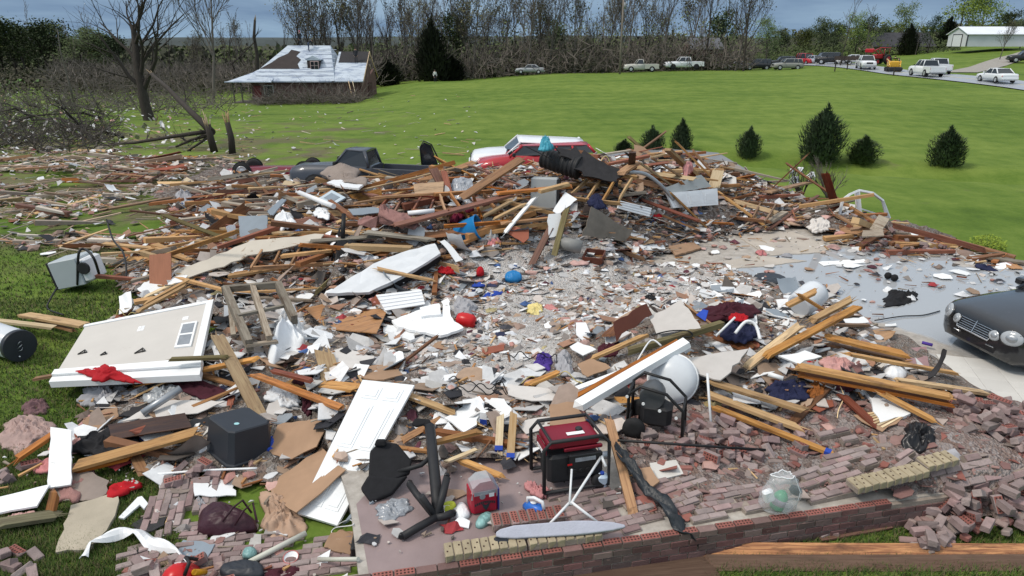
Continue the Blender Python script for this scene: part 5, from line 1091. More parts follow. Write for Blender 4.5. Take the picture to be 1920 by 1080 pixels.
# table of boards: x0 y0 h0 x1 y1 h1 width thick wood label
NAMES=dict(P='pine',O='orange pine',B='brown',R='red-brown',L='pale pine',G='grey weathered',V='greenish treated',D='dark',W='white painted')
BOARDS=[(1438,668,.30,1608,578,.75,.14,.045,'P','long pine board slanting up across the right heap to the white drum','slanting pine board'),(1520,604,.45,1596,563,.80,.14,.045,'P','pine board just behind the slanting one, beside the white drum'),(1398,692,.15,1500,612,.45,.14,.045,'P','pine board climbing towards the white drum from the torn drywall'),(1478,574,.35,1530,548,.65,.14,.045,'P','short pine board sticking up behind the white drum'),(1500,556,.55,1542,582,.4,.09,.045,'P','short pine block resting against the white drum'),(1552,634,.30,1694,666,.28,.24,.045,'P','wide pine plank pointing at the mauve panel','wide pine plank'),(1556,648,.15,1690,676,.12,.14,.045,'O','orange board under the wide pine plank by the mauve panel'),(1562,611,.30,1628,612,.22,.09,.045,'O','short orange board level with the pale drywall right of the drum'),(1588,666,.32,1792,702,.10,.10,.045,'P','long pine two-by-four crossing the mauve panel onto the tiles','two-by-four over tiles'),(1498,690,.42,1786,747,.22,.19,.045,'P','longest pine plank of the right heap, pointing at the tile floor','longest pine plank'),(1504,704,.28,1780,758,.12,.19,.045,'O','orange plank lying directly under the longest pine plank'),(1680,715,.20,1850,740,.08,.12,.045,'P','thin pine board with its tip on the cream tiles'),(1650,738,.22,1752,792,.05,.10,.045,'P','pine two-by-four dropping from the longest plank to the loose bricks'),(1332,718,.32,1508,772,.20,.14,.045,'P','upper of three parallel pine boards below the torn drywall','three parallel boards'),(1330,742,.22,1500,806,.10,.14,.045,'P','middle of three parallel pine boards below the torn drywall'),(1332,764,.15,1556,852,.06,.10,.045,'P','blue-tipped pine two-by-four reaching out over the brick pieces','blue-tipped board'),(1560,720,.10,1480,800,.02,.12,.04,'B','brown board under the navy clothes in the right heap'),(1575,740,.1,1640,800,.05,.12,.04,'R','red-brown board lying below the longest pine plank'),(1083,768,.30,1287,648,.62,.17,.10,'W','long white painted porch post leaning over the black machine','white porch post'),(1088,742,.25,1266,645,.55,.09,.04,'O','thin orange board lying along the white porch post'),(1070,735,.12,1190,690,.3,.11,.03,'W','white trim strip behind the white porch post'),(1176,664,.30,1354,612,.45,.11,.09,'V','round-edged greenish treated post behind the white porch post','greenish post'),(1110,674,.20,1207,632,.35,.10,.045,'P','pine board in front of the red-brown cabinet door'),(990,724,.10,1044,702,.2,.11,.045,'P','short pine board beside the purple cloth'),(1142,790,.30,1186,960,.02,.115,.04,'O','orange two-by-four leaning beside the generator down onto the fallen bricks','leaning two-by-four'),(938,788,.20,935,848,.06,.10,.045,'L','pale blue-tipped block left of the generator, the left one of two'),(963,778,.22,957,862,.06,.10,.045,'L','pale blue-tipped board left of the generator, the right one of two'),(862,866,.10,935,895,.05,.10,.045,'P','pine board behind the red and blue package','board behind package'),(818,832,.25,895,812,.2,.09,.045,'P','short pine board behind the upturned office chair'),(842,866,.18,890,846,.15,.06,.03,'L','pale stick crossing the board behind the red and blue package'),(767,745,.18,850,776,.12,.12,.045,'P','pine board sticking out right of the white panel door','board by panel door'),(480,706,.35,642,768,.18,.12,.045,'O','orange two-by-four running from the crumpled bedsheet to the panel door','board under bedsheet'),(512,698,.40,583,716,.35,.10,.045,'R','short red-brown board just below the crumpled bedsheet'),(548,718,.25,668,730,.15,.24,.045,'P','wide pine plank behind the top of the white panel door'),(408,632,.55,490,786,.05,.20,.045,'P','wide pine plank standing out right of the beige wall panel','plank by wall panel'),(318,676,.55,422,672,.5,.09,.045,'V','greenish two-by-four end lying on the beige wall panel'),(268,720,.20,478,676,.35,.14,.045,'P','pine board under the lower edge of the beige wall panel'),(70,712,.12,112,704,.2,.10,.045,'O','orange board end poking out from under the beige wall panel'),(45,592,.15,158,612,.35,.22,.05,'P','wide pine plank behind the left corner of the beige wall panel','plank by tank'),(-20,602,.15,100,616,.25,.13,.05,'L','pale board running in from the left edge above the white tank'),(72,604,.1,140,622,.2,.09,.045,'O','thin orange board under the wide plank left of the beige panel'),(262,584,.25,348,538,.35,.10,.045,'P','lower of two parallel pine boards behind the beige wall panel'),(275,570,.28,352,528,.38,.10,.045,'P','upper of two parallel pine boards behind the beige wall panel'),(270,560,.1,370,512,.2,.12,.04,'L','pale board above the two parallel ones behind the beige panel'),(250,480,.05,334,440,.25,.20,.05,'P','pine plank tilted up on the left grass','tilted grass plank'),(190,396,.08,322,372,.15,.22,.06,'O','thick orange beam pointing at the grey tarp on the left lawn','thick orange beam'),(34,390,.08,132,406,.05,.20,.16,'R','pinkish stripped log on the left lawn'),(107,462,.03,218,460,.05,.09,.04,'O','bottom member of the broken roof truss on the left grass','broken truss'),(137,434,.03,222,456,.06,.09,.04,'O','upper member of the broken roof truss on the left grass'),(107,462,.08,138,434,.06,.09,.04,'B','short end member of the broken roof truss'),(112,463,.1,206,430,.1,.09,.04,'P','diagonal member of the broken roof truss'),(218,456,.05,252,478,.05,.09,.04,'O','board continuing the broken truss towards the tilted plank'),(388,426,.25,556,441,.30,.24,.05,'L','long yellow-pale plank in front of the slate grey panel','yellow-pale plank'),(742,425,.55,958,368,.75,.28,.06,'R','great red-brown beam sloping up towards the red car','great red-brown beam'),(685,437,.35,810,452,.30,.22,.05,'G','long grey-tan beam below the pink torn roof piece','grey-tan beam'),(610,345,.35,706,370,.45,.18,.05,'R','red-brown beam in front of the pickup hood'),(700,372,.45,896,360,.55,.16,.05,'O','long orange board in front of the plywood square'),(668,382,.4,772,366,.5,.12,.045,'O','orange board below the pickup bed'),(617,378,.45,666,412,.3,.16,.05,'B','brown board falling away from the white post'),(706,505,.42,812,528,.25,.11,.045,'P','pine two-by-four lying across the white mattress'),(812,318,.7,838,366,.3,.26,.05,'R','red-brown plank standing against the plywood square'),(832,322,.7,842,362,.4,.16,.05,'R','second red-brown plank right of the plywood square'),(868,372,.65,978,300,1.25,.42,.05,'O','wide orange board leaning up against the red car','wide orange board'),(930,365,.8,1068,352,.9,.20,.06,'O','orange beam lying across the foot of the red car'),(1012,362,.95,1066,348,1.0,.16,.08,'P','thick short pine beam on top of the grey cabinet'),(945,420,.5,1060,408,.6,.14,.05,'O','orange board above the terracotta board'),(905,408,.5,960,378,.75,.14,.045,'P','pine board angled up left of the grey cabinet'),(928,412,.5,982,385,.7,.12,.045,'P','second pine board angled up left of the grey cabinet'),(945,440,.45,1000,375,.75,.10,.04,'W','white trim board left of the grey cabinet'),(1040,478,.2,1062,394,.85,.13,.06,'V','olive brown post standing in the face of the main heap','olive post'),(998,496,.1,1032,430,.5,.16,.04,'R','red-brown board leaning left of the olive post'),(1255,362,.75,1322,426,.15,.12,.05,'P','pine board sliding down in front of the garage door section','board by garage section'),(1347,362,.45,1436,426,.08,.13,.05,'P','long pine board running down right of the garage door section'),(1245,407,.45,1312,434,.15,.12,.05,'O','orange board at the right foot of the main heap'),(1315,418,.1,1372,421,.1,.10,.045,'O','short orange board lying flat on the tan floor'),(1268,268,1.0,1338,338,.4,.14,.05,'P','tallest pine board leaning from the lumber pile','leaning lumber pile'),(1252,283,.95,1308,335,.5,.26,.08,'P','thick pine beam leaning beside the tallest one'),(1225,300,.85,1300,348,.5,.14,.05,'O','orange board in the leaning lumber pile'),(1198,306,.9,1262,352,.55,.12,.05,'P','lowest slanting board at the left of the leaning lumber pile'),(1300,285,.7,1348,340,.3,.14,.05,'O','outermost orange board at the right of the leaning lumber pile'),(1346,324,.7,1338,356,.35,.34,.05,'L','short wide pale plank standing right of the lumber pile'),(1163,327,.9,1192,308,1.1,.28,.06,'O','orange beam end behind the bent steel gutter'),(1184,312,1.0,1186,288,1.55,.18,.09,'D','dark post standing up behind the bent steel gutter'),(1440,362,.30,1524,342,.55,.24,.06,'O','orange beam beside the insulation-hung shrub','beam by shrub'),(1440,432,.10,1534,368,.45,.10,.04,'R','thin red-brown board leaning in front of the shrub'),(1550,396,.35,1602,424,.2,.14,.05,'O','orange board at the left foot of the arched window'),(1594,432,.3,1634,428,.3,.2,.05,'O','short orange board end below the arched window'),(1758,448,.1,1902,488,.05,.20,.12,'B','long brown beam on the bricks at the right edge of the slab','long brown beam'),(1828,482,.06,1918,494,.05,.22,.05,'G','grey-tan board below the long brown beam'),(745,690,.1,820,632,.3,.05,.04,'B','brown stick lying on the dusty floor towards the red can'),(150,874,.12,372,812,.25,.24,.045,'P','wide pine plank running from the white post to the black bin','plank to black bin'),(140,886,.05,250,858,.12,.12,.045,'O','orange board under the wide plank beside the white post'),(25,868,.15,94,822,.25,.12,.05,'O','orange board left of the white post'),(250,850,.05,270,890,.03,.14,.04,'O','short orange board end under the wide plank'),(0,985,.1,108,968,.06,.18,.05,'V','mossy board edge with pink insulation at the left edge'),(95,968,.03,104,928,.25,.12,.05,'O','short orange stud at the end of the white trim'),]
for t_ in BOARDS:
 x0,y0,h0,x1,y1,h1,w_,th,k,lab=t_[:10]
 o=lumber('painted_post' if 'post' in lab and k=='W' else 'lumber_board',lab,x0,y0,h0,x1,y1,h1,w_,th,WOODSET[k],jag=.085 if th<.08 else .03,mk=t_[10]if len(t_)>10 else None)
 if 'blue-tipped' in lab:
  b=MB();L=(S(x0,y0,h0)-S(x1,y1,h1)).length;b.box((L/2-.03,0,0),(.075,w_+.006,th+.006));b.build('blue_end',M_BLUEC,o)
  # fascia boards on the lawn along the foot of the porch wall
def gboard(label,a,b_,w_,t,m,z=.05,roll=0,mk=None,jag=.04):
 p,q=plane_px(*a,-.36+z),plane_px(*b_,-.36+z);me=board_mesh((q-p).length,w_,t,random.Random(int(a[0])),jag,.004);me.materials.append(m);o=link('fascia_board',me,M=frame((p+q)/2,q-p) @ Matrix.Rotation(roll,4,'X'));tag(o,label,'board')
 if mk:mark((p+q)/2,mk)
W_FASC=wood('wet_split_fascia',(.26,.055,.008),(.66,.21,.02),.75,spec=.15,stain=(.09,.03,.018),stcut=.52);W_FASB=wood('wet_brown_fascia',(.12,.050,.028),(.18,.085,.05),.7,spec=.2)
gboard('split orange fascia board lying along the grass in front of the porch wall',(1300,1030),(1935,1033),.16,.03,W_FASC,.06,R(35),'split fascia board')
gboard('wide wet brown fascia board, the lowest one at the bottom edge',(1330,1056),(1940,1056),.20,.03,W_FASB,.03,R(20),'brown fascia board')
gboard('tapering orange fascia board against the foot of the porch wall',(1150,1052),(1440,1018),.12,.03,W_FASC,.05,R(30))
gboard('broad brown siding board below the porch wall at the bottom edge',(900,1098),(1340,1062),.42,.03,W_FASB,.02)
gboard('thin red trim board on the ground behind the split fascia board',(1540,1008),(1665,985),.12,.02,W_RED,.03)
# sheets
def SH(name,label,cat,poly,h,t,m,jag=.012,mk=None):return sheet(name,label,cat,poly,h,t,m,jag,0,mk)
M_DOOR=mat('muddy_door_paint',(.78,.80,.81),.5,.07,2.5,rnd=0,spots=(.06,.05,.045),spotscale=16,spotcut=.685)
door=sheet('panel_door','white six panel interior door lying flat over the porch edge','door',[(680,712),(777,722),(632,985),(558,962)],[.35,.35,.08,.08],.04,M_DOOR,mk='white panel door')
for u0,u1 in((.14,.45),(.55,.86)):
 for v0,v1 in((.05,.15),(.20,.53),(.60,.93)):
  f=quad_part(door,'moulding',u0,u1,v0,v1,0,.008,M_DOOR);quad_part(door,'raised_panel',u0+.05,u1-.05,v0+.02,v1-.02,.008,.016,M_DOOR)
kq=quadpt(door,.96,.52);b=MB();b.lathe([(.03,0),(.03,.008),(.012,.012),(.012,.04),(.03,.05),(.032,.07),(.02,.08)],14,Matrix.Translation((kq[0],kq[1],0)));b.build('door_knob',M_STEEL,door)
SH('broken_board','large brown backed drywall sheet lying over the lower half of the panel door','drywall',[(495,915),(604,838),(622,862),(646,882),(602,925),(556,960),(542,952)],[.12,.22,.24,.2,.14,.12,.1],.015,M_CARD,mk='brown drywall on door')
SH('broken_board','brown backed drywall sheet behind the panel door beside the black bin','drywall',[(500,846),(520,795),(602,784),(614,800),(590,838),(545,862)],.12,.015,M_CARD)
wp=sheet('wall_panel','beige wall section with a small white window lying tilted on the left heap','wall panel',[(160,612),(398,566),(372,684),(104,702)],[.42,.55,.42,.30],.10,mat('beige_siding',(.55,.52,.48),.7,.06,1.5,rnd=0,spots=(.44,.40,.35),spotscale=2.2,spotcut=.66),mk='beige wall panel')
quad_part(wp,'trim',-.01,1.01,-.03,.02,-.05,.02,W_WHITE);quad_part(wp,'trim',.955,1.01,.0,1.0,-.06,.025,W_WHITE);quad_part(wp,'trim',-.02,1.02,.93,1.02,-.08,.03,W_WHITE);quad_part(wp,'trim',-.02,1.02,1.03,1.12,-.12,-.01,W_WHITE)
wf=quad_part(wp,'window',.80,.92,.34,.74,0,.03,W_WHITE)
for v0 in(.37,.555):quad_part(wp,'pane',.815,.905,v0,v0+.155,.031,.034,mat('dusty_pane',(.22,.23,.24),.15,.2,6,spec=.6))
for i in(0,1):
 for j in(0,1):quad_part(wp,'sticker',.455+i*.026,.478+i*.026,.24+j*.05,.285+j*.05,0,.003,W_WHITE)
quad_part(wp,'outlet_plate',.79,.835,.20,.26,0,.004,W_WHITE)
for(u,v,s)in((.115,.62,.07),(.285,.70,.05),(.555,.72,.085)):
 q=quadpt(wp,u,v);b=MB()
 for k in range(3):
  a_=[Vector((q[0]+s*random.Random(k+int(u*99)).uniform(-1,1),q[1]+s*random.Random(k*3+int(u*77)).uniform(-1,1),.012))for _ in range(1)]
 tri=[Vector((q[0]-s,q[1]-s*.7,.012)),Vector((q[0]+s*.2,q[1]+s,.02)),Vector((q[0]+s,q[1]-s*.6,.012)),Vector((q[0]-s,q[1]-s*.8,.015)),Vector((q[0]+s*.3,q[1]+s*.5,.03)),Vector((q[0]+s*.5,q[1]-s*.4,.02))]
 b.tube(tri,.011,5);b.build('torn_wire',M_IRON,wp)
SH('plywood_sheet','orange-brown plywood sheet lying flat beside the crumpled bedsheet','plywood',[(572,578),(610,569),(702,572),(724,586),(706,624),(612,616)],.12,.02,W_PLY,.004,'plywood sheet')
SH('plywood_sheet','square plywood piece in front of the grey pickup bed','plywood',[(775,345),(832,340),(830,371),(778,371)],[.6,.6,.4,.4],.03,W_PLY,.004,'plywood square')
SH('wood_panelling','upright red-brown grooved panelling beside the broken truss','panelling',[(280,478),(320,474),(321,542),(280,546)],[.75,.75,.05,.05],.03,mat('panelling',(.36,.15,.085),.55,.12,3,rnd=0,stretch=(8,1,1)),.002,'red-brown panelling')
g1=SH('siding_panel','ribbed white siding panel in front of the mattress','siding',[(705,553),(790,543),(797,570),(722,582)],[.3,.3,.2,.18],.02,M_WPLAS,0,'ribbed siding panel')
for k in range(4):quad_part(g1,'rib',.0,1.0,.12+k*.22,.16+k*.22,0,.014,M_WPLAS)
g1=SH('siding_panel','bundle of ribbed white siding on the right side of the main heap','siding',[(1162,376),(1222,390),(1218,406),(1158,390)],[.75,.6,.5,.7],.03,M_WPLAS,0)
for k in range(3):quad_part(g1,'rib',.0,1.0,.1+k*.3,.16+k*.3,0,.02,M_WPLAS)
gd=SH('garage_door_section','white garage door section with recessed panels on the lumber pile','garage door',[(1250,362),(1345,353),(1347,384),(1262,390)],[.75,.65,.35,.45],.05,M_WPLAS,0,'garage door section')
for k in range(3):f=quad_part(gd,'panel',.05+k*.32,.32+k*.32,.15,.85,0,.012,M_WPLAS);quad_part(gd,'panel_field',.09+k*.32,.28+k*.32,.28,.72,.012,.02,M_WPLAS)
SH('plastic_sheet','pale translucent plastic panel behind the garage door section','plastic sheet',[(1246,352),(1315,327),(1334,350),(1262,362)],[.75,.95,.7,.65],.012,mat('milky_panel',(.55,.57,.56),.4,.1,3,alpha=.85),.006)
g1=SH('cabinet_door','pale blue-white cabinet door in front of the pickup hood','cabinet door',[(597,372),(622,356),(648,370),(625,384)],[.4,.6,.55,.4],.03,mat('pale_blue_paint',(.48,.56,.62),.5,.06,3),0,'pale cabinet door');quad_part(g1,'inset',.2,.8,.2,.8,0,.01,M_SLATE)
SH('slate_sheet','slate grey boarded panel standing behind the yellow-pale plank','panel',[(447,405),(500,404),(502,440),(450,446)],[.55,.55,.15,.15],.03,M_SLATE,.004,'slate grey panel')
SH('slate_sheet','slate grey board lying among lumber below the pickup bed','panel',[(652,392),(702,388),(735,396),(662,404)],[.5,.5,.42,.4],.03,M_SLATE,.006)
SH('white_trim_sheet','long torn ivory board running above the dark hollow in the left heap','board',[(325,510),(470,452),(607,438),(600,452),(480,476),(340,526)],[.30,.5,.55,.4,.35,.2],.03,mat('ivory_torn_board',(.58,.53,.45),.8,.1,2,spots=(.30,.22,.15),spotscale=3,spotcut=.62),.02,'long ivory board')
DR=[('white broken drywall slab between the ribbed siding and the red can',[(735,600),(790,580),(838,590),(872,615),(822,629),(745,612)],.16,M_DRYW,'broken white drywall'),('white broken drywall slab in front of the plywood sheet',[(720,607),(760,612),(796,630),(770,637),(718,624)],.10,M_DRYW,None),('small white drywall square behind the broken white slabs',[(789,576),(825,568),(827,590),(790,593)],.22,M_DRYW,None),('tall white drywall shard left of the grey pillow',[(828,566),(842,560),(848,604),(830,600)],.15,M_DRYW,None),('cracked beige drywall lying on the floor below the crumpled bedsheet',[(596,668),(640,652),(702,668),(692,700),(612,713)],.08,M_DRY,'cracked beige drywall'),('beige drywall slab with stepped corner beside the cracked one',[(664,672),(700,664),(712,680),(690,690)],.06,M_DRY,None),('grey-brown cardboard sheet at the top of the panel door',[(675,703),(690,685),(742,684),(754,703),(702,713)],.10,M_CARD,None),('white shelf board lying right of the panel door',[(836,783),(896,742),(908,755),(894,796),(868,809)],.14,M_DRYW,'white shelf board'),('beige torn drywall with a punched hole behind the greenish post',[(1217,592),(1277,563),(1317,614),(1232,627)],[.35,.55,.5,.35],M_DRY,'punched drywall'),('large torn beige drywall between the porch post and the slanting board',[(1268,676),(1300,668),(1362,660),(1404,654),(1352,713),(1290,697)],.42,M_DRY,'torn beige drywall'),('white drywall chip behind the white trim strip',[(1066,650),(1085,640),(1117,655),(1096,666)],.28,M_DRYW,None),('tan backed drywall flap left of the greenish post',[(1080,681),(1110,672),(1146,690),(1102,706)],.25,M_CARD,None),('rounded tan drywall piece behind the generator',[(1030,758),(1078,754),(1098,788),(1082,798),(1032,796)],.18,M_CARD,'tan drywall behind generator'),('ragged white drywall left of the lower end of the porch post',[(950,720),(1000,725),(1082,735),(1075,748),(1000,752),(955,742)],.12,M_DRY,None),('ragged drywall piece behind the two blue-tipped blocks',[(968,790),(1032,780),(1040,800),(985,815)],.10,M_DRY,None),('white drywall wedge on the slanting pine boards',[(1462,669),(1510,656),(1543,668),(1497,683)],.45,M_DRYW,'white drywall wedge'),('white drywall slab beneath the dropping two-by-four',[(1620,730),(1660,738),(1708,776),(1652,792)],.10,M_DRYW,None),('white drywall piece beside the wide pine plank',[(1580,598),(1622,594),(1630,604),(1590,606)],.18,M_DRYW,None),('thin white tile-like sliver on the wet floor',[(1658,607),(1682,606),(1684,611),(1660,612)],.01,M_DRYW,None),('broken louvred shutter lying among bricks below the longest plank',[(1598,778),(1662,768),(1702,780),(1656,809)],.08,M_CARD,'broken shutter'),('tan wet board lying on the bare floor behind the arched window heap',[(1388,446),(1485,434),(1563,464),(1539,473),(1440,479)],.02,mat('wet_tan_board',(.44,.39,.33),.5,.15,1.5),'tan wet board'),('pale flat board at the left end of the wet floor',[(1300,501),(1420,478),(1513,489),(1440,498),(1330,507)],.015,mat('wet_tan_board',(.4,.4,.4)),None),('narrow white panel lying on the wet floor',[(1533,491),(1620,486),(1627,492),(1545,498)],.02,M_DRYW,None),('white foam slab at the foot of the main heap',[(1187,459),(1242,457),(1248,467),(1190,469)],.10,M_DRYW,'white foam slab'),('tan carpet scrap lying right of the white foam slab',[(1252,462),(1300,453),(1316,464),(1268,478)],.08,M_CARD,None),('twisted white sheet metal on the face of the main heap',[(1060,360),(1082,372),(1046,404),(1036,396)],[.9,.85,.6,.6],M_WPLAS,'twisted white metal'),('white door fragment left of the olive post',[(1027,402),(1050,398),(1054,436),(1030,446)],[.75,.75,.45,.45],M_DRYW,None),('terracotta board in the middle of the main heap',[(957,425),(990,428),(992,447),(982,456),(955,438)],[.5,.5,.4,.35,.4],M_TERRA,'terracotta board'),('brown dirty glass panel hanging open in the main heap',[(1110,388),(1186,435),(1172,452),(1092,442)],[.85,.5,.3,.35],mat('dirty_glass',(.17,.14,.11),.25,.35,2.5,spec=.5),'dirty glass panel'),('white lid-like slab on the pickup hood',[(612,342),(630,335),(680,346),(672,353),(640,350)],.62,M_WPLAS,None),('white cardboard slab right of the slate grey panel',[(500,396),(528,372),(536,374),(510,404)],[.3,.6,.6,.35],M_SLATE,None),('white plank beside the blue bin with a black edge',[(826,452),(836,449),(868,488),(856,492)],[.6,.6,.3,.3],M_DRYW,None),('red-brown cabinet door standing behind the punched drywall',[(1152,602),(1214,567),(1222,590),(1156,636)],[.55,.65,.4,.3],mat('cabinet_red_brown',(.14,.045,.028),.5,.2,3),'red-brown cabinet door'),('mauve board lying flat on the floor in front of the dark car',[(1697,653),(1737,650),(1746,718),(1706,720)],.03,M_MAUVE,'mauve panel'),('tan concrete stepping slab on the lower left grass',[(135,945),(218,925),(226,940),(200,995),(172,1030),(102,1036)],.05,mat('stepping_slab',(.40,.35,.27),.85,.15,2.5,bump=.2),'stepping slab'),('white post board standing on end at the lower left',[(95,800),(134,806),(133,908),(89,915)],[.35,.35,.12,.12],W_WHITE,'white post'),('white trim board crossing the grass at the left edge',[(-5,932),(92,908),(70,948),(-5,962)],.14,W_WHITE,'white trim board'),('glossy dark walnut panel left of the black bin',[(202,796),(347,774),(360,800),(210,824)],.20,W_DARK,'dark walnut panel'),('beige drywall sheet behind the dark walnut panel',[(225,790),(300,750),(420,752),(370,775)],.16,M_DRY,None),('brown cardboard sheet left of the dark walnut panel',[(150,790),(216,758),(222,780),(180,806)],.10,M_CARD,None),('dark grey tilted sheet right of the panel door under the office chair',[(640,985),(690,925),(700,940),(655,975)],.03,M_SLATE,None),('clay coloured board fragment on the dusty floor',[(905,652),(945,645),(944,655),(910,664)],.06,M_TERRA,None),('brown cardboard flap beside the leaning two-by-four',[(1198,880),(1218,878),(1238,902),(1222,916)],.12,M_CARD,None),]
for lab,poly,h,m,mk in DR:
 th=.013
 if 'slab' in lab:th=.05
 if 'board' in lab or 'door' in lab:th=.025
 nm='drywall_sheet' if 'drywall' in lab else 'cabinet_door' if 'cabinet' in lab else 'stepping_slab' if 'stepping' in lab else 'shutter' if 'shutter' in lab else 'flat_board'
 o=SH(nm,lab,'drywall' if 'drywall' in lab else 'slab' if 'stepping' in lab else 'shutter' if 'shutter' in lab else 'board',poly,h,th,m,.004 if m in(W_WHITE,W_DARK,M_MAUVE)else .015,mk)
 if 'shutter' in lab:
  for k in range(7):quad_part(o,'slat',.1,.9,.08+k*.125,.15+k*.125,0,.014,W_PALE)
  # dark roof piece sliding off the white car: shingles on boards
for k,(dx_,m_)in enumerate([(0,M_SHINGLE),(6,W_BRWN),(12,M_SHINGLE)]):
 SH('roof_piece',['dark shingled roof piece draped over the right of the white car','brown decking layer below the dark shingled roof piece','lowest torn shingle layer right of the red car'][k],'roof piece',[(1042+dx_,279+dx_),(1078+dx_,277+dx_*.7),(1168+dx_*.5,322+dx_*.6),(1152+dx_*.3,342+dx_*.3),(1096+dx_*.4,326+dx_*.5)],[1.35-k*.2,1.35-k*.2,.9-k*.15,.75-k*.15,.9-k*.15],.05,m_,.05,'dark roof piece' if k==0 else None)
 # soft things
mt=sheet('mattress','white mattress slumped over the left heap with a dark underside','mattress',[(612,550),(655,522),(700,495),(752,473),(815,457),(826,474),(778,505),(735,528),(692,547)],[.25,.35,.42,.5,.5,.45,.38,.3,.25],.08,M_SHEET,mk='white mattress')
M=mt.matrix_world.copy();b=MB();b.v=[tuple(v.co)for v in mt.data.vertices];lo=min(v[2]for v in b.v)
P2=[(v[0],v[1])for v in b.v if v[2]>-.01];b=MB();b.prism([(x*.985,y*.985)for x,y in P2],-.26,-.081);b.build('underside',M_BLK,mt)
bm=bmesh.new();bm.from_mesh(mt.data);bmesh.ops.subdivide_edges(bm,edges=bm.edges[:],cuts=3,use_grid_fill=True)
for v in bm.verts:v.co.z+=.03*noise.noise(v.co*3)+(.02*noise.noise(v.co*9))
bm.to_mesh(mt.data);bm.free()
b=MB()
blob('bedsheet','white bedsheet crumpled upright against the weathered wooden frame','bedsheet',[(497,690),(505,650),(515,605),(540,575),(560,578),(592,640),(580,655),(545,665),(520,700)],.60,M_SHEET,fold=.05,seed=3,flat=.5,mk='crumpled bedsheet',rings=18,cs=.7)
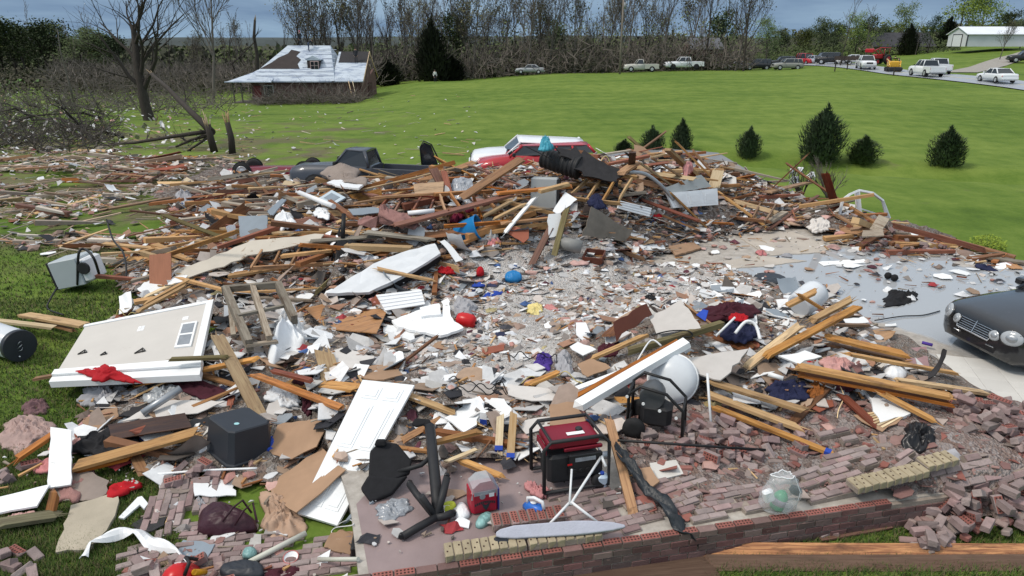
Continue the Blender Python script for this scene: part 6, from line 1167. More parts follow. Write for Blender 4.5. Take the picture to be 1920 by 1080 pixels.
BLOBS=[('cushion','grey tufted cushion under the red shirt','cushion',[(148,758),(160,715),(235,712),(242,735),(215,762),(165,765)],.20,M_GREYC,.03,0,'grey tufted cushion'),('shirt','bright red shirt thrown over the lower edge of the beige wall panel','shirt',[(135,697),(190,684),(215,688),(228,700),(266,716),(240,716),(215,712),(180,716),(172,702)],.10,M_REDC,.03,.40,'red shirt'),('plastic_sheeting','milky plastic sheeting right of the grey tufted cushion','plastic sheet',[(255,742),(300,722),(345,726),(335,745),(285,760)],.14,M_CLEAR,.04,.08,None),('curtain','dark purple curtain trailing from the beige wall panel to the wide plank','curtain',[(294,700),(310,697),(350,712),(400,722),(437,735),(432,752),(380,748),(335,730)],.10,M_MAROON,.05,.10,'dark purple curtain'),('blanket','crumpled tan blanket beside the purple handbag','blanket',[(487,945),(500,915),(530,920),(545,950),(578,985),(570,1005),(530,1018),(495,1005)],.17,M_TANC,.09,0,'tan blanket'),('black_cloth','black fabric heap left of the dark walnut panel','cloth',[(136,850),(140,822),(200,800),(262,805),(258,848),(215,862),(175,852)],.16,M_BLK,.05,.08,'black fabric heap'),('cloth','grey and maroon clothes on the grass at the left','clothes',[(40,782),(45,755),(72,748),(95,758),(88,780)],.16,mat('mauve_grey_cloth',(.16,.09,.095),.9,.3,4,bump=.4),.04,0,'grey and maroon clothes'),('insulation','brown-pink torn insulation heap at the left edge','insulation',[(-10,845),(0,790),(45,783),(95,790),(120,812),(90,835),(40,850)],.22,mat('dusty_pink_cloth',(.38,.27,.245),.95,.25,5,bump=.5,spots=(.22,.14,.12),spotscale=5,spotcut=.58),.08,0,'torn insulation heap'),('insulation','pink insulation strip along the mossy board at the left edge','insulation',[(-10,988),(0,975),(40,962),(78,960),(80,972),(40,982)],.08,M_PINK,.03,.05,None),('insulation','pink insulation roll beside the white post','insulation',[(136,882),(140,868),(165,878),(182,880),(170,890)],.09,M_PINK,.03,0,None),('pillow','grey pillow beside the red can','pillow',[(843,585),(850,562),(872,558),(897,575),(894,592),(862,596)],.20,M_GREYC,.03,.05,'grey pillow'),('cloth','pale yellow cloth on the dusty middle of the floor','cloth',[(984,588),(988,570),(1014,567),(1019,582),(1005,594)],.10,M_YELC,.03,.03,'pale yellow cloth'),('cloth','purple and white bedding bundle left of the tan flap','cloth',[(1000,685),(1006,664),(1025,662),(1038,678),(1035,694),(1012,694)],.15,M_PURP,.04,.05,'purple bundle'),('cushion','grey-beige cushion right of the purple bundle','cushion',[(1040,698),(1043,662),(1065,656),(1076,690),(1070,704)],.18,M_GREYC,.03,.08,None),('cloth','maroon cloth below the red-brown cabinet door','cloth',[(1117,670),(1125,645),(1155,638),(1172,652),(1150,672)],.12,M_MAROON,.04,.1,'maroon cloth'),('cloth','dark maroon clothes behind the greenish post','clothes',[(1312,598),(1330,575),(1390,572),(1430,585),(1400,600),(1350,606)],.18,M_MAROON,.06,.2,'dark maroon clothes'),('cloth','bright red scarf lying in the dark maroon clothes','clothes',[(1362,598),(1372,588),(1405,592),(1400,604)],.08,M_REDC,.03,.36,None),('cloth','navy clothes in front of the dark maroon ones','clothes',[(1348,632),(1358,606),(1395,604),(1428,622),(1410,640),(1370,642)],.16,M_NAVY,.05,.2,'navy clothes'),('cloth','navy and black clothes under the longest pine plank','clothes',[(1438,745),(1445,716),(1490,712),(1522,728),(1510,750),(1465,756)],.18,M_NAVY,.05,.12,'clothes under longest plank'),('cloth','orange-brown jacket right of the navy clothes under the plank','clothes',[(1510,735),(1525,715),(1550,720),(1545,745),(1522,752)],.12,mat('rust_cloth',(.34,.12,.03),.9,.2,6,bump=.3),.05,.1,None),('cloth','pink-brown shawl beneath the wide pine plank','clothes',[(1535,682),(1560,668),(1600,680),(1595,700),(1555,700)],.12,M_PINK,.05,.12,None),('plastic_jug','white plastic tub half under the two-by-four by the mauve panel','tub',[(1652,700),(1660,684),(1688,690),(1704,710),(1690,718),(1662,712)],.18,M_WPLAS,.01,.03,'white tub'),('duffel_bag','black duffel bag among the bricks below the tile floor','bag',[(1686,835),(1692,803),(1720,795),(1758,812),(1762,835),(1735,848),(1700,845)],.22,M_BLKS,.04,.02,'black duffel bag'),('jacket','black jacket lying crumpled on the wet floor','jacket',[(1656,570),(1662,550),(1680,546),(1697,552),(1715,548),(1724,556),(1705,570),(1680,576)],.16,M_BLK,.05,0,'black jacket on floor'),('tarp','black flat tarp on the dusty floor behind the right heap','tarp',[(1408,522),(1420,511),(1462,513),(1482,526),(1455,536),(1422,533)],.05,M_BLKS,.02,.02,'black flat tarp'),('insulation','pink insulation ball in the leaning lumber pile','insulation',[(1278,334),(1282,320),(1300,318),(1304,330),(1292,338)],.28,M_PINK,.05,.5,'pink insulation ball'),('tarp','grey brown tarp over the pickup hood','tarp',[(598,322),(640,314),(668,318),(690,338),(650,342),(618,334)],.25,M_GREYB,.05,.55,'tarp on hood'),('plastic_sheeting','grey-white plastic sheeting right of the plywood square','plastic sheet',[(842,362),(846,338),(870,334),(892,350),(884,364)],.22,M_FILM,.06,.35,'plastic sheeting'),('plastic_bag','bulging white plastic bag behind the yellow-pale plank','bag',[(512,425),(515,408),(535,402),(556,412),(552,430),(530,434)],.30,M_WPLAS,.05,.25,'white plastic bag'),('plastic_tub','white plastic tub tipped among boards below the cabinet door','tub',[(587,405),(590,390),(610,388),(622,402),(612,412)],.10,M_WPLAS,.03,.3,None),('bag','white and grey sack resting right of the blue bin','bag',[(893,446),(898,420),(920,410),(936,425),(938,446),(915,454)],.32,mat('grey_white_sack',(.45,.45,.44),.85,.2,5,bump=.3),.05,.15,'grey-white sack'),('insulation','pink insulation under the grey-white sack','insulation',[(900,458),(905,444),(930,442),(940,452),(925,462)],.12,M_PINK,.05,.1,None),('insulation','long pink torn roof insulation above the dark hollow','insulation',[(655,418),(690,405),(730,398),(770,408),(788,420),(760,430),(700,425)],.22,mat('brown_pink_insulation',(.30,.16,.145),.95,.3,5,bump=.6),.10,.45,'pink torn roof piece'),('black_bag','black bag of rubbish in the dark hollow left of the mattress','bag',[(600,490),(602,445),(640,430),(682,440),(680,480),(640,500)],.30,M_BLK,.10,.05,'black rubbish bag'),('television','black broken screen lying left of the black rubbish bag','screen',[(545,470),(560,450),(600,448),(602,480),(570,490)],.10,M_BLKS,.02,.15,None),('insulation','pink insulation tuft in front of the dark hollow','insulation',[(555,500),(560,482),(582,480),(592,496),(575,506)],.22,M_PINK,.05,.1,None),('cloth','royal blue cloth below the mattress','cloth',[(576,534),(580,524),(602,522),(608,531),(592,538)],.10,M_BLUEC,.03,.05,'royal blue cloth'),('cloth','red shirt at the near end of the two-by-four on the mattress','cloth',[(820,510),(826,500),(850,502),(858,510),(842,515)],.10,M_REDC,.03,.1,'red cloth by mattress'),('cloth','small bright red rag right of the mattress','cloth',[(892,518),(894,506),(906,504),(909,516)],.12,M_REDC,.02,.1,None),('bag','blue bag lying in rubble right of the red rag','bag',[(944,526),(948,514),(972,512),(982,522),(968,530)],.14,M_BLUEP,.02,.08,'blue bag'),('cloth','crimson cloth trailing under the great red-brown beam','cloth',[(838,420),(850,402),(880,388),(890,392),(865,410),(850,424)],.12,mat('crimson_cloth',(.13,.008,.03),.9,.2,6),.05,.35,None),('tarp','teal tarp scrap on the roof of the white car','tarp',[(1008,282),(1014,270),(1026,262),(1038,276),(1030,283)],.3,M_TEAL,.06,1.35,'teal tarp scrap'),('cloth','navy striped cloth on the main heap right of the twisted metal','cloth',[(1100,385),(1108,366),(1130,368),(1138,388),(1120,396)],.2,M_NAVY,.06,.5,'navy striped cloth'),('bag','pale beige tarp lying left of the arched window','tarp',[(1512,428),(1520,410),(1545,408),(1562,420),(1550,434),(1528,438)],.18,M_DRY,.06,.1,'beige tarp'),('tarp','grey tarp corner standing up on the left lawn','tarp',[(328,380),(330,360),(352,362),(368,372),(366,384),(345,386)],.35,M_GREYC,.06,.05,'grey tarp'),('cloth','wet pink towel beside the blue iron','towel',[(978,906),(990,900),(1012,918),(1040,922),(1032,938),(1000,932)],.10,mat('pink_towel',(.55,.25,.25),.9,.12,8,bump=.3),.04,.02,'pink towel'),('plastic_film','crinkled grey plastic film beside the office chair','plastic sheet',[(700,970),(708,945),(750,932),(782,945),(770,965),(730,978)],.06,M_FILM,.04,.01,'grey plastic film'),('paper','lime yellow paper sheet beside the red and blue package','paper',[(823,957),(832,943),(852,940),(858,952),(840,965)],.05,M_LIME,.015,.01,'lime paper'),('paper','crumpled white paper in front of the red and blue package','paper',[(848,972),(855,950),(868,942),(886,965),(868,980)],.08,M_WPLAS,.02,.01,None),('bucket_cap','rubbery grey mop head under the lower left bricks','mop',[(360,945),(372,932),(385,938),(388,958),(372,962)],.10,M_GREYC,.03,0,None),('tool_bag','black tool case at the bottom edge left of the white pipe','case',[(408,1085),(412,1060),(470,1052),(500,1064),(495,1088)],.10,M_SLATEB,.01,.03,'black tool case'),('bottle','teal and white bottle lying at the bottom edge','bottle',[(452,1045),(458,1030),(478,1028),(485,1040),(465,1050)],.07,mat('teal_white_plastic',(.20,.36,.35),.4,.5,14),.02,.06,None),('bottle','teal crushed bottle in front of the red and blue package','bottle',[(888,990),(896,972),(918,960),(928,972),(908,992)],.08,mat('teal_white_plastic',(.25,.55,.52)),.02,.01,None),('maroon_scarf','dark maroon scarf knotted round the orange two-by-four','scarf',[(566,775),(568,742),(582,740),(588,775),(578,782)],.14,M_MAROON,.05,.25,None),('bedsheet','white torn sheet hanging below the orange two-by-four','bedsheet',[(492,745),(505,722),(540,730),(568,752),(560,765),(520,762)],.10,M_SHEET,.05,.12,'torn white sheet'),]
for t_ in BLOBS:blob(t_[0],t_[1],t_[2],t_[3],t_[4],t_[5],fold=t_[6],up=t_[7],seed=len(t_[1]),mk=t_[8],freq=3.5 if t_[3][0][1]>600 else 2.2)
# knitted lines on the purple handbag
hb_=blob('handbag','dark purple leather handbag lying on the brick walkway','handbag',[(366,1004),(372,968),(395,950),(440,958),(488,985),(482,1000),(440,1008),(400,1010)],.24,mat('purple_leather',(.040,.012,.020),.45,.25,6,bump=.25,bscale=30),fold=.02,seed=9,flat=.6,mk='purple handbag')
M0=hb_.matrix_world.inverted()
for k,(a,c,d)in enumerate([((418,978),(455,938),(472,962)),((440,985),(474,942),(482,980))]):
 P=[S(*a,.22),S((a[0]+c[0])/2,(a[1]+c[1])/2-6,.36),S(*c,.34),S(*d,.2)];b=MB();b.tube([hb_.location*-1+q for q in P],.014,6);b.build('handle',MATS['purple_leather'],hb_)
 # black ragged felt strip over the wall
fs=thing('felt_strip','black ragged roofing felt strip trailing over the porch wall','roofing felt',None);b=MB();ctr=[(1155,835,.25),(1180,875,.22),(1205,908,.16),(1232,935,.12),(1258,962,.12),(1280,990,.14),(1300,1015,.10),(1312,1028,-.05)];r_=random.Random(2);wdt=[16,18,18,20,24,28,26,10]
Pc=[S(x,y,h)for x,y,h in ctr];Q=[]
for i in range(len(Pc)-1):
 for s in range(4):Q.append((Pc[i].lerp(Pc[i+1],s/4),lerp(wdt[i],wdt[i+1],s/4)/160))
for i,(p,w_)in enumerate(Q):
 d=(Q[min(i+1,len(Q)-1)][0]-Q[max(i-1,0)][0]).normalized();sd_=d.cross(Vector((0,0,1))).normalized()
 for k in range(6):
  u=k/5-.5;b.v.append(tuple(p+sd_*(u*w_*1.1+r_.gauss(0,.008))+Vector((0,0,.05*math.cos(u*6+i*.7)+r_.gauss(0,.012)+.03))))
for i in range(len(Q)-1):
 for k in range(5):b.face((i*6+k,i*6+k+1,i*6+7+k,i*6+6+k),None,True)
o=b.build('strip',mat('roofing_felt',(.022,.027,.033),.4,.3,8,bump=.4,bscale=25),fs);sol=o.modifiers.new('thickness','SOLIDIFY');sol.thickness=.012;mark(Pc[4],'black felt strip')
def strip(name,label,cat,pts,m,mk=None,curl=.03):
 P=[(S(x,y,h),w_)for x,y,h,w_ in pts];Q=[]
 for i in range(len(P)-1):
  for s in range(5):Q.append((P[i][0].lerp(P[i+1][0],s/5),lerp(P[i][1],P[i+1][1],s/5)))
 Q.append(P[-1]);Q=[Q[0]]+[((Q[i-1][0]+Q[i][0]*2+Q[i+1][0])/4,Q[i][1])for i in range(1,len(Q)-1)]+[Q[-1]];b=MB()
 for i,(p,w_)in enumerate(Q):
  d=(Q[min(i+1,len(Q)-1)][0]-Q[max(i-1,0)][0]).normalized();s_=d.cross(Vector((0,0,1))).normalized();tw=curl*math.sin(i*.5)
  for u in(-.5,-.2,.2,.5):b.v.append(tuple(p+s_*u*w_+Vector((0,0,u*tw*4+(.03 if abs(u)<.3 else 0)))))
 for i in range(len(Q)-1):
  for k in range(3):b.face((i*4+k,i*4+k+1,i*4+5+k,i*4+4+k))
 o=b.build(name,m,label=label,cat=cat);recentre(o);sl=o.modifiers.new('thickness','SOLIDIFY');sl.thickness=.006
 if mk:mark(Q[len(Q)//2][0],mk)
strip('gutter','white bent gutter strip curling across the lower left bricks','gutter',[(157,1046,.06,.10),(168,1018,.09,.08),(225,1000,.10,.09),(262,996,.10,.17),(284,1020,.08,.15),(332,1032,.10,.05),(374,1084,.06,.04)],M_WPLAS,'white bent gutter')
# generator
p=S(1068,908,0);gen=thing('generator','red and black portable generator in a tube frame','generator',Matrix.Translation(p+Vector((0,.1,.03))) @ Matrix.Rotation(R(14),4,'Z') @ Matrix.Rotation(R(-4),4,'X'));mark(p,'generator')
GL,GW,GH=.82,.58,.66
M_GRED=mat('generator_red',(.19,.008,.022),.45,.15,3,rnd=0)
b=MB();b.box((0,.02,GH-.085),(GL*.8,GW*.72,.13),ch=.05);tank=b.build('fuel_tank',M_GRED,gen)
b=MB();b.lathe([(.04,0),(.045,.02),(.035,.03)],12,Matrix.Translation((.12,0,GH-.015)));b.build('fuel_cap',M_BLACKP,tank)
b=MB();b.box((.05,-.08,GH-.012),(.22,.07,.006));b.build('tank_label',W_WHITE,tank)
b=MB();b.box((0,0,.24),(GL*.8,GW*.66,.38),ch=.04);b.build('engine',M_BLACKP,gen)
b=MB();b.box((.13,-GW/2+.06,.30),(GL*.52,.06,.30),ch=.02);cp_=b.build('control_panel',mat('panel_black',(.02,.02,.022),.4,.1,5,rnd=0),gen)
for i in range(4):
 b=MB();b.lathe([(.03,0),(.03,.012),(.022,.014)],12,Matrix.Translation((-.02+i*.085,-GW/2+.03,.24)) @ Matrix.Rotation(math.pi/2,4,'X'));b.build('socket',M_IRON,cp_)
b=MB();b.box((.12,-GW/2+.028,.385),(.26,.008,.05));b.build('meter_strip',M_FILM,cp_);b=MB();b.box((-.08,-GW/2+.026,.335),(.06,.008,.02));b.build('switch',M_REDP,cp_)
b=MB();b.box((.12,-GW/2+.12,GH-.17),(GL*.6,.05,.05),ch=.015);b.build('front_fascia',M_GRED,gen)
b=MB();b.box((-GL/2+.055,.0,GH-.16),(.03,GW*.6,.12),ch=.01);sp_=b.build('side_panel',M_GRED,gen);b=MB();b.box((-GL/2+.036,.0,GH-.19),(.008,GW*.45,.035));b.build('lettering_strip',W_WHITE,sp_)
for k in range(6):b=MB();b.box((-GL/2+.038,-.14+k*.055,GH-.19),(.012,.022,.022));b.build('letter',M_BLACKP,sp_)
for s in(-1,1):
 y=s*GW/2;b=MB();b.tube([(-GL/2,y,.02),(-GL/2,y,GH-.08),(-GL/2+.09,y,GH+.02),(GL/2-.09,y,GH+.02),(GL/2,y,GH-.08),(GL/2,y,.02),(-GL/2,y,.02)],.024,8);b.build('frame',M_BLACKP,gen)
for x in(-GL/2+.09,GL/2-.09):b=MB();b.tube([(x,-GW/2,GH+.02),(x,GW/2,GH+.02)],.018,8);b.build('cross_bar',M_BLACKP,gen)
for s in(-1,1):b=MB();b.lathe([(.05,-.04),(.09,-.035),(.095,.035),(.05,.04)],16,Matrix.Translation((GL/2-.12,s*(GW/2-.02),.07)) @ Matrix.Rotation(math.pi/2,4,'X'));b.build('wheel',M_TYRE,gen)
b=MB();b.tube([(GL/2-.1,-.1,.3),(GL/2+.06,-.1,.3)],.05,10);b.build('muffler',M_STEEL,gen)
# ironing board and its stand
p0,p1=S(930,1004,.14),S(1172,988,.16);ib=thing('ironing_board','ironing board with grey cover standing on its side on the porch edge','ironing board',frame(p0,p1-p0));L=(p1-p0).length;mark((p0+p1)/2,'ironing board')
prof=[(0,.03),(.05,.06),(.2,.09),(.9*L/1.5,.10),(L*.72,.09),(L*.9,.06),(L,.02)]
b=MB();b.prism([(x,y)for x,y in prof]+[(x,-y*.55)for x,y in reversed(prof)],-.03,.03,Matrix.Rotation(R(38),4,'X'));o=b.build('cover',mat('grey_ironing_cover',(.42,.43,.50),.8,.1,6,rnd=0,bump=.3),ib);bv=o.modifiers.new('soft','BEVEL');bv.width=.02;bv.segments=3
b=MB();b.box((.05,-.03,-.06),(.18,.10,.08),ch=.03);b.build('end_wrap',M_SLATEB,ib)
M_WTUBE=mat('white_enamel_tube',(.72,.73,.74),.35,.05,8,rnd=0)
st=thing('board_stand','white tubular ironing board legs standing in front of the generator','stand',None);mark(S(1075,950,.1),'white tube stand')
def stube(pts,r=.016):b=MB();b.tube([S(x,y,h)for x,y,h in pts],r,8);return b.build('leg',M_WTUBE,st)
stube([(1118,830,.45),(1130,858,.42)]);stube([(1130,852,.43),(1070,945,.30)]);stube([(1070,940,.31),(1022,992,.10)]);stube([(1072,942,.31),(1124,982,.12)]);stube([(1072,880,.5),(1068,942,.31)],.013)
b=MB();b.tube([S(1126,852,.44),S(1136,875,.36)],.018,8);b.build('foot_cap',M_WTUBE,st)
# blue and white clothes iron
p=S(1001,965,0);ir=thing('clothes_iron','blue and white clothes iron lying on the porch','iron',Matrix.Translation(p+Vector((0,0,.02))) @ Matrix.Rotation(R(150),4,'Z') @ Matrix.Rotation(R(12),4,'X'));mark(p,'blue iron')
pl=[(.15,0),(.08,.05),(-.05,.065),(-.13,.06),(-.13,-.06),(-.05,-.065),(.08,-.05)]
b=MB();b.prism(pl,0,.015);b.build('sole_plate',M_STEEL,ir)
b=MB();loft(b,[[(x*f,y*f,z)for x,y in pl]for f,z in((1.02,.016),(1.05,.05),(.9,.09),(.6,.12))]);b.build('body',mat('blue_iron_plastic',(.03,.14,.50),.3,.08,5,rnd=0),ir)
b=MB();b.tube([(.09,0,.09),(.10,0,.16),(.02,0,.185),(-.09,0,.17),(-.12,0,.09)],.022,8);b.build('handle',M_WTUBE,ir)
b=MB();b.lathe([(.035,0),(.04,.012),(.02,.016)],12,Matrix.Translation((.02,0,.12)));b.build('dial',M_WTUBE,ir)
# red and blue package with printed front
p=S(908,962,0);pk=thing('package','red and blue printed package under clear plastic on the porch','package',Matrix.Translation(p+Vector((0,.12,0))) @ Matrix.Rotation(R(18),4,'Z'));mark(p,'red and blue package')
M_PKR=mat('package_red',(.36,.015,.035),.35,.2,6,rnd=0);M_PKB=mat('package_blue',(.03,.035,.20),.35,.2,6,rnd=0)
b=MB();b.box((-.03,0,.16),(.32,.26,.32),ch=.03);b.build('carton',M_PKR,pk)
b=MB();b.box((.137,0,.16),(.02,.255,.30),ch=.005);b.build('blue_side',M_PKB,pk)
fr=-.1315
b=MB();b.box((-.03,fr,.29),(.26,.004,.05));b.build('plastic_edge',M_FILM,pk)
for k in range(11):
 a_=(k-5)/5;b=MB();b.box((-.03+a_*.115,fr-.001,.165-.022*a_*a_),(.016,.005,.030),ch=0);b.build('letter',M_SLATEB,pk)
b=MB();b.prism([(-.05,.06),(.0,.035),(.05,.06),(.03,.0),(.0,-.04),(-.03,.0)],0,.004,Matrix.Translation((-.02,fr-.001,.09)) @ Matrix.Rotation(math.pi/2,4,'X'));b.build('printed_emblem',M_SLATEB,pk)
b=MB();b.lathe([(.035,0),(.035,.004)],16,Matrix.Translation((-.06,fr-.001,.245)) @ Matrix.Rotation(math.pi/2,4,'X'));b.build('printed_seal',M_FILM,pk)
b=MB();b.box((.05,fr-.001,.25),(.06,.004,.05));b.build('printed_patch',W_WHITE,pk)
b=MB();b.prism([(-.19,-.13),(.15,-.13),(.13,.0),(.05,.09),(-.08,.09),(-.17,.02)],-.1,.12,Matrix.Translation((0,0,.34)) @ Matrix.Rotation(math.pi/2,4,'X'));b.build('plastic_wrap',M_CLEAR,pk)
# upturned office chair
ch_=thing('office_chair','black office chair tipped on its side beside the panel door','office chair',None);mark(S(760,900,.1),'office chair')
def pad(nm,poly,h0,t,tilt_h):o=sheet(nm,None,None,poly,tilt_h,t,M_BLK,0,parent=ch_);bv=o.modifiers.new('soft','BEVEL');bv.width=.03;bv.segments=3;return o
pad('backrest',[(693,845),(712,826),(745,830),(772,862),(768,885),(735,902),(690,900)],0,.09,[.35,.42,.42,.3,.2,.15,.2])
pad('seat',[(675,915),(690,890),(745,895),(765,890),(735,925),(695,942)],0,.10,[.12,.25,.2,.22,.06,.05])
pad('headrest',[(700,838),(704,824),(722,824),(724,838)],0,.06,[.40,.5,.5,.42])
pad('armrest',[(770,795),(778,783),(806,785),(812,812),(800,815),(795,796),(780,800)],0,.05,[.45,.5,.5,.4,.38,.42,.42])
for nm,pts,r in[('gas_column',[(806,800,.42),(812,860,.34),(818,920,.22),(822,965,.10)],.05),('backrest_bar',[(745,885,.2),(790,872,.3),(815,850,.34)],.022),('base_leg',[(815,968,.10),(780,925,.16),(768,908,.18)],.032),('base_leg',[(818,970,.10),(785,988,.08),(755,1006,.06)],.034),('base_leg',[(818,970,.10),(835,968,.10),(848,962,.10)],.034),('base_leg',[(818,968,.1),(830,930,.25),(838,895,.38)],.034),('base_leg',[(818,968,.1),(800,945,.22),(790,930,.33)],.03)]:
 b=MB();b.tube([S(x,y,h)for x,y,h in pts],r*1.35,8);b.build(nm,M_BLACKP,ch_)
for(x,y,h)in((753,1005,.06),(850,962,.08),(838,892,.38),(768,906,.18)):b=MB();b.lathe([(.02,-.03),(.035,-.025),(.035,.025),(.02,.03)],12,Matrix.Translation(S(x,y,h)) @ Matrix.Rotation(1.3,4,'X'));b.build('caster',M_BLKS,ch_)
# black machine and white dome tank
p=S(1228,815,0);mc=thing('black_machine','black tube framed machine with an engine under the white porch post','machine',Matrix.Translation(p+Vector((0,.1,0))) @ Matrix.Rotation(R(-18),4,'Z'));mark(p,'black machine')
for s in(-1,1):b=MB();b.tube([(-.34,s*.22,0),(-.34,s*.22,.62),(-.2,s*.22,.76),(.15,s*.22,.70),(.38,s*.22,.48),(.40,s*.22,.0)],.022,8);b.build('frame',M_IRON,mc)
for x,z in((-.34,.62),(.38,.48),(-.34,.15),(.4,.12)):b=MB();b.tube([(x,-.22,z),(x,.22,z)],.018,8);b.build('cross_bar',M_IRON,mc)
b=MB();b.box((.02,0,.30),(.42,.3,.34),ch=.06);b.build('engine',M_BLACKP,mc)
b=MB();b.lathe([(.16,-.14),(.17,-.1),(.17,.1),(.16,.14)],16,Matrix.Translation((-.05,0,.56)) @ Matrix.Rotation(math.pi/2,4,'X'));b.build('canister',mat('smoky_tank',(.09,.095,.10),.35,.2,5),mc)
for s in(-1,1):b=MB();b.lathe([(.06,-.035),(.15,-.03),(.155,.03),(.06,.035)],18,Matrix.Translation((-.24,s*.27,.15)) @ Matrix.Rotation(math.pi/2,4,'X'));b.build('wheel',M_TYRE,mc)
for k in range(4):b=MB();b.lathe([(.022,0),(.022,.01)],10,Matrix.Translation((-.36+.22*k,-.245,.60-.07*k)) @ Matrix.Rotation(math.pi/2,4,'X'));b.build('bolt',W_WHITE,mc)
p=S(1262,772,.12);dk=thing('dome_tank','white rounded tank end standing behind the black machine','tank',Matrix.Translation(p+Vector((.02,.38,.0))) @ Matrix.Rotation(R(-25),4,'Z') @ Matrix.Rotation(R(62),4,'X'));mark(p,'white dome tank')
M_TANK=mat('tank_white',(.60,.63,.66),.3,.06,4,rnd=0,spots=(.4,.42,.44),spotscale=4,spotcut=.68)
b=MB();b.lathe([(.36,-.30),(.36,.0),(.345,.06),(.27,.12),(.14,.155),(.02,.16)],32,Matrix.Translation((0,.30,0)));b.build('shell',M_TANK,dk)
b=MB();b.lathe([(.362,-.02),(.378,-.015),(.378,.015),(.362,.02)],32,Matrix.Translation((0,.30,-.02)));b.build('rim',W_WHITE,dk)
# appliances and containers
p=S(128,545,0);ws=thing('washing_machine','overturned white washing machine on the left grass with its drum side open','washing machine',Matrix.Translation(p+Vector((0,.35,.04))) @ Matrix.Rotation(R(-4),4,'Z') @ Matrix.Rotation(R(-12),4,'Y'));mark(p,'washing machine')
M_APP=mat('appliance_enamel',(.42,.46,.48),.4,.06,2,rnd=0)
b=MB();b.box((.12,0,.34),(.72,.66,.66),ch=.02);b.build('cabinet',M_APP,ws)
b=MB();[b.box((-.25,y,.34),(.05,.03,.66))for y in(-.315,.315)];[b.box((-.25,0,z),(.05,.60,.03))for z in(.03,.655)];b.build('front_frame',M_BLACKP,ws)
b=MB();b.box((-.242,0,.34),(.02,.58,.6));b.build('opening',M_INT,ws);b=MB();b.box((-.258,-.12,.34),(.012,.2,.5));b.build('inner_panel',W_WHITE,ws)
b=MB();b.box((.58,-.02,.33),(.2,.6,.55),ch=.05);bs_=b.build('base',M_WPLAS,ws);b=MB();b.lathe([(.14,0),(.14,.06)],14,Matrix.Translation((.62,-.32,.4)) @ Matrix.Rotation(math.pi/2,4,'X'));b.build('motor',M_BLACKP,bs_)
pipe('strap','black rubber hose looping over the washing machine','hose',[(146,536,.1),(148,478,.85),(160,470,.9),(176,486,.8),(186,515,.3)],.03,M_IRON)
pipe('iron_rod','bent black iron rod standing up from the left grass','rod',[(200,413,1.0),(212,450,.6),(231,475,.5),(237,505,.25),(236,530,.05)],.022,M_IRON,mk='bent iron rod')
pipe('iron_rod','thin bent black rod on the grass below the washing machine','rod',[(108,540,.3),(96,560,.2),(90,580,.05),(120,592,.05)],.018,M_IRON)
p=S(18,690,0);wh=thing('water_tank','white water heater tank lying at the left edge with a dark end','water heater',Matrix.Translation(p+Vector((.08,.25,.33))) @ Matrix.Rotation(R(152),4,'Z') @ Matrix.Rotation(R(90),4,'Y'));mark(p,'white tank')
b=MB();b.lathe([(.27,.02),(.285,.04),(.285,1.3),(.26,1.34)],28);b.build('shell',M_TANK,wh)
b=MB();b.lathe([(.288,-.05),(.295,-.04),(.295,.05),(.287,.06)],28);b.build('end_cap',M_SLATEB,wh)
for k in range(3):b=MB();b.tube([(-.08+.06*k,-.03,-.05),(-.10+.08*k,.02,-.10),(-.04+.06*k,.05,-.06)],.008,5);b.build('wire',M_STEEL,wh)
b=MB();b.lathe([(.012,0),(.012,.02)],8,Matrix.Translation((.18,.06,-.07)));b.build('cap_screw',W_WHITE,wh)
p=S(436,866,0);bb_=thing('black_bin','dark slate storage bin standing upside down left of the panel door','storage bin',Matrix.Translation(p+Vector((0,.25,0))) @ Matrix.Rotation(R(-42),4,'Z') @ Matrix.Rotation(R(-8),4,'X'));mark(p,'black bin')
def tapered(b,x,y,z0,z1,k,ch=.03):
 loft(b,[[(sx*x*f,sy*y*f,z)for sx,sy in((-1,-.8),(-.8,-1),(.8,-1),(1,-.8),(1,.8),(.8,1),(-.8,1),(-1,.8))]for f,z in((1,z0),(k,z1-.015),(k*.95,z1))],smooth=False)
b=MB();tapered(b,.38,.33,.02,.50,.90);b.build('body',M_SLATEB,bb_);b=MB();tapered(b,.40,.35,0,.045,1.0);b.build('rim',M_SLATEB,bb_)
b=MB();b.lathe([(.035,0),(.035,.004)],14,Matrix.Translation((.12,-.1,.501)));b.build('round_sticker',mat('pale_cyan',(.35,.62,.65),.5,rnd=0),bb_)
p=S(876,458,.05);bl=thing('blue_bin','bright blue plastic bin tipped on its side in the heap','bin',Matrix.Translation(p+Vector((0,.2,.28))) @ Matrix.Rotation(R(-12),4,'Z') @ Matrix.Rotation(R(70),4,'Y'));mark(p,'blue bin')
b=MB();b.lathe([(.20,-.28),(.23,-.25),(.29,.27),(.305,.28),(.305,.30),(.275,.30),(.27,.26),(.21,-.22)],24);b.build('body',M_BLUEP,bl);b=MB();b.lathe([(.2,-.2),(.2,-.15)],18);b.build('inside',M_INT,bl)
p=S(1050,326,.6);tb=thing('ribbed_bin','black ribbed rubbish bin lying on the heap in front of the red car','bin',Matrix.Translation(p+Vector((0,.1,.28))) @ Matrix.Rotation(R(-28),4,'Z') @ Matrix.Rotation(R(100),4,'Y'));mark(p,'black ribbed bin')
b=MB();pr=[]
for k in range(9):z=-.5+k*.125;r0=.24+.05*k/8;pr+=[(r0,z),(r0+.02,z+.015),(r0+.02,z+.06),(r0,z+.075)]
b.lathe(pr,24);b.build('body',M_BLACKP,tb)
p=S(1528,592,.15);dr_=thing('white_drum','white plastic drum lying among the slanting pine boards','drum',Matrix.Translation(p+Vector((-.05,.25,.25))) @ Matrix.Rotation(R(35),4,'Z') @ Matrix.Rotation(R(72),4,'Y'));mark(p,'white drum')
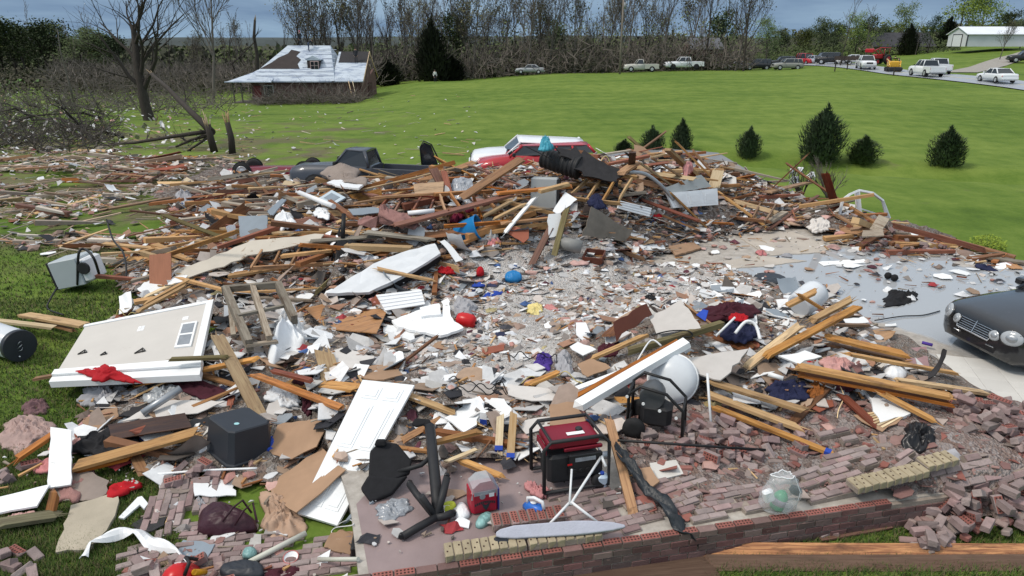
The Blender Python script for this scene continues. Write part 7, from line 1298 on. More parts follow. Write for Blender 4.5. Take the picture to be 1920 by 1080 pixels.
b=MB();b.lathe([(.20,-.3),(.24,-.27),(.255,-.1),(.245,-.08),(.255,-.06),(.255,.18),(.24,.25),(.1,.28)],26);b.build('body',M_TANK,dr_);b=MB();b.lathe([(.1,.28),(.1,.33),(.04,.335)],16);b.build('cap',W_WHITE,dr_)
p=S(874,617,0);rc=thing('red_can','shiny red rounded can lying on the dusty floor','can',Matrix.Translation(p+Vector((0,.12,.13))) @ Matrix.Rotation(R(-20),4,'Z') @ Matrix.Rotation(R(96),4,'Y'));mark(p,'red can')
b=MB();b.lathe([(.05,-.19),(.10,-.18),(.135,-.12),(.145,0),(.135,.12),(.10,.175),(.05,.19)],24);b.build('body',M_REDP,rc);b=MB();b.lathe([(.025,.19),(.025,.22)],10);b.build('spout',M_BLACKP,rc)
p=S(1018,388,.2);cb=thing('grey_cabinet','pale grey metal cabinet jammed in the heap below the red car','cabinet',Matrix.Translation(p+Vector((.05,.3,-.05))) @ Matrix.Rotation(R(-8),4,'Z') @ Matrix.Rotation(R(-6),4,'X'));mark(p,'grey cabinet')
b=MB();b.box((0,0,.35),(.66,.55,.75),ch=.02);b.build('body',mat('grey_enamel',(.40,.42,.42),.5,.08,2,rnd=0),cb);b=MB();b.box((.36,-.02,.35),(.06,.5,.7));b.build('door_edge',M_BLACKP,cb);b=MB();b.box((-.22,-.285,.45),(.03,.02,.12));b.build('handle',M_BLACKP,cb)
for i,(px,py,rz,lab)in enumerate([(1165,488,12,'brown open drawer box at the foot of the main heap, nearer the white foam slab'),(1116,496,-20,'brown drawer box lying left of the other drawer box at the foot of the heap')]):
 p=S(px,py,0);db_=thing('drawer_box',lab,'drawer',Matrix.Translation(p+Vector((0,.2,0))) @ Matrix.Rotation(R(rz),4,'Z') @ Matrix.Rotation(R(70 if i==0 else 15),4,'X'))
 for(c,s_)in(((0,.19,.12),(.46,.02,.22)),((0,-.19,.12),(.46,.02,.22)),((.22,0,.12),(.02,.36,.22)),((-.22,0,.12),(.02,.36,.22))):b=MB();b.box(c,s_);b.build('side',MATS['cabinet_red_brown'],db_)
 b=MB();b.box((0,0,.01),(.42,.36,.015));b.build('bottom',W_BRWN,db_)
 if i==0:mark(p,'drawer box')
 # weathered wooden frame (upturned bench)
wfm=thing('wooden_frame','weathered grey wooden bench frame upturned beside the beige wall panel','bench',None);mark(S(470,640,.2),'weathered wooden frame')
for(x0,y0,h0,x1,y1,h1,w_,t)in[(424,545,.75,468,648,.30,.12,.22),(474,540,.75,506,640,.30,.10,.22),(522,535,.85,552,600,.45,.12,.20),(418,542,.75,528,533,.85,.12,.12),(462,648,.3,520,640,.3,.10,.05),(446,592,.5,540,572,.6,.09,.05),(430,560,.55,438,630,.15,.09,.07)]:
 p,q=S(x0,y0,h0),S(x1,y1,h1);me=board_mesh((q-p).length,w_,t,random.Random(x0),.01,.002,'rail');me.materials.append(W_GREY);o=bpy.data.objects.new('rail',me);COL.objects.link(o);o.matrix_world=frame((p+q)/2,q-p);o.parent=wfm
 # arched window frame
aw=thing('arched_window','white arched window frame standing in the brick heap at the edge of the lawn','window',None);yy=20.6;mark(at_depth(1612,410,yy),'arched window')
def bar(nm,pts,w_,m=M_WPLAS,par=aw):b=MB();b.tube([at_depth(x,y,yy+d)for x,y,d in pts],w_,4,smooth=False);return b.build(nm,m,par)
bar('frame',[(1573,408,-.5),(1580,374,-.4),(1594,364,-.25),(1610,357,0),(1636,362,.2),(1655,376,.4),(1668,410,.5)],.045);bar('mullion',[(1607,358,0),(1613,422,-.1)],.085);bar('sash_bar',[(1573,404,-.5),(1610,391,-.05)],.03);bar('sash_bar',[(1613,391,-.05),(1666,408,.5)],.03);bar('sash_bar',[(1655,376,.4),(1664,412,.48)],.05)
SH('siding_panel','grey grooved siding leaning on the bricks below the arched window','siding',[(1648,402),(1668,410),(1652,434),(1630,430)],[.75,.75,.4,.4],.03,W_GREY,.003)
SH('siding_panel','grey grooved siding lying on the bricks left of the leaning piece','siding',[(1618,432),(1655,430),(1658,442),(1616,443)],.5,.03,W_GREY,.003)
# clear plastic bag with a green bottle
p=S(1462,962,.02);pb_=thing('plastic_bag','clear plastic bag with a green bottle on top of the porch wall','plastic bag',Matrix.Translation(p+Vector((0,.06,.0))) @ Matrix.Rotation(R(10),4,'Z'));mark(p,'clear plastic bag')
b=MB();r_=random.Random(6);pr=[]
for k in range(9):
 f=k/8;z=.02+.46*f;rr=[.16,.20,.215,.22,.21,.19,.17,.15,.11][k];ring_=[]
 for i in range(24):a_=i/24*6.283;q=1+.14*math.sin(3*a_+k*.6)+r_.gauss(0,.035);ring_.append((rr*q*math.cos(a_)*1.1,rr*q*math.sin(a_)*.7,z+r_.gauss(0,.01)))
 pr.append(ring_)
loft(b,pr);o=b.build('film',mat('bag_film',(.75,.78,.80),.2,.1,8,alpha=.30,spec=.7,rnd=0),pb_)
b=MB();b.tube([(x*1.02,y*1.02,z)for x,y,z in pr[8]],.008,5);b.build('rim',M_WTUBE,pb_);b=MB();b.tube([(.15,-.10,.05),(.22,-.05,.25),(.13,-.02,.47)],.006,5);b.build('seam',M_WTUBE,pb_)
b=MB();b.lathe([(.075,.03),(.08,.05),(.08,.2),(.05,.25),(.025,.27)],16,Matrix.Translation((-.04,0,0)) @ Matrix.Rotation(.3,4,'Y'));bo=b.build('green_bottle',mat('green_plastic',(.03,.30,.13),.3,.1,5,rnd=0),pb_);b=MB();b.lathe([(.081,.09),(.081,.17)],16,Matrix.Translation((-.04,0,0)) @ Matrix.Rotation(.3,4,'Y'));b.build('bottle_label',mat('bottle_label',(.30,.25,.30),.5,.3,20),bo)
b=MB();b.box((.07,.02,.30),(.13,.1,.10),Matrix.Rotation(.5,4,'Y'),ch=.02);b.build('dark_pouch',M_SLATEB,pb_);b=MB();b.box((-.1,-.05,.30),(.12,.08,.16),Matrix.Rotation(-.3,4,'Y'),ch=.03);b.build('pale_tissue',M_SHEET,pb_)
# fire extinguisher like red cylinder at the lower left
p=S(336,1112,.0);fe=thing('fire_extinguisher','red fire extinguisher lying at the lower left with a yellow and black nozzle','extinguisher',Matrix.Translation(p+Vector((.02,.05,.14))) @ Matrix.Rotation(R(-75),4,'Z') @ Matrix.Rotation(R(50),4,'Y') @ Matrix.Scale(1.45,4));mark(p,'fire extinguisher')
b=MB();b.lathe([(.10,-.2),(.115,-.18),(.115,.1),(.09,.16),(.03,.19)],22);b.build('cylinder',M_REDP,fe);b=MB();b.box((-.116,.0,0),(.006,.045,.2));b.build('white_label',W_WHITE,fe);b=MB();b.tube([(-.02,.06,.17),(-.1,.1,.2),(-.14,.06,.12),(-.12,.11,.0)],.014,7);b.build('hose',M_BLACKP,fe);b=MB();b.tube([(-.03,.12,.15),(-.02,.17,.02)],.022,8);b.build('nozzle',mat('amber_plastic',(.6,.28,.01),.4,rnd=0),fe)
# pipes, gutters, cables
PIPES=[('plastic_pipe','white plastic pipe lying in front of the tan blanket','pipe',[(466,1060,.03),(574,1004,.06)],.034,mat('ivory_pipe',(.60,.60,.52),.45,.06),'white plastic pipe'),('plastic_pipe','short white tee pipe at the bottom edge left of the porch floor','pipe',[(598,1052,.02),(672,1052,.02)],.024,MATS['ivory_pipe'],None),('plastic_pipe','thin white pipe standing right of the white dome tank','pipe',[(1326,702,.75),(1334,815,.03)],.018,M_WTUBE,'thin white pipe'),('plastic_pipe','bent white pipe above the lower middle of the porch post','pipe',[(1195,678,.3),(1220,640,.5),(1240,650,.45)],.014,M_WTUBE,None),('plastic_pipe','white elbow pipe on the navy clothes','pipe',[(1378,628,.35),(1398,606,.5),(1416,612,.45),(1425,640,.3)],.026,M_WPLAS,None),('plastic_pipe','thin white stick leaning over the greenish post','pipe',[(1342,632,.4),(1378,597,.6)],.018,M_WPLAS,None),('steel_duct','clear glassy tube lying behind the dark walnut panel','tube',[(268,782,.16),(340,735,.30)],.06,M_STEEL,'steel tube'),('porch_post','white turned post lying below the pale cabinet door','post',[(562,366,.6),(626,392,.45)],.07,M_WPLAS,'white turned post'),('plastic_pipe','white pipe above the pink torn roof piece','pipe',[(765,405,.5),(815,400,.55)],.06,M_WPLAS,None),('steel_duct','bent galvanised gutter on top of the heap left of the garage door section','gutter',[(1178,326,.95),(1210,330,.95),(1240,352,.85),(1262,378,.55)],.05,M_STEEL,'bent steel gutter'),('steel_duct','grey drum-like duct lying at the foot of the main heap','duct',[(1050,468,.15),(1090,476,.15)],.16,mat('dull_duct',(.22,.22,.21),.5,.15,4),'grey duct'),('plastic_pipe','white plastic pipe end among the clothes under the longest plank','pipe',[(1440,705,.35),(1468,714,.35)],.035,M_WPLAS,None),('iron_pipe','long thin dark pipe lying across the bricks right of the generator','pipe',[(1158,828,.30),(1435,846,.12)],.018,M_IRON,'long dark pipe'),('iron_rod','dark post standing at the black rubbish bag','post',[(643,450,.2),(645,405,.95)],.05,M_IRON,None),('white_strip','white angle strip lying along the top of the brick walkway','strip',[(300,870,.08),(286,890,.05),(380,884,.06),(482,880,.08)],.016,W_WHITE,'white angle strip'),('cable','white looped cable at the corner of the panel door','cable',[(632,985,.1),(655,975,.05),(662,985,.02),(630,990,.02),(622,1000,.02),(640,1006,.02),(660,1000,.02)],.006,M_WTUBE,None),('cable','thin orange cord hanging below the navy clothes under the plank','cable',[(1575,725,.2),(1582,745,.1),(1572,770,.08),(1570,785,.05)],.008,W_PALE,None),('cable','black cable looped in front of the punched drywall','cable',[(1222,630,.45),(1255,622,.52),(1290,622,.5),(1296,632,.42),(1262,634,.42),(1230,640,.4)],.012,M_IRON,None),('wire','dark wire slanting across the white car','wire',[(985,275,1.9),(1040,302,1.3)],.012,M_IRON,None),('steel_strip','dark crack-like metal strip lying on the wet floor near the car','strip',[(1640,602,.01),(1690,594,.01),(1730,592,.01),(1762,584,.01)],.012,M_IRON,None),('plastic_bottle','purple bottle lying on the floor before the dark car','bottle',[(1728,645,.02),(1748,650,.02)],.03,M_PURP,None),]
for t_ in PIPES:pipe(t_[0],t_[1],t_[2],t_[3],t_[4],t_[5],mk=t_[6])
SH('white_tool','white tee shaped plastic bracket on the grass by the stepping slab','bracket',[(222,970),(258,932),(266,930),(278,944),(270,954),(262,946),(232,972)],.04,.025,M_WPLAS,0)
for i,(px,py,lab)in enumerate([(1664,523,'black ball on the wet floor, the left one of two'),(1676,527,'black ball on the wet floor, the right one of two')]):p=S(px,py,0);b=MB();b.lathe([(.02,-.08),(.06,-.06),(.085,0),(.06,.06),(.02,.08)],16);o=b.build('ball',M_BLK,label=lab,cat='ball');o.location=p+Vector((0,0,.08))
p=S(547,1050,0);bo=thing('bowl','white bowl with a red rim on the front brick walkway','bowl',Matrix.Translation(p) @ Matrix.Rotation(.25,4,'X'));b=MB();b.lathe([(.03,0),(.06,.02),(.085,.055),(.08,.055),(.055,.025),(.01,.012)],20);b.build('shell',M_WPLAS,bo);b=MB();b.tube([(.084*math.cos(k*.314),.084*math.sin(k*.314),.057)for k in range(21)],.006,6);b.build('rim',mat('pink_glaze',(.5,.16,.15),.4),bo)
p=S(666,1045,0);ba=thing('battery_pack','black battery pack standing at the left edge of the porch floor','battery',Matrix.Translation(p+Vector((0,.1,0))) @ Matrix.Rotation(R(5),4,'Z'));b=MB();b.box((0,0,.08),(.10,.28,.16),ch=.015);b.build('case',M_BLKS,ba);b=MB();b.box((.01,.03,.162),(.03,.12,.004));b.build('label_strip',W_WHITE,ba)
p=S(908,795,.05);bx=thing('blue_carton','small blue and white carton behind the two blue-tipped blocks','carton',Matrix.Translation(p) @ Matrix.Rotation(R(-15),4,'Z'));b=MB();b.box((0,0,.10),(.10,.08,.2));b.build('carton',W_WHITE,bx);b=MB();b.box((0,-.0415,.05),(.101,.004,.09));b.build('blue_band',M_BLUEC,bx)
p=S(1128,915,.02);jg=thing('milk_jug','pale blue-white jug beside the generator wheel','jug',Matrix.Translation(p+Vector((0,.05,0))) @ Matrix.Rotation(.2,4,'X'));b=MB();b.box((0,0,.1),(.13,.11,.2),ch=.03);b.build('body',mat('pale_blue_plastic',(.55,.65,.75),.4,rnd=0),jg);b=MB();b.lathe([(.025,.2),(.025,.23)],10);b.build('cap',M_BLUEC,jg)
SH('folder','bright blue folder left of the dark maroon clothes','folder',[(1305,590),(1318,580),(1328,582),(1322,602)],[.4,.5,.5,.4],.015,M_BLUEC,0)
# small debris shrub plants
def shrub(label,px,py,H,seed,m,spread=.55,hang=0,leaves=None):
 p=S(px,py,0);r=random.Random(seed);root=thing('bare_shrub',label,'shrub',Matrix.Translation(p));br=[]
 for k in range(9):
  a_=r.uniform(0,6.28);grow(r,Vector((0,0,-.05)),Vector((math.cos(a_)*spread,math.sin(a_)*spread,1)).normalized(),H*r.uniform(.5,.8),.03*H/1.5,0,2,br,dict(n=[6,5],ang=(.3,.8),len=(.4,.6),lift=.2,wob=.1,rmin=.006))
 t=MB();c=MB()
 for(l,pts,rs)in br:(t if l==0 else c).tube(pts,rs,5 if l==0 else 3,cap=False)
 t.build('stems',m,root);c.build('twigs',m,root)
 if hang:
  for k in range(hang):
   q=r.choice(br)[1][-1];h_=MB();o=len(h_.v)
   for i in range(10):h_.tube([q+Vector((r.gauss(0,.06),r.gauss(0,.06),0)),q+Vector((r.gauss(0,.1),r.gauss(0,.1),-r.uniform(.1,.4)))],[.03,.01],4)
   h_.build('caught_insulation',M_SHEET,root)
 mark(p,'bare shrub' if not hang else 'shrub with white shreds');return root
shrub('bare brown shrub standing left of the arched window',1553,372,1.9,5,M_BARKG);shrub('broken shrub with white insulation shreds caught in it',1500,376,1.5,8,M_BARK,.35,6)
yb=S(1850,470,0);ys_=thing('small_shrub','small yellow-green shrub at the edge of the lawn by the long brown beam','shrub',Matrix.Translation(yb));lf=MB();r_=random.Random(3)
for i in range(900):
 a_=r_.uniform(0,6.28);rr=.45*r_.random()**.5;q=Vector((rr*math.cos(a_),rr*math.sin(a_),r_.uniform(.03,.42)*(1.2-rr)));d=Vector((r_.gauss(0,1),r_.gauss(0,1),r_.gauss(0,1))).normalized();e_=d.orthogonal().normalized();o=len(lf.v);s=.035;lf.v+=[tuple(q-d*s),tuple(q+e_*s*.6),tuple(q+d*s),tuple(q-e_*s*.6)];lf.face((o,o+1,o+2,o+3))
lf.build('leaves',mat('yellow_green_leaves',(.22,.30,.03),.7,.3,5),ys_);t=MB();[t.tube([(0,0,-.05),(.25*math.cos(k),.25*math.sin(k),.3)],[.012,.005],4)for k in range(6)];t.build('stems',M_BARK,ys_)
# snapped trunks and fallen branches at the left
p0=GR(402,285);stump('snapped_tree','splintered standing trunk left of the maroon car, the left one of two',[p0,p0+Vector((-.1,0,.8)),p0+Vector((-.15,0,1.5))],.22,.17,seed=2)
p1=GR(436,290);stump('snapped_tree','splintered standing trunk left of the maroon car, the right one of two',[p1,p1+Vector((.05,0,.9)),p1+Vector((-.05,0,1.7))],.20,.15,seed=3);mark(p1,'splintered trunks')
a_,b_=at_depth(398,248,p0.y),at_depth(283,138,p0.y+7);stump('snapped_tree','long snapped trunk leaning from the splintered stumps up to the big dark tree',[a_,a_.lerp(b_,.35),a_.lerp(b_,.7)+Vector((0,0,.1)),b_],.20,.10,seed=5,branches=2)
def branch(label,pts,r0,r1,seed,nb=5,m=None):
 P=[GR(pts[0][0],pts[0][1],pts[0][2])];P+=[at_depth(x,y,P[0].y-.3*i)if h>1.1 else GR(x,y,h)for i,(x,y,h)in enumerate(pts[1:])];root=thing('fallen_branch',label,'branch',Matrix.Translation(P[0]));b=MB();Q=[q-P[0]for q in P];b.tube(Q,[lerp(r0,r1,i/(len(Q)-1))for i in range(len(Q))],7);b.build('limb',m or M_BARK,root);r=random.Random(seed);br=[]
 for k in range(nb):
  i=r.randint(0,len(Q)-2);q=Q[i].lerp(Q[i+1],r.random());d=(Q[-1]-Q[0]).normalized();grow(r,q,rdir(r,d,r.uniform(.4,1)),r.uniform(.6,1.8),r1,1,2,br,dict(n=[4,4,3],wob=.15,rmin=.008))
 t=MB();[t.tube(pp,rr,4,cap=False)for(l,pp,rr)in br]
 if br:t.build('twigs',m or M_BARK,root,kind='stuff')
 return root
branch('dark fallen limb running left from the splintered trunks',[(400,245,1.0),(330,255,.7),(250,268,.3),(205,270,.05)],.14,.05,1);branch('shorter dark limb below the long one at the splintered trunks',[(395,252,.9),(360,262,.5),(330,275,.1)],.11,.06,2,2);branch('split limb just right of the shorter one',[(398,252,.8),(375,268,.4),(352,283,.05)],.10,.05,3,2)
branch('thin stripped sapling standing at the left',[(142,205,0),(128,150,2.2),(113,95,4.4),(108,55,6.0)],.12,.03,6,6,M_BARKG);branch('broken pale branch leaning right of the thin sapling',[(190,210,0),(170,175,1.2),(150,140,2.6)],.10,.04,7,3,M_BARKG)
branch('dark arching fallen branch across the left brush',[(165,250,.3),(120,235,.8),(60,215,.9),(0,205,.5)],.10,.03,8,8);branch('dark fallen limb lying in front of the left brush',[(60,225,.2),(110,222,.6),(150,238,.5),(172,255,.1)],.10,.05,9,6);branch('broken dark limb reaching up from the right end of the left brush',[(175,262,.1),(150,235,.8),(120,205,1.5),(85,190,2.0)],.11,.03,10,8)
branch('leaning dark trunk left of the house roof',[(455,165,.2),(435,120,2.5),(478,78,5.0)],.2,.08,11,3)
branch('fallen trunk lying across the brush in front of the damaged house',[(545,178,.5),(600,172,.6),(665,178,.4)],.2,.12,12,8)
# zones of wreckage (picture outlines on the ground)
ZONES=dict(core=[(400,345),(520,338),(700,350),(900,345),(1130,320),(1330,335),(1400,365),(1560,400),(1640,420),(1560,440),(1330,435),(1240,470),(1060,505),(900,540),(640,560),(420,560),(250,560),(220,500),(330,440),(300,400)],midl=[(250,560),(640,560),(900,540),(870,620),(700,700),(800,760),(900,800),(1100,820),(1000,900),(860,900),(680,900),(480,900),(290,880),(130,830),(150,740),(400,690),(400,590),(190,600)],dust=[(640,560),(900,540),(1060,505),(1330,505),(1480,545),(1290,640),(1060,700),(1000,740),(850,760),(760,710),(680,690),(620,640)],midr=[(1000,740),(1060,690),(1160,640),(1290,570),(1400,550),(1560,560),(1640,640),(1700,720),(1760,790),(1500,810),(1330,800),(1100,800)],lawn=[(-40,262),(200,262),(330,285),(470,300),(640,318),(520,338),(400,345),(300,400),(330,440),(220,500),(120,475),(0,445),(-60,440)],wet=[(1240,470),(1330,435),(1560,440),(1760,470),(1950,500),(1950,560),(1760,570),(1640,620),(1480,545),(1330,505),(1100,505)],brick=[(1130,815),(1330,800),(1500,810),(1760,790),(1930,770),(1930,960),(1700,960),(1600,950),(1300,990),(1190,990),(1160,900)],frontl=[(0,800),(130,830),(290,880),(480,900),(560,970),(660,990),(670,1085),(230,1085),(280,900),(100,900),(0,900)],face=[(1110,470),(1180,420),(1260,395),(1350,385),(1470,395),(1570,420),(1480,438),(1380,450),(1300,470),(1200,505),(1080,508)],crest=[(960,415),(1060,352),(1240,345),(1280,395),(1190,445),(1050,470)],rust=[(222,302),(330,296),(350,328),(238,334)],under=[(1335,725),(1500,690),(1700,718),(1770,780),(1640,806),(1480,812),(1340,800)],fill=[(690,690),(850,740),(1000,725),(1130,780),(1160,850),(1010,850),(900,835),(760,810)],porch=[(690,1075),(1180,1003),(1150,900),(860,900),(680,930)],rim=[(1600,425),(1760,440),(1930,500),(1930,520),(1700,490),(1560,480),(1560,440)])
ZW={k:[(lambda p:(p.x,p.y))(plane_px(x,y,-.15))for x,y in v]for k,v in ZONES.items()}
def area(P):return abs(sum(P[i][0]*P[(i+1)%len(P)][1]-P[(i+1)%len(P)][0]*P[i][1]for i in range(len(P))))/2
ZA={k:area(v)for k,v in ZW.items()}
ZB={k:(min(p[0]for p in v),max(p[0]for p in v),min(p[1]for p in v),max(p[1]for p in v))for k,v in ZW.items()}
def zpoint(r,k):
 x0,x1,y0,y1=ZB[k]
 for _ in range(400):
  x,y=r.uniform(x0,x1),r.uniform(y0,y1)
  if inpoly((x,y),ZW[k]):
   if k=='lawn' and noise.noise(Vector((x*.16,y*.55,2.2)))+.35*noise.noise(Vector((x*.5,y*1.2,7)))<.10 and r.random()>.10:continue
   if k in('dust','fill','midl')and noise.noise(Vector((x*1.1,y*1.1,5)))+.5*noise.noise(Vector((x*2.6,y*2.6,1)))<-.05 and r.random()>.35:continue
   return x,y
 return x,y
KEEP=[[(665,700),(800,715),(660,1000),(540,975)],[(160,612),(398,566),(372,700),(104,722)],[(612,552),(752,470),(826,470),(692,550)],[(572,575),(724,575),(706,626),(610,620)],[(90,800),(134,800),(133,915),(88,915)],[(990,795),(1140,790),(1150,930),(1000,930)],[(376,756),(498,756),(492,870),(378,870)],[(1415,880),(1505,880),(1500,968),(1415,965)],[(1700,640),(1930,540),(1930,760),(1760,740)],[(895,270),(1090,270),(1090,345),(895,345)],[(360,915),(580,915),(580,1015),(360,1015)]]
def zfree(r,k):
 for _ in range(30):
  x,y=zpoint(r,k);p=to_px((x,y,surf(x,y)+.1))
  if not any(inpoly(p,q)for q in KEEP):break
 return x,y
def hasz(x,y,ks):return any(inpoly((x,y),ZW[k])for k in ks)
# bed of ground-up rubble
def rubble_material():
 m,t,b=nodemat('ground_rubble');L=t.links.new;tcn=N(t,'ShaderNodeTexCoord');vc=N(t,'ShaderNodeVertexColor');vc.layer_name='col'
 def vor(s):
  v=N(t,'ShaderNodeTexVoronoi');v.inputs['Scale'].default_value=s;L(tcn.outputs['Object'],v.inputs['Vector']);return v
 pal=[(0,(.30,.27,.24)),(.12,(.45,.43,.41)),(.26,(.19,.15,.125)),(.38,(.34,.25,.22)),(.5,(.10,.085,.075)),(.6,(.50,.48,.46)),(.7,(.26,.17,.12)),(.8,(.36,.33,.30)),(.88,(.58,.57,.56)),(.95,(.055,.05,.055))]
 cols=[]
 for s in(9,27):
  v=vor(s);sep_=N(t,'ShaderNodeSeparateColor');L(v.outputs['Color'],sep_.inputs[0]);r=N(t,'ShaderNodeValToRGB');r.color_ramp.interpolation='CONSTANT';e_=r.color_ramp.elements
  e_[0].position=0;e_[0].color=(*pal[0][1],1);e_[1].position=pal[1][0];e_[1].color=(*pal[1][1],1)
  for p_,c in pal[2:]:k=e_.new(p_);k.color=(*c,1)
  L(sep_.outputs[0],r.inputs[0]);cols.append((r,v))
 nz=N(t,'ShaderNodeTexNoise');nz.inputs['Scale'].default_value=2.2;nz.inputs['Detail'].default_value=6;L(tcn.outputs['Object'],nz.inputs['Vector'])
 rr=N(t,'ShaderNodeValToRGB');rr.color_ramp.elements[0].position=.42;rr.color_ramp.elements[1].position=.56;L(nz.outputs[0],rr.inputs[0])
 mx=N(t,'ShaderNodeMix',data_type='RGBA');L(rr.outputs[0],mx.inputs[0]);L(cols[0][0].outputs[0],mx.inputs[6]);L(cols[1][0].outputs[0],mx.inputs[7])
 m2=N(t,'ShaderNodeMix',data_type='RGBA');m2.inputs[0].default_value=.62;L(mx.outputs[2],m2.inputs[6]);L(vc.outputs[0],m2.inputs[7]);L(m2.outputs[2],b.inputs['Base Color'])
 n3=N(t,'ShaderNodeTexNoise');n3.inputs['Scale'].default_value=30;n3.inputs['Detail'].default_value=5;L(tcn.outputs['Object'],n3.inputs['Vector'])
 ad=N(t,'ShaderNodeMath',operation='ADD');L(cols[1][1].outputs['Distance'],ad.inputs[0]);L(n3.outputs[0],ad.inputs[1])
 bp=N(t,'ShaderNodeBump');bp.inputs['Strength'].default_value=.9;bp.inputs['Distance'].default_value=.05;L(ad.outputs[0],bp.inputs['Height']);L(bp.outputs[0],b.inputs['Normal']);b.inputs['Roughness'].default_value=.8;b.inputs['Specular IOR Level'].default_value=.25
 return m
TINT=dict(core=(.10,.072,.058),midl=(.17,.135,.11),dust=(.62,.60,.575),midr=(.16,.125,.10),brick=(.20,.14,.125),frontl=(.20,.17,.12))  # heap beds tinted dark so gaps between the debris read as deep shade
b=MB();stp=.15;idx={};cells=[]
x=-14.0
zorder=('dust','core','midl','midr','brick','fill')
gx=int(27/stp);gy=int(27/stp)
zc={}
for j in range(gy):
 for i in range(gx):
  X,Y=-13.5+i*stp,5.5+j*stp
  for k in zorder:
   bb_=ZB[k]
   if bb_[0]<=X<=bb_[1]and bb_[2]<=Y<=bb_[3]and inpoly((X,Y),ZW[k]):zc[(i,j)]=k;break
  else:
   if mound(X,Y)>(.06 if X>-2 else .16)and X<14 and Y>9.3:zc[(i,j)]='midl' if Y<14 else 'core'
def bedv(i,j):
 if(i,j)in idx:return idx[(i,j)]
 X,Y=-13.5+i*stp,5.5+j*stp;k=zc.get((i,j));amp=dict(core=.16,midl=.07,dust=.035,midr=.08,brick=.03).get(k,0)
 edge=sum(1 for a in(-2,0,2)for c in(-2,0,2)if(i+a,j+c)in zc)/9
 nn=noise.noise(Vector((X*1.7,Y*1.7,1)))+.6*noise.noise(Vector((X*4.3,Y*4.3,4)))+.3*noise.noise(Vector((X*9,Y*9,8)))
 z=surf(X,Y)+amp*edge*(.35+nn)+(.012 if k=='dust' else .02)*edge-.03*(1-edge)
 idx[(i,j)]=len(b.v);b.v.append((X+rng.gauss(0,.02),Y+rng.gauss(0,.02),z));return idx[(i,j)]
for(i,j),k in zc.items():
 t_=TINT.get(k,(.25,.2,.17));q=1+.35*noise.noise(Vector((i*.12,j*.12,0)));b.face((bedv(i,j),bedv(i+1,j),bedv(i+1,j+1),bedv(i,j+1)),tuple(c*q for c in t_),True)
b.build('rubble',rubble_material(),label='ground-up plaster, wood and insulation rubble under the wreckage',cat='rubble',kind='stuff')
# small chips, slivers and scraps
M_CHIP=mat('debris_chips',(.5,.5,.5),.8,.15,8,rnd=0,vcol=True,bump=.15,bscale=40);M_SCRAP=mat('debris_scraps',(.5,.5,.5),.75,.2,8,rnd=0,vcol=True)
PAL_D=[(.58,.57,.56),(.50,.48,.45),(.64,.64,.64),(.42,.38,.35),(.34,.24,.17),(.30,.23,.19),(.50,.44,.40),(.24,.21,.19),(.72,.73,.74),(.55,.54,.53),(.47,.46,.45),(.68,.68,.68),(.10,.085,.075)]
PAL_W=[(.38,.19,.075),(.28,.11,.04),(.46,.27,.12),(.17,.08,.04),(.24,.09,.055),(.50,.34,.18),(.22,.18,.14),(.33,.28,.22)]
PAL_S=[(.03,.03,.035),(.05,.05,.06),(.55,.56,.58),(.62,.64,.66),(.30,.30,.32)]*3+[(.03,.035,.08),(.05,.10,.24),(.26,.03,.035),(.10,.03,.045),(.42,.30,.22),(.35,.22,.20),(.45,.30,.27),(.35,.30,.16),(.16,.12,.10),(.22,.20,.19),(.5,.45,.42)]+[(.16,.12,.10),(.22,.20,.19),(.5,.45,.42),(.4,.38,.36)]*2
PAL_WL=[(.44,.33,.23),(.36,.25,.18),(.48,.40,.32),(.28,.19,.13),(.40,.22,.12),(.52,.46,.39),(.33,.27,.22)]
PAL_P=[(.42,.22,.19),(.34,.19,.16),(.48,.30,.26),(.30,.21,.17),(.40,.30,.24)]
PAL_B=[(.24,.135,.12),(.20,.11,.10),(.28,.17,.15),(.32,.26,.23),(.26,.10,.08)]
def chip(b,r,x,y,z,s,pal,thick=.01,tilt=.35):
 n=r.randint(3,6);c=r.choice(pal);q=r.uniform(.75,1.15);c=(c[0]*q,c[1]*q,c[2]*q);a0=r.uniform(0,6.28);tx,ty=r.gauss(0,tilt),r.gauss(0,tilt);o=len(b.v);asp=r.uniform(.4,1)
 ca,sa=math.cos(a0),math.sin(a0)
 for lay in(1,0):
  for k in range(n):
   a=6.283*k/n+(hash((k,o))%100)*.006;u,v=s*math.cos(a),s*asp*math.sin(a);X,Y=u*ca-v*sa,u*sa+v*ca
   b.v.append((x+X,y+Y,z+tx*X+ty*Y+thick*lay))
 b.face(tuple(o+k for k in range(n)),c)
 for k in range(n):b.face((o+(k+1)%n,o+k,o+n+k,o+n+(k+1)%n),c)
def sliver(b,r,x,y,z,L,w_,pal,ang=None,tilt=.12):
 c=r.choice(pal);q=r.uniform(.7,1.2);c=(c[0]*q,c[1]*q,c[2]*q);a=r.uniform(0,6.28)if ang is None else ang;d=Vector((math.cos(a),math.sin(a),r.gauss(0,tilt))).normalized();s=Vector((-d.y,d.x,0)).normalized();up=d.cross(s);h=w_*r.uniform(.35,.9);o=len(b.v);p=Vector((x,y,z+abs(d.z)*L*.5));tp=r.uniform(.2,1)
 for(e_,k)in((-.5,1),(.5,tp)):
  for(u,v)in((-.5,-.5),(.5,-.5),(.5,.5),(-.5,.5)):b.v.append(tuple(p+d*L*e_+s*w_*u*k+up*(-h)*v*k))
 for f in((0,1,5,4),(1,2,6,5),(2,3,7,6),(3,0,4,7),(3,2,1,0),(4,5,6,7)):b.face(tuple(o+i for i in f),c)
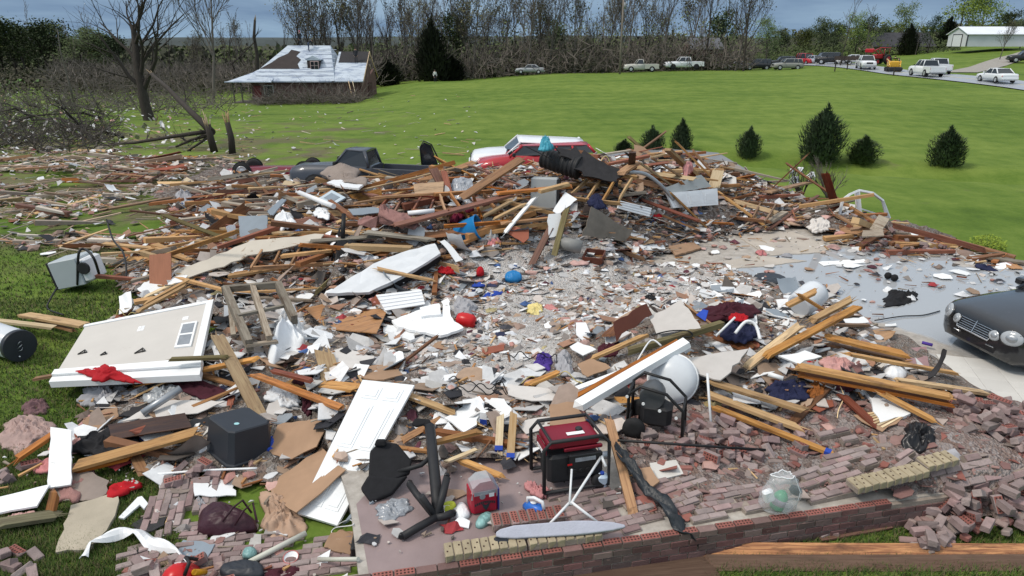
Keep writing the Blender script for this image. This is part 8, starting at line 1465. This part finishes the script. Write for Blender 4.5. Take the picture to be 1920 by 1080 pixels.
def scrap(b,r,x,y,z,s,pal,lift=.5):
 c=r.choice(pal);q=r.uniform(.7,1.2);c=(c[0]*q,c[1]*q,c[2]*q);o=len(b.v);a=r.uniform(0,6.28);ca,sa=math.cos(a),math.sin(a);asp=r.uniform(.5,1)
 for j in range(4):
  for i in range(4):
   u,v=(i/3-.5)*s*2+r.gauss(0,s*.13),((j/3-.5)*s*2+r.gauss(0,s*.13))*asp;e_=1 if 0<i<3 and 0<j<3 else 0
   b.v.append((x+u*ca-v*sa,y+u*sa+v*ca,z+(e_*lift*s*r.uniform(.3,1.3))+r.uniform(-.02,.1)*s))
 for j in range(3):
  for i in range(3):k=o+j*4+i;b.face((k,k+1,k+5),c);b.face((k,k+5,k+4),c)
ICO_V,ICO_F=None,None
bm=bmesh.new();bmesh.ops.create_icosphere(bm,subdivisions=1,radius=1);ICO_V=[tuple(v.co)for v in bm.verts];ICO_F=[tuple(v.index for v in f.verts)for f in bm.faces];bm.free()
def tuft(b,r,x,y,z,s,pal):
 c=r.choice(pal);q=r.uniform(.7,1.15);c=(c[0]*q,c[1]*q,c[2]*q);sx,sy,sz=s*r.uniform(.6,1.5),s*r.uniform(.6,1.4),s*r.uniform(.3,.7);o=len(b.v)
 for v in ICO_V:k=r.uniform(.6,1.25);b.v.append((x+v[0]*sx*k,y+v[1]*sy*k,z+sz*.4+v[2]*sz*k))
 for f in ICO_F:b.face(tuple(o+i for i in f),c)
rs=random.Random(77)
# pieces per square metre: plaster chips, wood slivers, scraps, insulation tufts
DENS=dict(core=(34,30,12,7),face=(60,22,12,8),midl=(60,24,16,5),fill=(70,18,14,4),under=(60,14,12,3),dust=(120,10,11,4),midr=(60,22,16,4),lawn=(5,7,1.0,1.3),wet=(9,1.5,.7,.5),brick=(70,2,.6,.5),frontl=(22,3,1.2,1),porch=(14,.6,.5,.2),rim=(16,8,2,1))
bc,bw_,bs_,bt_=MB(),MB(),MB(),MB()
for k,dd in DENS.items():
 A=ZA[k];far=k in('core','lawn','rim','face')
 for which,n in enumerate(dd):
  for _ in range(int(n*A)):
   x,y=zpoint(rs,k);z=surf(x,y)+(.10 if k=='core' else .02)*rs.random()
   if which==0:chip(bc,rs,x,y,z+.015,(.013+.16*rs.random()**4.5)*(1.6 if far else 1),PAL_B if k=='brick' else PAL_D+PAL_B[:1]if k=='frontl' else PAL_D,.012,.4 if far else .22)
   elif which==1:sliver(bw_,rs,x,y,z+.02,rs.uniform(.08,.4)*(1.9 if far else 1),rs.uniform(.012,.04)*(1.5 if far else 1),PAL_WL if k=='lawn' else PAL_W,None if not far or rs.random()<.45 else rs.gauss(.08,.22),.15)
   elif which==2:scrap(bs_,rs,x,y,z+.01,rs.uniform(.04,.13)*(1.3 if far else 1),PAL_S)
   else:tuft(bt_,rs,x,y,z,rs.uniform(.04,.12)*(1.5 if far else 1),PAL_P)
   # thin litter blown over the lawn towards the big tree and the house
for _ in range(1500):
 px,py=rs.uniform(0,900),175+150*rs.random()
 if px>480 and rs.random()<.75:continue
 p=GR(px,py);(chip(bc,rs,p.x,p.y,p.z+.05,rs.uniform(.06,.16),PAL_D[:4]+[(.42,.36,.27)],.02,.3)if rs.random()<.6 else sliver(bw_,rs,p.x,p.y,p.z+.05,rs.uniform(.3,1.2),rs.uniform(.04,.09),PAL_W[5:]+[(.48,.42,.34)],rs.gauss(0,.6),.1))
bc.build('plaster_chips',M_CHIP,label='small plaster and board chips strewn through the wreckage',cat='debris',kind='stuff');bw_.build('wood_splinters',M_CHIP,label='small wood splinters strewn through the wreckage',cat='debris',kind='stuff');bs_.build('cloth_scraps',M_SCRAP,label='small cloth, paper and plastic scraps strewn through the wreckage',cat='debris',kind='stuff');bt_.build('insulation_tufts',M_CHIP,label='small tufts of torn insulation strewn through the wreckage',cat='debris',kind='stuff')
# labels that single out one piece by what it lies between
USED=set(o['label']for o in bpy.data.objects if 'label' in o)
def where(desc,p,grp,o):
 px=to_px(p);L=sorted(LANDMARKS,key=lambda l:(l[0]-p[0])**2+(l[1]-p[1])**2)[:6]
 def rel(l):
  dx_,dy_=px[0]-l[2][0],px[1]-l[2][1]
  return('in front of' if dy_>0 else 'behind')if abs(dy_)*1.6>abs(dx_)else('right of' if dx_>0 else 'left of')
 c=['%s %s the %s'%(desc,rel(L[0]),L[0][3])]
 for i in range(0,4):
  for j in range(i+1,5):c.append('%s between the %s and the %s'%(desc,L[i][3],L[j][3]));c.append('%s %s the %s, %s the %s'%(desc,rel(L[i]),L[i][3],rel(L[j]),L[j][3]))
 for lab in c:
  if lab not in USED and len(lab.split())<=16:break
 else:lab=c[0]
 USED.add(lab);o['label']=lab;o['group']=grp
 # loose lumber
BM_=[]
for i in range(14):
 L=[.5,.7,.9,1.1,1.3,1.6,1.8,2.0,2.3,2.6,3.0,1.2,.8,1.5][i];BM_.append((L,board_mesh(L,[.09,.14,.19,.09,.1,.14,.24,.09,.14,.19,.12,.3,.2,.06][i],[.04,.04,.03,.04,.02,.04,.02,.04,.03,.04,.03,.015,.03,.03][i],random.Random(500+i),.13,.03)))
def loose(me,m,p,ang,pitch,roll,name,desc,cat,grp):
 o=bpy.data.objects.new(name,me);COL.objects.link(o);o['category']=cat
 if not me.materials:me.materials.append(W_PINE)
 o.material_slots[0].link='OBJECT';o.material_slots[0].material=m
 o.matrix_world=Matrix.Translation(p) @ Matrix.Rotation(ang,4,'Z') @ Matrix.Rotation(pitch,4,'Y') @ Matrix.Rotation(roll,4,'X');where(desc,p,grp,o);return o
rl=random.Random(99)
for zone,n in(('core',118),('face',14),('rust',16),('lawn',26),('midl',12),('midr',7),('rim',8)):
 for _ in range(n):
  x,y=zfree(rl,zone);L,me=rl.choice(BM_)
  if zone in('midl','midr')and L>1.4:L,me=BM_[rl.randint(0,3)]
  if zone=='core':L,me=BM_[rl.choice([3,5,6,7,8,9,10,11,4,13])]
  k=rl.choices('POBRLGV',(4,5,3,4,1,1,.5)if zone!='lawn' else(2,2,2,1,4,5,.5))[0];pitch=rl.gauss(0,(.13 if rl.random()<.6 else .42)if zone=='core' else .13 if zone!='lawn' else .05);ang=rl.gauss(.1,.35)if zone in('core','lawn')and rl.random()<.75 else rl.uniform(0,3.14)
  if zone=='rust':k=rl.choice('RROB');ang=rl.gauss(.05,.2)
  if zone=='core' and x>3 and rl.random()<.5:ang=rl.gauss(-.6,.3)
  for _t in range(12):
   e_=Vector((math.cos(ang),math.sin(ang),0))*L*.42;zz=surf(x,y)+.1
   if not any(inpoly(to_px((x+e_.x*u,y+e_.y*u,zz)),q)for q in KEEP for u in(-1,-.5,.5,1)):break
   x,y=zfree(rl,zone)
  z=surf(x,y)+.05+abs(math.sin(pitch))*L*.42+(.22*rl.random()if zone=='core' else 0);sz='short' if L<1 else 'long' if L>1.9 else 'broken'
  loose(me,WOODSET[k],Vector((x,y,z)),ang,pitch,rl.gauss(0,.5)if rl.random()<.75 else 1.5,'lumber_board','%s %s board'%(sz,NAMES[k]),'board','loose lumber in the wreckage')
  # torn board and sheet too broken up to count
bq_=MB()
for _ in range(1500):
 zone=rl.choices(('core','face','midl','midr','lawn','fill','under'),(9,2,3,2,1.5,.7,1))[0];x,y=zfree(rl,zone);chip(bq_,rl,x,y,surf(x,y)+.05+(.22*rl.random()if zone=='core' else .05*rl.random()),rl.uniform(.1,.32),PAL_D+[(.74,.75,.76),(.7,.71,.72),(.66,.67,.68),(.58,.56,.53),(.03,.03,.035),(.02,.02,.025),(.25,.28,.31),(.36,.20,.13)],.014,.5 if zone=='core' else .3)
 # lumber past the first few hundred: one mass
bl_=MB()
for _ in range(360):
 zone=rl.choices(('core','lawn','rim','midl'),(10,2.4,.6,.8))[0];x,y=zfree(rl,zone);sliver(bl_,rl,x,y,surf(x,y)+.06+(.2*rl.random()if zone=='core' else 0),rl.uniform(.6,2.2),rl.uniform(.08,.22),PAL_WL if zone=='lawn' else PAL_W,rl.gauss(.1,.35)if rl.random()<.7 else None,.10)
bl_.build('lumber',M_CHIP,label='smaller lengths of broken lumber filling the heaps',cat='lumber',kind='stuff')
# pieces of stud wall and truss still nailed together
for(px,py,h,rz,rx,n,L,sp,k,lab)in[(560,470,.25,12,.18,5,1.5,.42,'O','orange stud wall frame with five studs in the left heap below the pickup'),(760,392,.35,-8,.25,4,1.4,.45,'R','red-brown stud frame below the plywood square'),(1130,352,.6,-28,.35,4,1.3,.4,'P','pine stud frame lying on top of the main heap'),(395,400,.1,5,.08,5,1.6,.42,'B','brown stud frame lying left of the slate grey panel'),(1405,395,.2,-30,.2,4,1.2,.4,'B','brown stud frame between the garage door section and the shrub'),(880,390,.5,16,.3,4,1.5,.4,'O','orange stud frame left of the red car'),(250,330,.08,3,.05,5,1.8,.5,'R','red-brown stud frame lying far out on the left lawn')]:
 p=S(px,py,h);fr_=thing('stud_frame',lab,'wall frame',Matrix.Translation(p) @ Matrix.Rotation(R(rz),4,'Z') @ Matrix.Rotation(rx,4,'X'));W_=(n-1)*sp
 for s_ in(-1,1):
  me=board_mesh(W_+.25,.045,.09,random.Random(px+s_),.05,.01);me.materials.append(WOODSET[k]);o=bpy.data.objects.new('plate',me);COL.objects.link(o);o.parent=fr_;o.matrix_local=Matrix.Translation((0,s_*L/2,0))
 for i in range(n):
  me=board_mesh(L*rl.uniform(.75,1.1),.045,.088,random.Random(px+i),.08,.02);me.materials.append(WOODSET[k]);o=bpy.data.objects.new('stud',me);COL.objects.link(o);o.parent=fr_;o.matrix_local=Matrix.Translation((-W_/2+i*sp,rl.gauss(0,.06),0)) @ Matrix.Rotation(1.57+rl.gauss(0,.12),4,'Z')
  # loose flat pieces
FM=[]
for i in range(9):
 r=random.Random(800+i);n=r.randint(5,8);s=r.uniform(.2,.48);P=[]
 for k in range(n):a=6.283*k/n+r.gauss(0,.15);q=s*r.uniform(.65,1.15);P.append((q*math.cos(a),q*.7*math.sin(a)))
 Q=[]
 for k in range(n):
  a,c=P[k],P[(k+1)%n]
  for f in(0,.33,.66):Q.append((lerp(a[0],c[0],f)+r.gauss(0,.012),lerp(a[1],c[1],f)+r.gauss(0,.012)))
 b=MB();b.prism(Q,-.006,.007);me=b.mesh('broken_sheet');bm=bmesh.new();bm.from_mesh(me);bmesh.ops.triangulate(bm,faces=[f for f in bm.faces if len(f.verts)>4]);bm.to_mesh(me);bm.free();FM.append(me)
FMATS=[(M_DRYW,'white','drywall'),(M_DRY,'beige','drywall'),(M_CARD,'brown','board'),(M_DRYW,'white','drywall'),(M_SLATE,'slate grey','panel'),(M_TERRA,'terracotta','board'),(M_WPLAS,'white plastic','sheet'),(W_PLY,'plywood','scrap'),(M_BLKS,'black','sheet'),(M_SHINGLE,'charcoal shingle','scrap'),(M_GREYB,'grey-brown','sheet'),(M_DRY,'torn beige','drywall')]
for zone,n in(('core',74),('crest',30),('face',16),('midl',58),('midr',40),('dust',22),('lawn',28),('wet',14),('frontl',8),('rim',8),('fill',12),('under',12)):
 for _ in range(n):
  x,y=zfree(rl,zone);m,c,kd=rl.choice(FMATS if zone not in('dust','wet','crest')else FMATS[:4]+FMATS[6:7]);t_=.5 if zone=='crest' else .28 if zone in('core','midl','midr')else .06
  o=loose(rl.choice(FM),m,Vector((x,y,surf(x,y)+(.05+.14*rl.random()if zone in('core',)else .3 if zone=='crest' else .035))),rl.uniform(0,6.28),rl.gauss(0,t_),rl.gauss(0,t_),'broken_sheet','%s %s piece'%(c,kd),'drywall' if kd=='drywall' else 'sheet','broken sheet pieces in the wreckage')
  s=rl.uniform(.8,1.5)if zone=='crest' else rl.uniform(.55,1.15)if zone not in('dust','wet')else rl.uniform(.35,.8);o.scale=(s,s,1)
  # loose cloth, bags and insulation lumps
def lump_mesh(seed,s,asp=.7,sharp=.5):
 b=MB();n,rg=26,8;sd_=Vector((seed*7.7,0,0))
 for k in range(rg+1):
  f=k/rg
  for i in range(n):
   a=6.283*i/n;q=s*f*(1+.55*noise.noise(Vector((math.cos(a)*1.3,math.sin(a)*1.3,seed)))+.3*noise.noise(Vector((math.cos(a)*3.3,math.sin(a)*3.3,seed+4))));X,Y=q*math.cos(a),q*asp*math.sin(a);rd=0
   for(fr,am)in((1.7,.55),(3.7,.3),(8,.15)):rd+=am*(1-abs(noise.noise(Vector((X,Y,0))/s*fr+sd_))*1.9)
   b.v.append((X,Y,max(0,(1-f**2.2)**.9)*s*sharp*.75*(.05+1.35*max(0,rd)**1.6)+.04*s*noise.noise(Vector((X,Y,3))/s*9)*(1-f)-(.02 if k==rg else 0)))
 for k in range(rg):
  for i in range(n):b.face((k*n+i,(k+1)*n+i,(k+1)*n+(i+1)%n,k*n+(i+1)%n),None,True)
 b.face(tuple(rg*n+i for i in reversed(range(n))));return b.mesh('crumpled_cloth')
LM=[lump_mesh(i+1,.24,.5+.12*(i%4),.3+.1*(i%3))for i in range(8)]
LMATS=[(M_BLK,'black cloth'),(M_NAVY,'navy cloth'),(M_SHEET,'white cloth'),(M_GREYC,'grey cloth'),(M_PINK,'pink insulation'),(M_MAROON,'maroon cloth'),(M_PINK,'pink insulation'),(M_WPLAS,'white plastic'),(M_TANC,'tan cloth'),(M_REDC,'red cloth'),(M_BLUEC,'blue cloth'),(M_FILM,'grey film'),(M_GREYC,'grey cloth'),(MATS['brown_pink_insulation'],'brown-pink insulation')]
for zone,n in(('core',52),('face',12),('midl',36),('dust',16),('midr',26),('fill',8),('under',12),('lawn',18),('frontl',4),('wet',4),('rim',5)):
 for _ in range(n):
  x,y=zfree(rl,zone);m,c=rl.choice(LMATS if zone!='lawn' else[LMATS[i]for i in(2,4,6,13,7,13)])
  o=loose(rl.choice(LM),m,Vector((x,y,surf(x,y)+(.05 if zone=='core' else .01))),rl.uniform(0,6.28),rl.gauss(0,.15),rl.gauss(0,.15),'insulation' if 'insul' in c else 'crumpled_cloth','crumpled %s'%c,'insulation' if 'insul' in c else 'cloth','crumpled soft pieces in the wreckage');s=rl.uniform(.5,1.25);o.scale=(s*rl.uniform(.8,1.5),s,s)
  # bent sheet metal and torn siding
def bent_mesh(seed):
 r=random.Random(seed);L,W_,k=r.uniform(.6,1.3),r.uniform(.2,.45),r.uniform(.6,2.2);b=MB();nx_,ny_=12,5
 for lay in(0,1):
  for i in range(nx_+1):
   for j in range(ny_+1):
    u=(i/nx_-.5)*L;a=u*k;x=math.sin(a)/k;z=(1-math.cos(a))/k;y=(j/ny_-.5)*W_*(1+.15*noise.noise(Vector((u*3,j,seed))));b.v.append((x,y,z+.05*noise.noise(Vector((u*4,y*6,seed)))-.006*lay))
 n1=(nx_+1)*(ny_+1)
 for i in range(nx_):
  for j in range(ny_):q=(i*(ny_+1)+j,(i+1)*(ny_+1)+j,(i+1)*(ny_+1)+j+1,i*(ny_+1)+j+1);b.face(q,None,True);b.face(tuple(n1+t for t in reversed(q)),None,True)
 return b.mesh('bent_sheet')
BE=[bent_mesh(900+i)for i in range(6)]
for zone,n in(('core',20),('crest',10),('face',6),('midl',8),('midr',5),('lawn',5),('rim',3)):
 for _ in range(n):
  x,y=zfree(rl,zone);m,c=rl.choice(((M_WPLAS,'white siding'),(M_STEEL,'grey steel'),(M_SLATE,'slate grey metal'),(M_WPLAS,'white gutter metal'),(M_SHINGLE,'black felt'),(M_GREYB,'brown flashing')));loose(rl.choice(BE),m,Vector((x,y,surf(x,y)+.06+.2*rl.random()*(zone in('core','crest')))),rl.uniform(0,6.28),rl.gauss(0,.3),rl.gauss(0,.4)+(3.14 if rl.random()<.3 else 0),'bent_sheet','bent %s'%c,'sheet metal','bent sheet pieces in the wreckage')
  # torn house wiring
for i in range(26):
 zone=rl.choice(('core','core','midl','midr','crest','fill'));x,y=zfree(rl,zone);a=rl.uniform(0,6.28);P=[];q=Vector((x,y,0))
 for k in range(9):P.append(Vector((q.x,q.y,surf(q.x,q.y)+.08+.25*rl.random()*(k%2))));a+=rl.gauss(0,.8);q+=Vector((math.cos(a),math.sin(a),0))*.16
 for _s in range(2):P=[P[0]]+[x_ for k in range(len(P)-1)for x_ in(P[k]*.75+P[k+1]*.25,P[k]*.25+P[k+1]*.75)]+[P[-1]]
 b=MB();b.tube(P,.009 if y<14 else .014,5);m,c=rl.choice(((M_IRON,'black'),(W_WHITE,'white'),(M_YELC,'yellow')));o=b.build('cable',m,cat='cable');recentre(o);where('torn %s cable'%c,P[4],'torn cables in the wreckage',o)
 # loose bricks
BP=dict(a=([(1195,830),(1330,808),(1500,815),(1560,850),(1400,885),(1290,880),(1220,870)],62,.12),b=([(1770,780),(1930,760),(1930,890),(1840,870),(1780,840)],70,.22),c=([(1690,985),(1760,930),(1870,920),(1930,930),(1930,1010),(1820,1015),(1745,1045),(1700,1020)],78,.30),d=([(1590,432),(1650,415),(1770,445),(1800,470),(1690,482),(1600,478)],60,.35),e=([(290,850),(390,838),(405,872),(320,885)],10,.08),f=([(0,880),(70,875),(60,905),(0,910)],5,.03),g=([(0,1040),(75,1035),(60,1085),(0,1085)],7,.06),h=([(235,1020),(420,1000),(430,1085),(200,1085)],22,.10),i=([(1500,1000),(1640,975),(1660,1000),(1530,1015)],4,.0))
BC=dict(a='among the fallen brick pieces right of the generator',b='in the brick heap right of the tile floor',c='in the brick heap spilling off the porch wall end',d='in the brick heap under the arched window',e='in the small brick group left of the black bin',f='on the grass at the left edge below the orange board',g='on the grass in the bottom left corner',h='among the broken walkway by the white gutter',i='on the ground before the porch wall')
rb_=random.Random(17)
for k,(poly,n,hh)in BP.items():
 zg=-.36 if k in 'cfgi' else 0.0;W2=[(lambda p:(p.x,p.y))(plane_px(x,y,zg))for x,y in poly];x0,x1,y0,y1=min(p[0]for p in W2),max(p[0]for p in W2),min(p[1]for p in W2),max(p[1]for p in W2);cnt={};cx,cy=sum(p[0]for p in W2)/len(W2),sum(p[1]for p in W2)/len(W2);i=0
 while i<n:
  x,y=rb_.uniform(x0,x1),rb_.uniform(y0,y1)
  if not inpoly((x,y),W2):continue
  i+=1;key=(int(x/.2),int(y/.2));c=cnt.get(key,0);cnt[key]=c+1
  z=(surf(x,y)if k not in 'cfgi' else hground(x,y)+(mound(x,y)if k=='c' else 0))+.03+min(c,4)*.06+hh*.5*max(0,1-math.hypot((x-cx)/(x1-x0),(y-cy)/(y1-y0))*2.2)
  kind=rb_.random();me=rb_.choice(BRKC)if kind<.28 else rb_.choice(HALF)if kind<.42 else rb_.choice(BRK);flat=rb_.random()<.6
  o=bpy.data.objects.new('brick',me);COL.objects.link(o);o['category']='brick';where(('flat ' if flat else 'tilted ')+('red cored brick' if kind<.28 else 'half brick' if kind<.42 else 'whole brown brick'),Vector((x,y,z)),'loose bricks '+BC[k],o)
  o.matrix_world=Matrix.Translation((x,y,z)) @ Matrix.Rotation(rb_.uniform(0,6.28),4,'Z') @ Matrix.Rotation(rb_.gauss(0,.12 if flat else .5),4,'Y') @ Matrix.Rotation((0 if flat else rb_.choice((1.57,.5,-.6)))+rb_.gauss(0,.12),4,'X')
  # brick rubble past the first few hundred
bz_=MB()
for k,n in(('a',120),('b',70),('c',90),('d',110),('h',40)):
 poly=BP[k][0]
 if k=='a':poly=[(1195,815),(1330,790),(1560,790),(1690,800),(1700,850),(1560,880),(1400,900),(1290,890),(1200,880)]
 zg=-.36 if k=='c' else 0.0;W2=[(lambda p:(p.x,p.y))(plane_px(x,y,zg))for x,y in poly];x0,x1,y0,y1=min(p[0]for p in W2),max(p[0]for p in W2),min(p[1]for p in W2),max(p[1]for p in W2);i=0
 while i<n:
  x,y=rb_.uniform(x0,x1),rb_.uniform(y0,y1)
  if not inpoly((x,y),W2):continue
  i+=1;z=(surf(x,y)if k!='c' else hground(x,y)+mound(x,y))+.02;c=rb_.choice([(.27,.18,.165),(.23,.14,.125),(.31,.23,.21),(.25,.20,.18),(.28,.12,.10)]);q=rb_.uniform(.4,1)
  bz_.box((0,0,0),(BL*q,BW*rb_.uniform(.7,1),BH*rb_.uniform(.6,1)),Matrix.Translation((x,y,z)) @ Matrix.Rotation(rb_.uniform(0,6.28),4,'Z') @ Matrix.Rotation(rb_.gauss(0,.35),4,'Y') @ Matrix.Rotation(rb_.gauss(0,.35),4,'X'),c,ch=.012)
bz_.build('brick_rubble',M_CHIP,label='broken brick rubble between the fallen brick pieces',cat='rubble',kind='stuff')
# grass blades near the camera
gb_=MB();rg_=random.Random(31)
GP=[(.042,.085,.014),(.068,.125,.022),(.095,.145,.030),(.036,.070,.014),(.13,.145,.045),(.16,.13,.07)]
def blades(n,px,py,h,wd):
 for _ in range(n):
  x,y=rg_.uniform(*px),rg_.uniform(*py);p=plane_px(x,y,-.36)
  if inpoly((p.x,p.y),SLAB2):continue
  z=hground(p.x,p.y)
  for k in range(3):
   a=rg_.uniform(0,6.28);L=rg_.uniform(*h);q=Vector((p.x+rg_.gauss(0,.03),p.y+rg_.gauss(0,.03),z-.01));tip=q+Vector((math.cos(a)*L*.6,math.sin(a)*L*.6,L*.8));s=Vector((-math.sin(a),math.cos(a),0))*wd;c=rg_.choice(GP);o=len(gb_.v)
   gb_.v+=[tuple(q-s),tuple(q+s),tuple(tip)];gb_.face((o,o+1,o+2),c)
blades(14000,(-20,330),(820,1090),(.04,.11),.006);blades(9000,(-20,330),(560,830),(.04,.11),.008);blades(5000,(1330,1940),(985,1095),(.04,.11),.006);blades(9000,(-30,700),(440,620),(.05,.12),.012)
gb_.build('grass',mat('grass_blades',(.1,.2,.03),.7,.2,3,rnd=0,vcol=True,spec=.2),label='short lawn grass growing round the wreckage',cat='grass',kind='stuff')
# uprooted limbs tangled along the left of the yard
for px,py,ph in[(110,60,'far woods'),(60,240,'left brush'),(128,150,'thin sapling'),(170,175,'pale broken branch'),(283,205,'big dark tree'),(20,262,'left edge litter'),(330,255,'long fallen limb')]:mark(GR(px,max(py,150)),ph)
for i in range(16):
 x0,y0=rl.uniform(-20,250),rl.uniform(165,268);dx_=rl.uniform(40,110)*rl.choice((-1,1));P=[(x0,y0,.1),(x0+dx_*.4,y0-rl.uniform(5,22),rl.uniform(.3,1.0)),(x0+dx_,y0-rl.uniform(0,30),rl.uniform(.2,1.6))]
 o=branch('x',P,rl.uniform(.07,.15),.03,40+i,7,M_BARK if i%3 else M_BARKG);where('%s fallen limb'%('dark' if i%3 else 'grey'),GR(x0+dx_*.5,y0),'fallen limbs in the left brush',o)
for _ in range(500):
 p=GR(rl.uniform(-20,330),rl.uniform(150,275));chip(bq_,rl,p.x,p.y,p.z+rl.uniform(.05,.7),rl.uniform(.08,.22),PAL_D[:4]+[(.5,.3,.25)],.02,.6)
bq_.build('board_litter',M_CHIP,label='torn board and sheet fragments filling the heaps',cat='debris',kind='stuff')
# more bare trees through the far edge, told apart by what they stand behind
NEAR_MARKS=list(LANDMARKS);LANDMARKS.clear()
for px,Y,ph in[(560,92,'damaged house'),(812,118,'tall cedar'),(994,121,'silver car'),(1162,112,'utility pole'),(1201,119,'beige pickup'),(1281,121,'white crew pickup'),(1312,136,'small grey-roofed house'),(1419,126,'black SUV'),(728,114,'round evergreen'),(281,62,'big dark tree'),(900,118,'field crest'),(1080,118,'brush heap'),(680,90,'open gable')]:mark(gp(px,Y),ph)
rt_=random.Random(8)
for i in range(46):
 px=560+860*(i+rt_.random())/46 if i<38 else rt_.uniform(90,520);Y=rt_.uniform(124,165);var=rt_.choice((BARE,BARE,THIN));top=rt_.uniform(-25,45)if i<38 else rt_.uniform(40,80)
 p,s=topped(px,top,Y,11.5);o=place_tree('bare_tree',rt_.choice(var),p,rt_.uniform(0,6.28),s*.85,'x','bare trees of the far treeline',sz=s);where('%s bare tree'%('tall' if top<0 else 'low' if top>30 else 'middling'),p,'bare trees of the far treeline',o)
for o in bpy.data.objects:
 if 'category' in o and 'kind' not in o:o['kind']='thing'
 if '_q' in o:del o['_q']
print('TRIS',sum(len(o.data.loop_triangles)or len(o.data.polygons)*2 for o in bpy.data.objects if o.type=='MESH'),'OBJ',len(bpy.data.objects),'dupe labels',len([1 for o in bpy.data.objects if 'label' in o])-len(set(o['label']for o in bpy.data.objects if 'label' in o)))
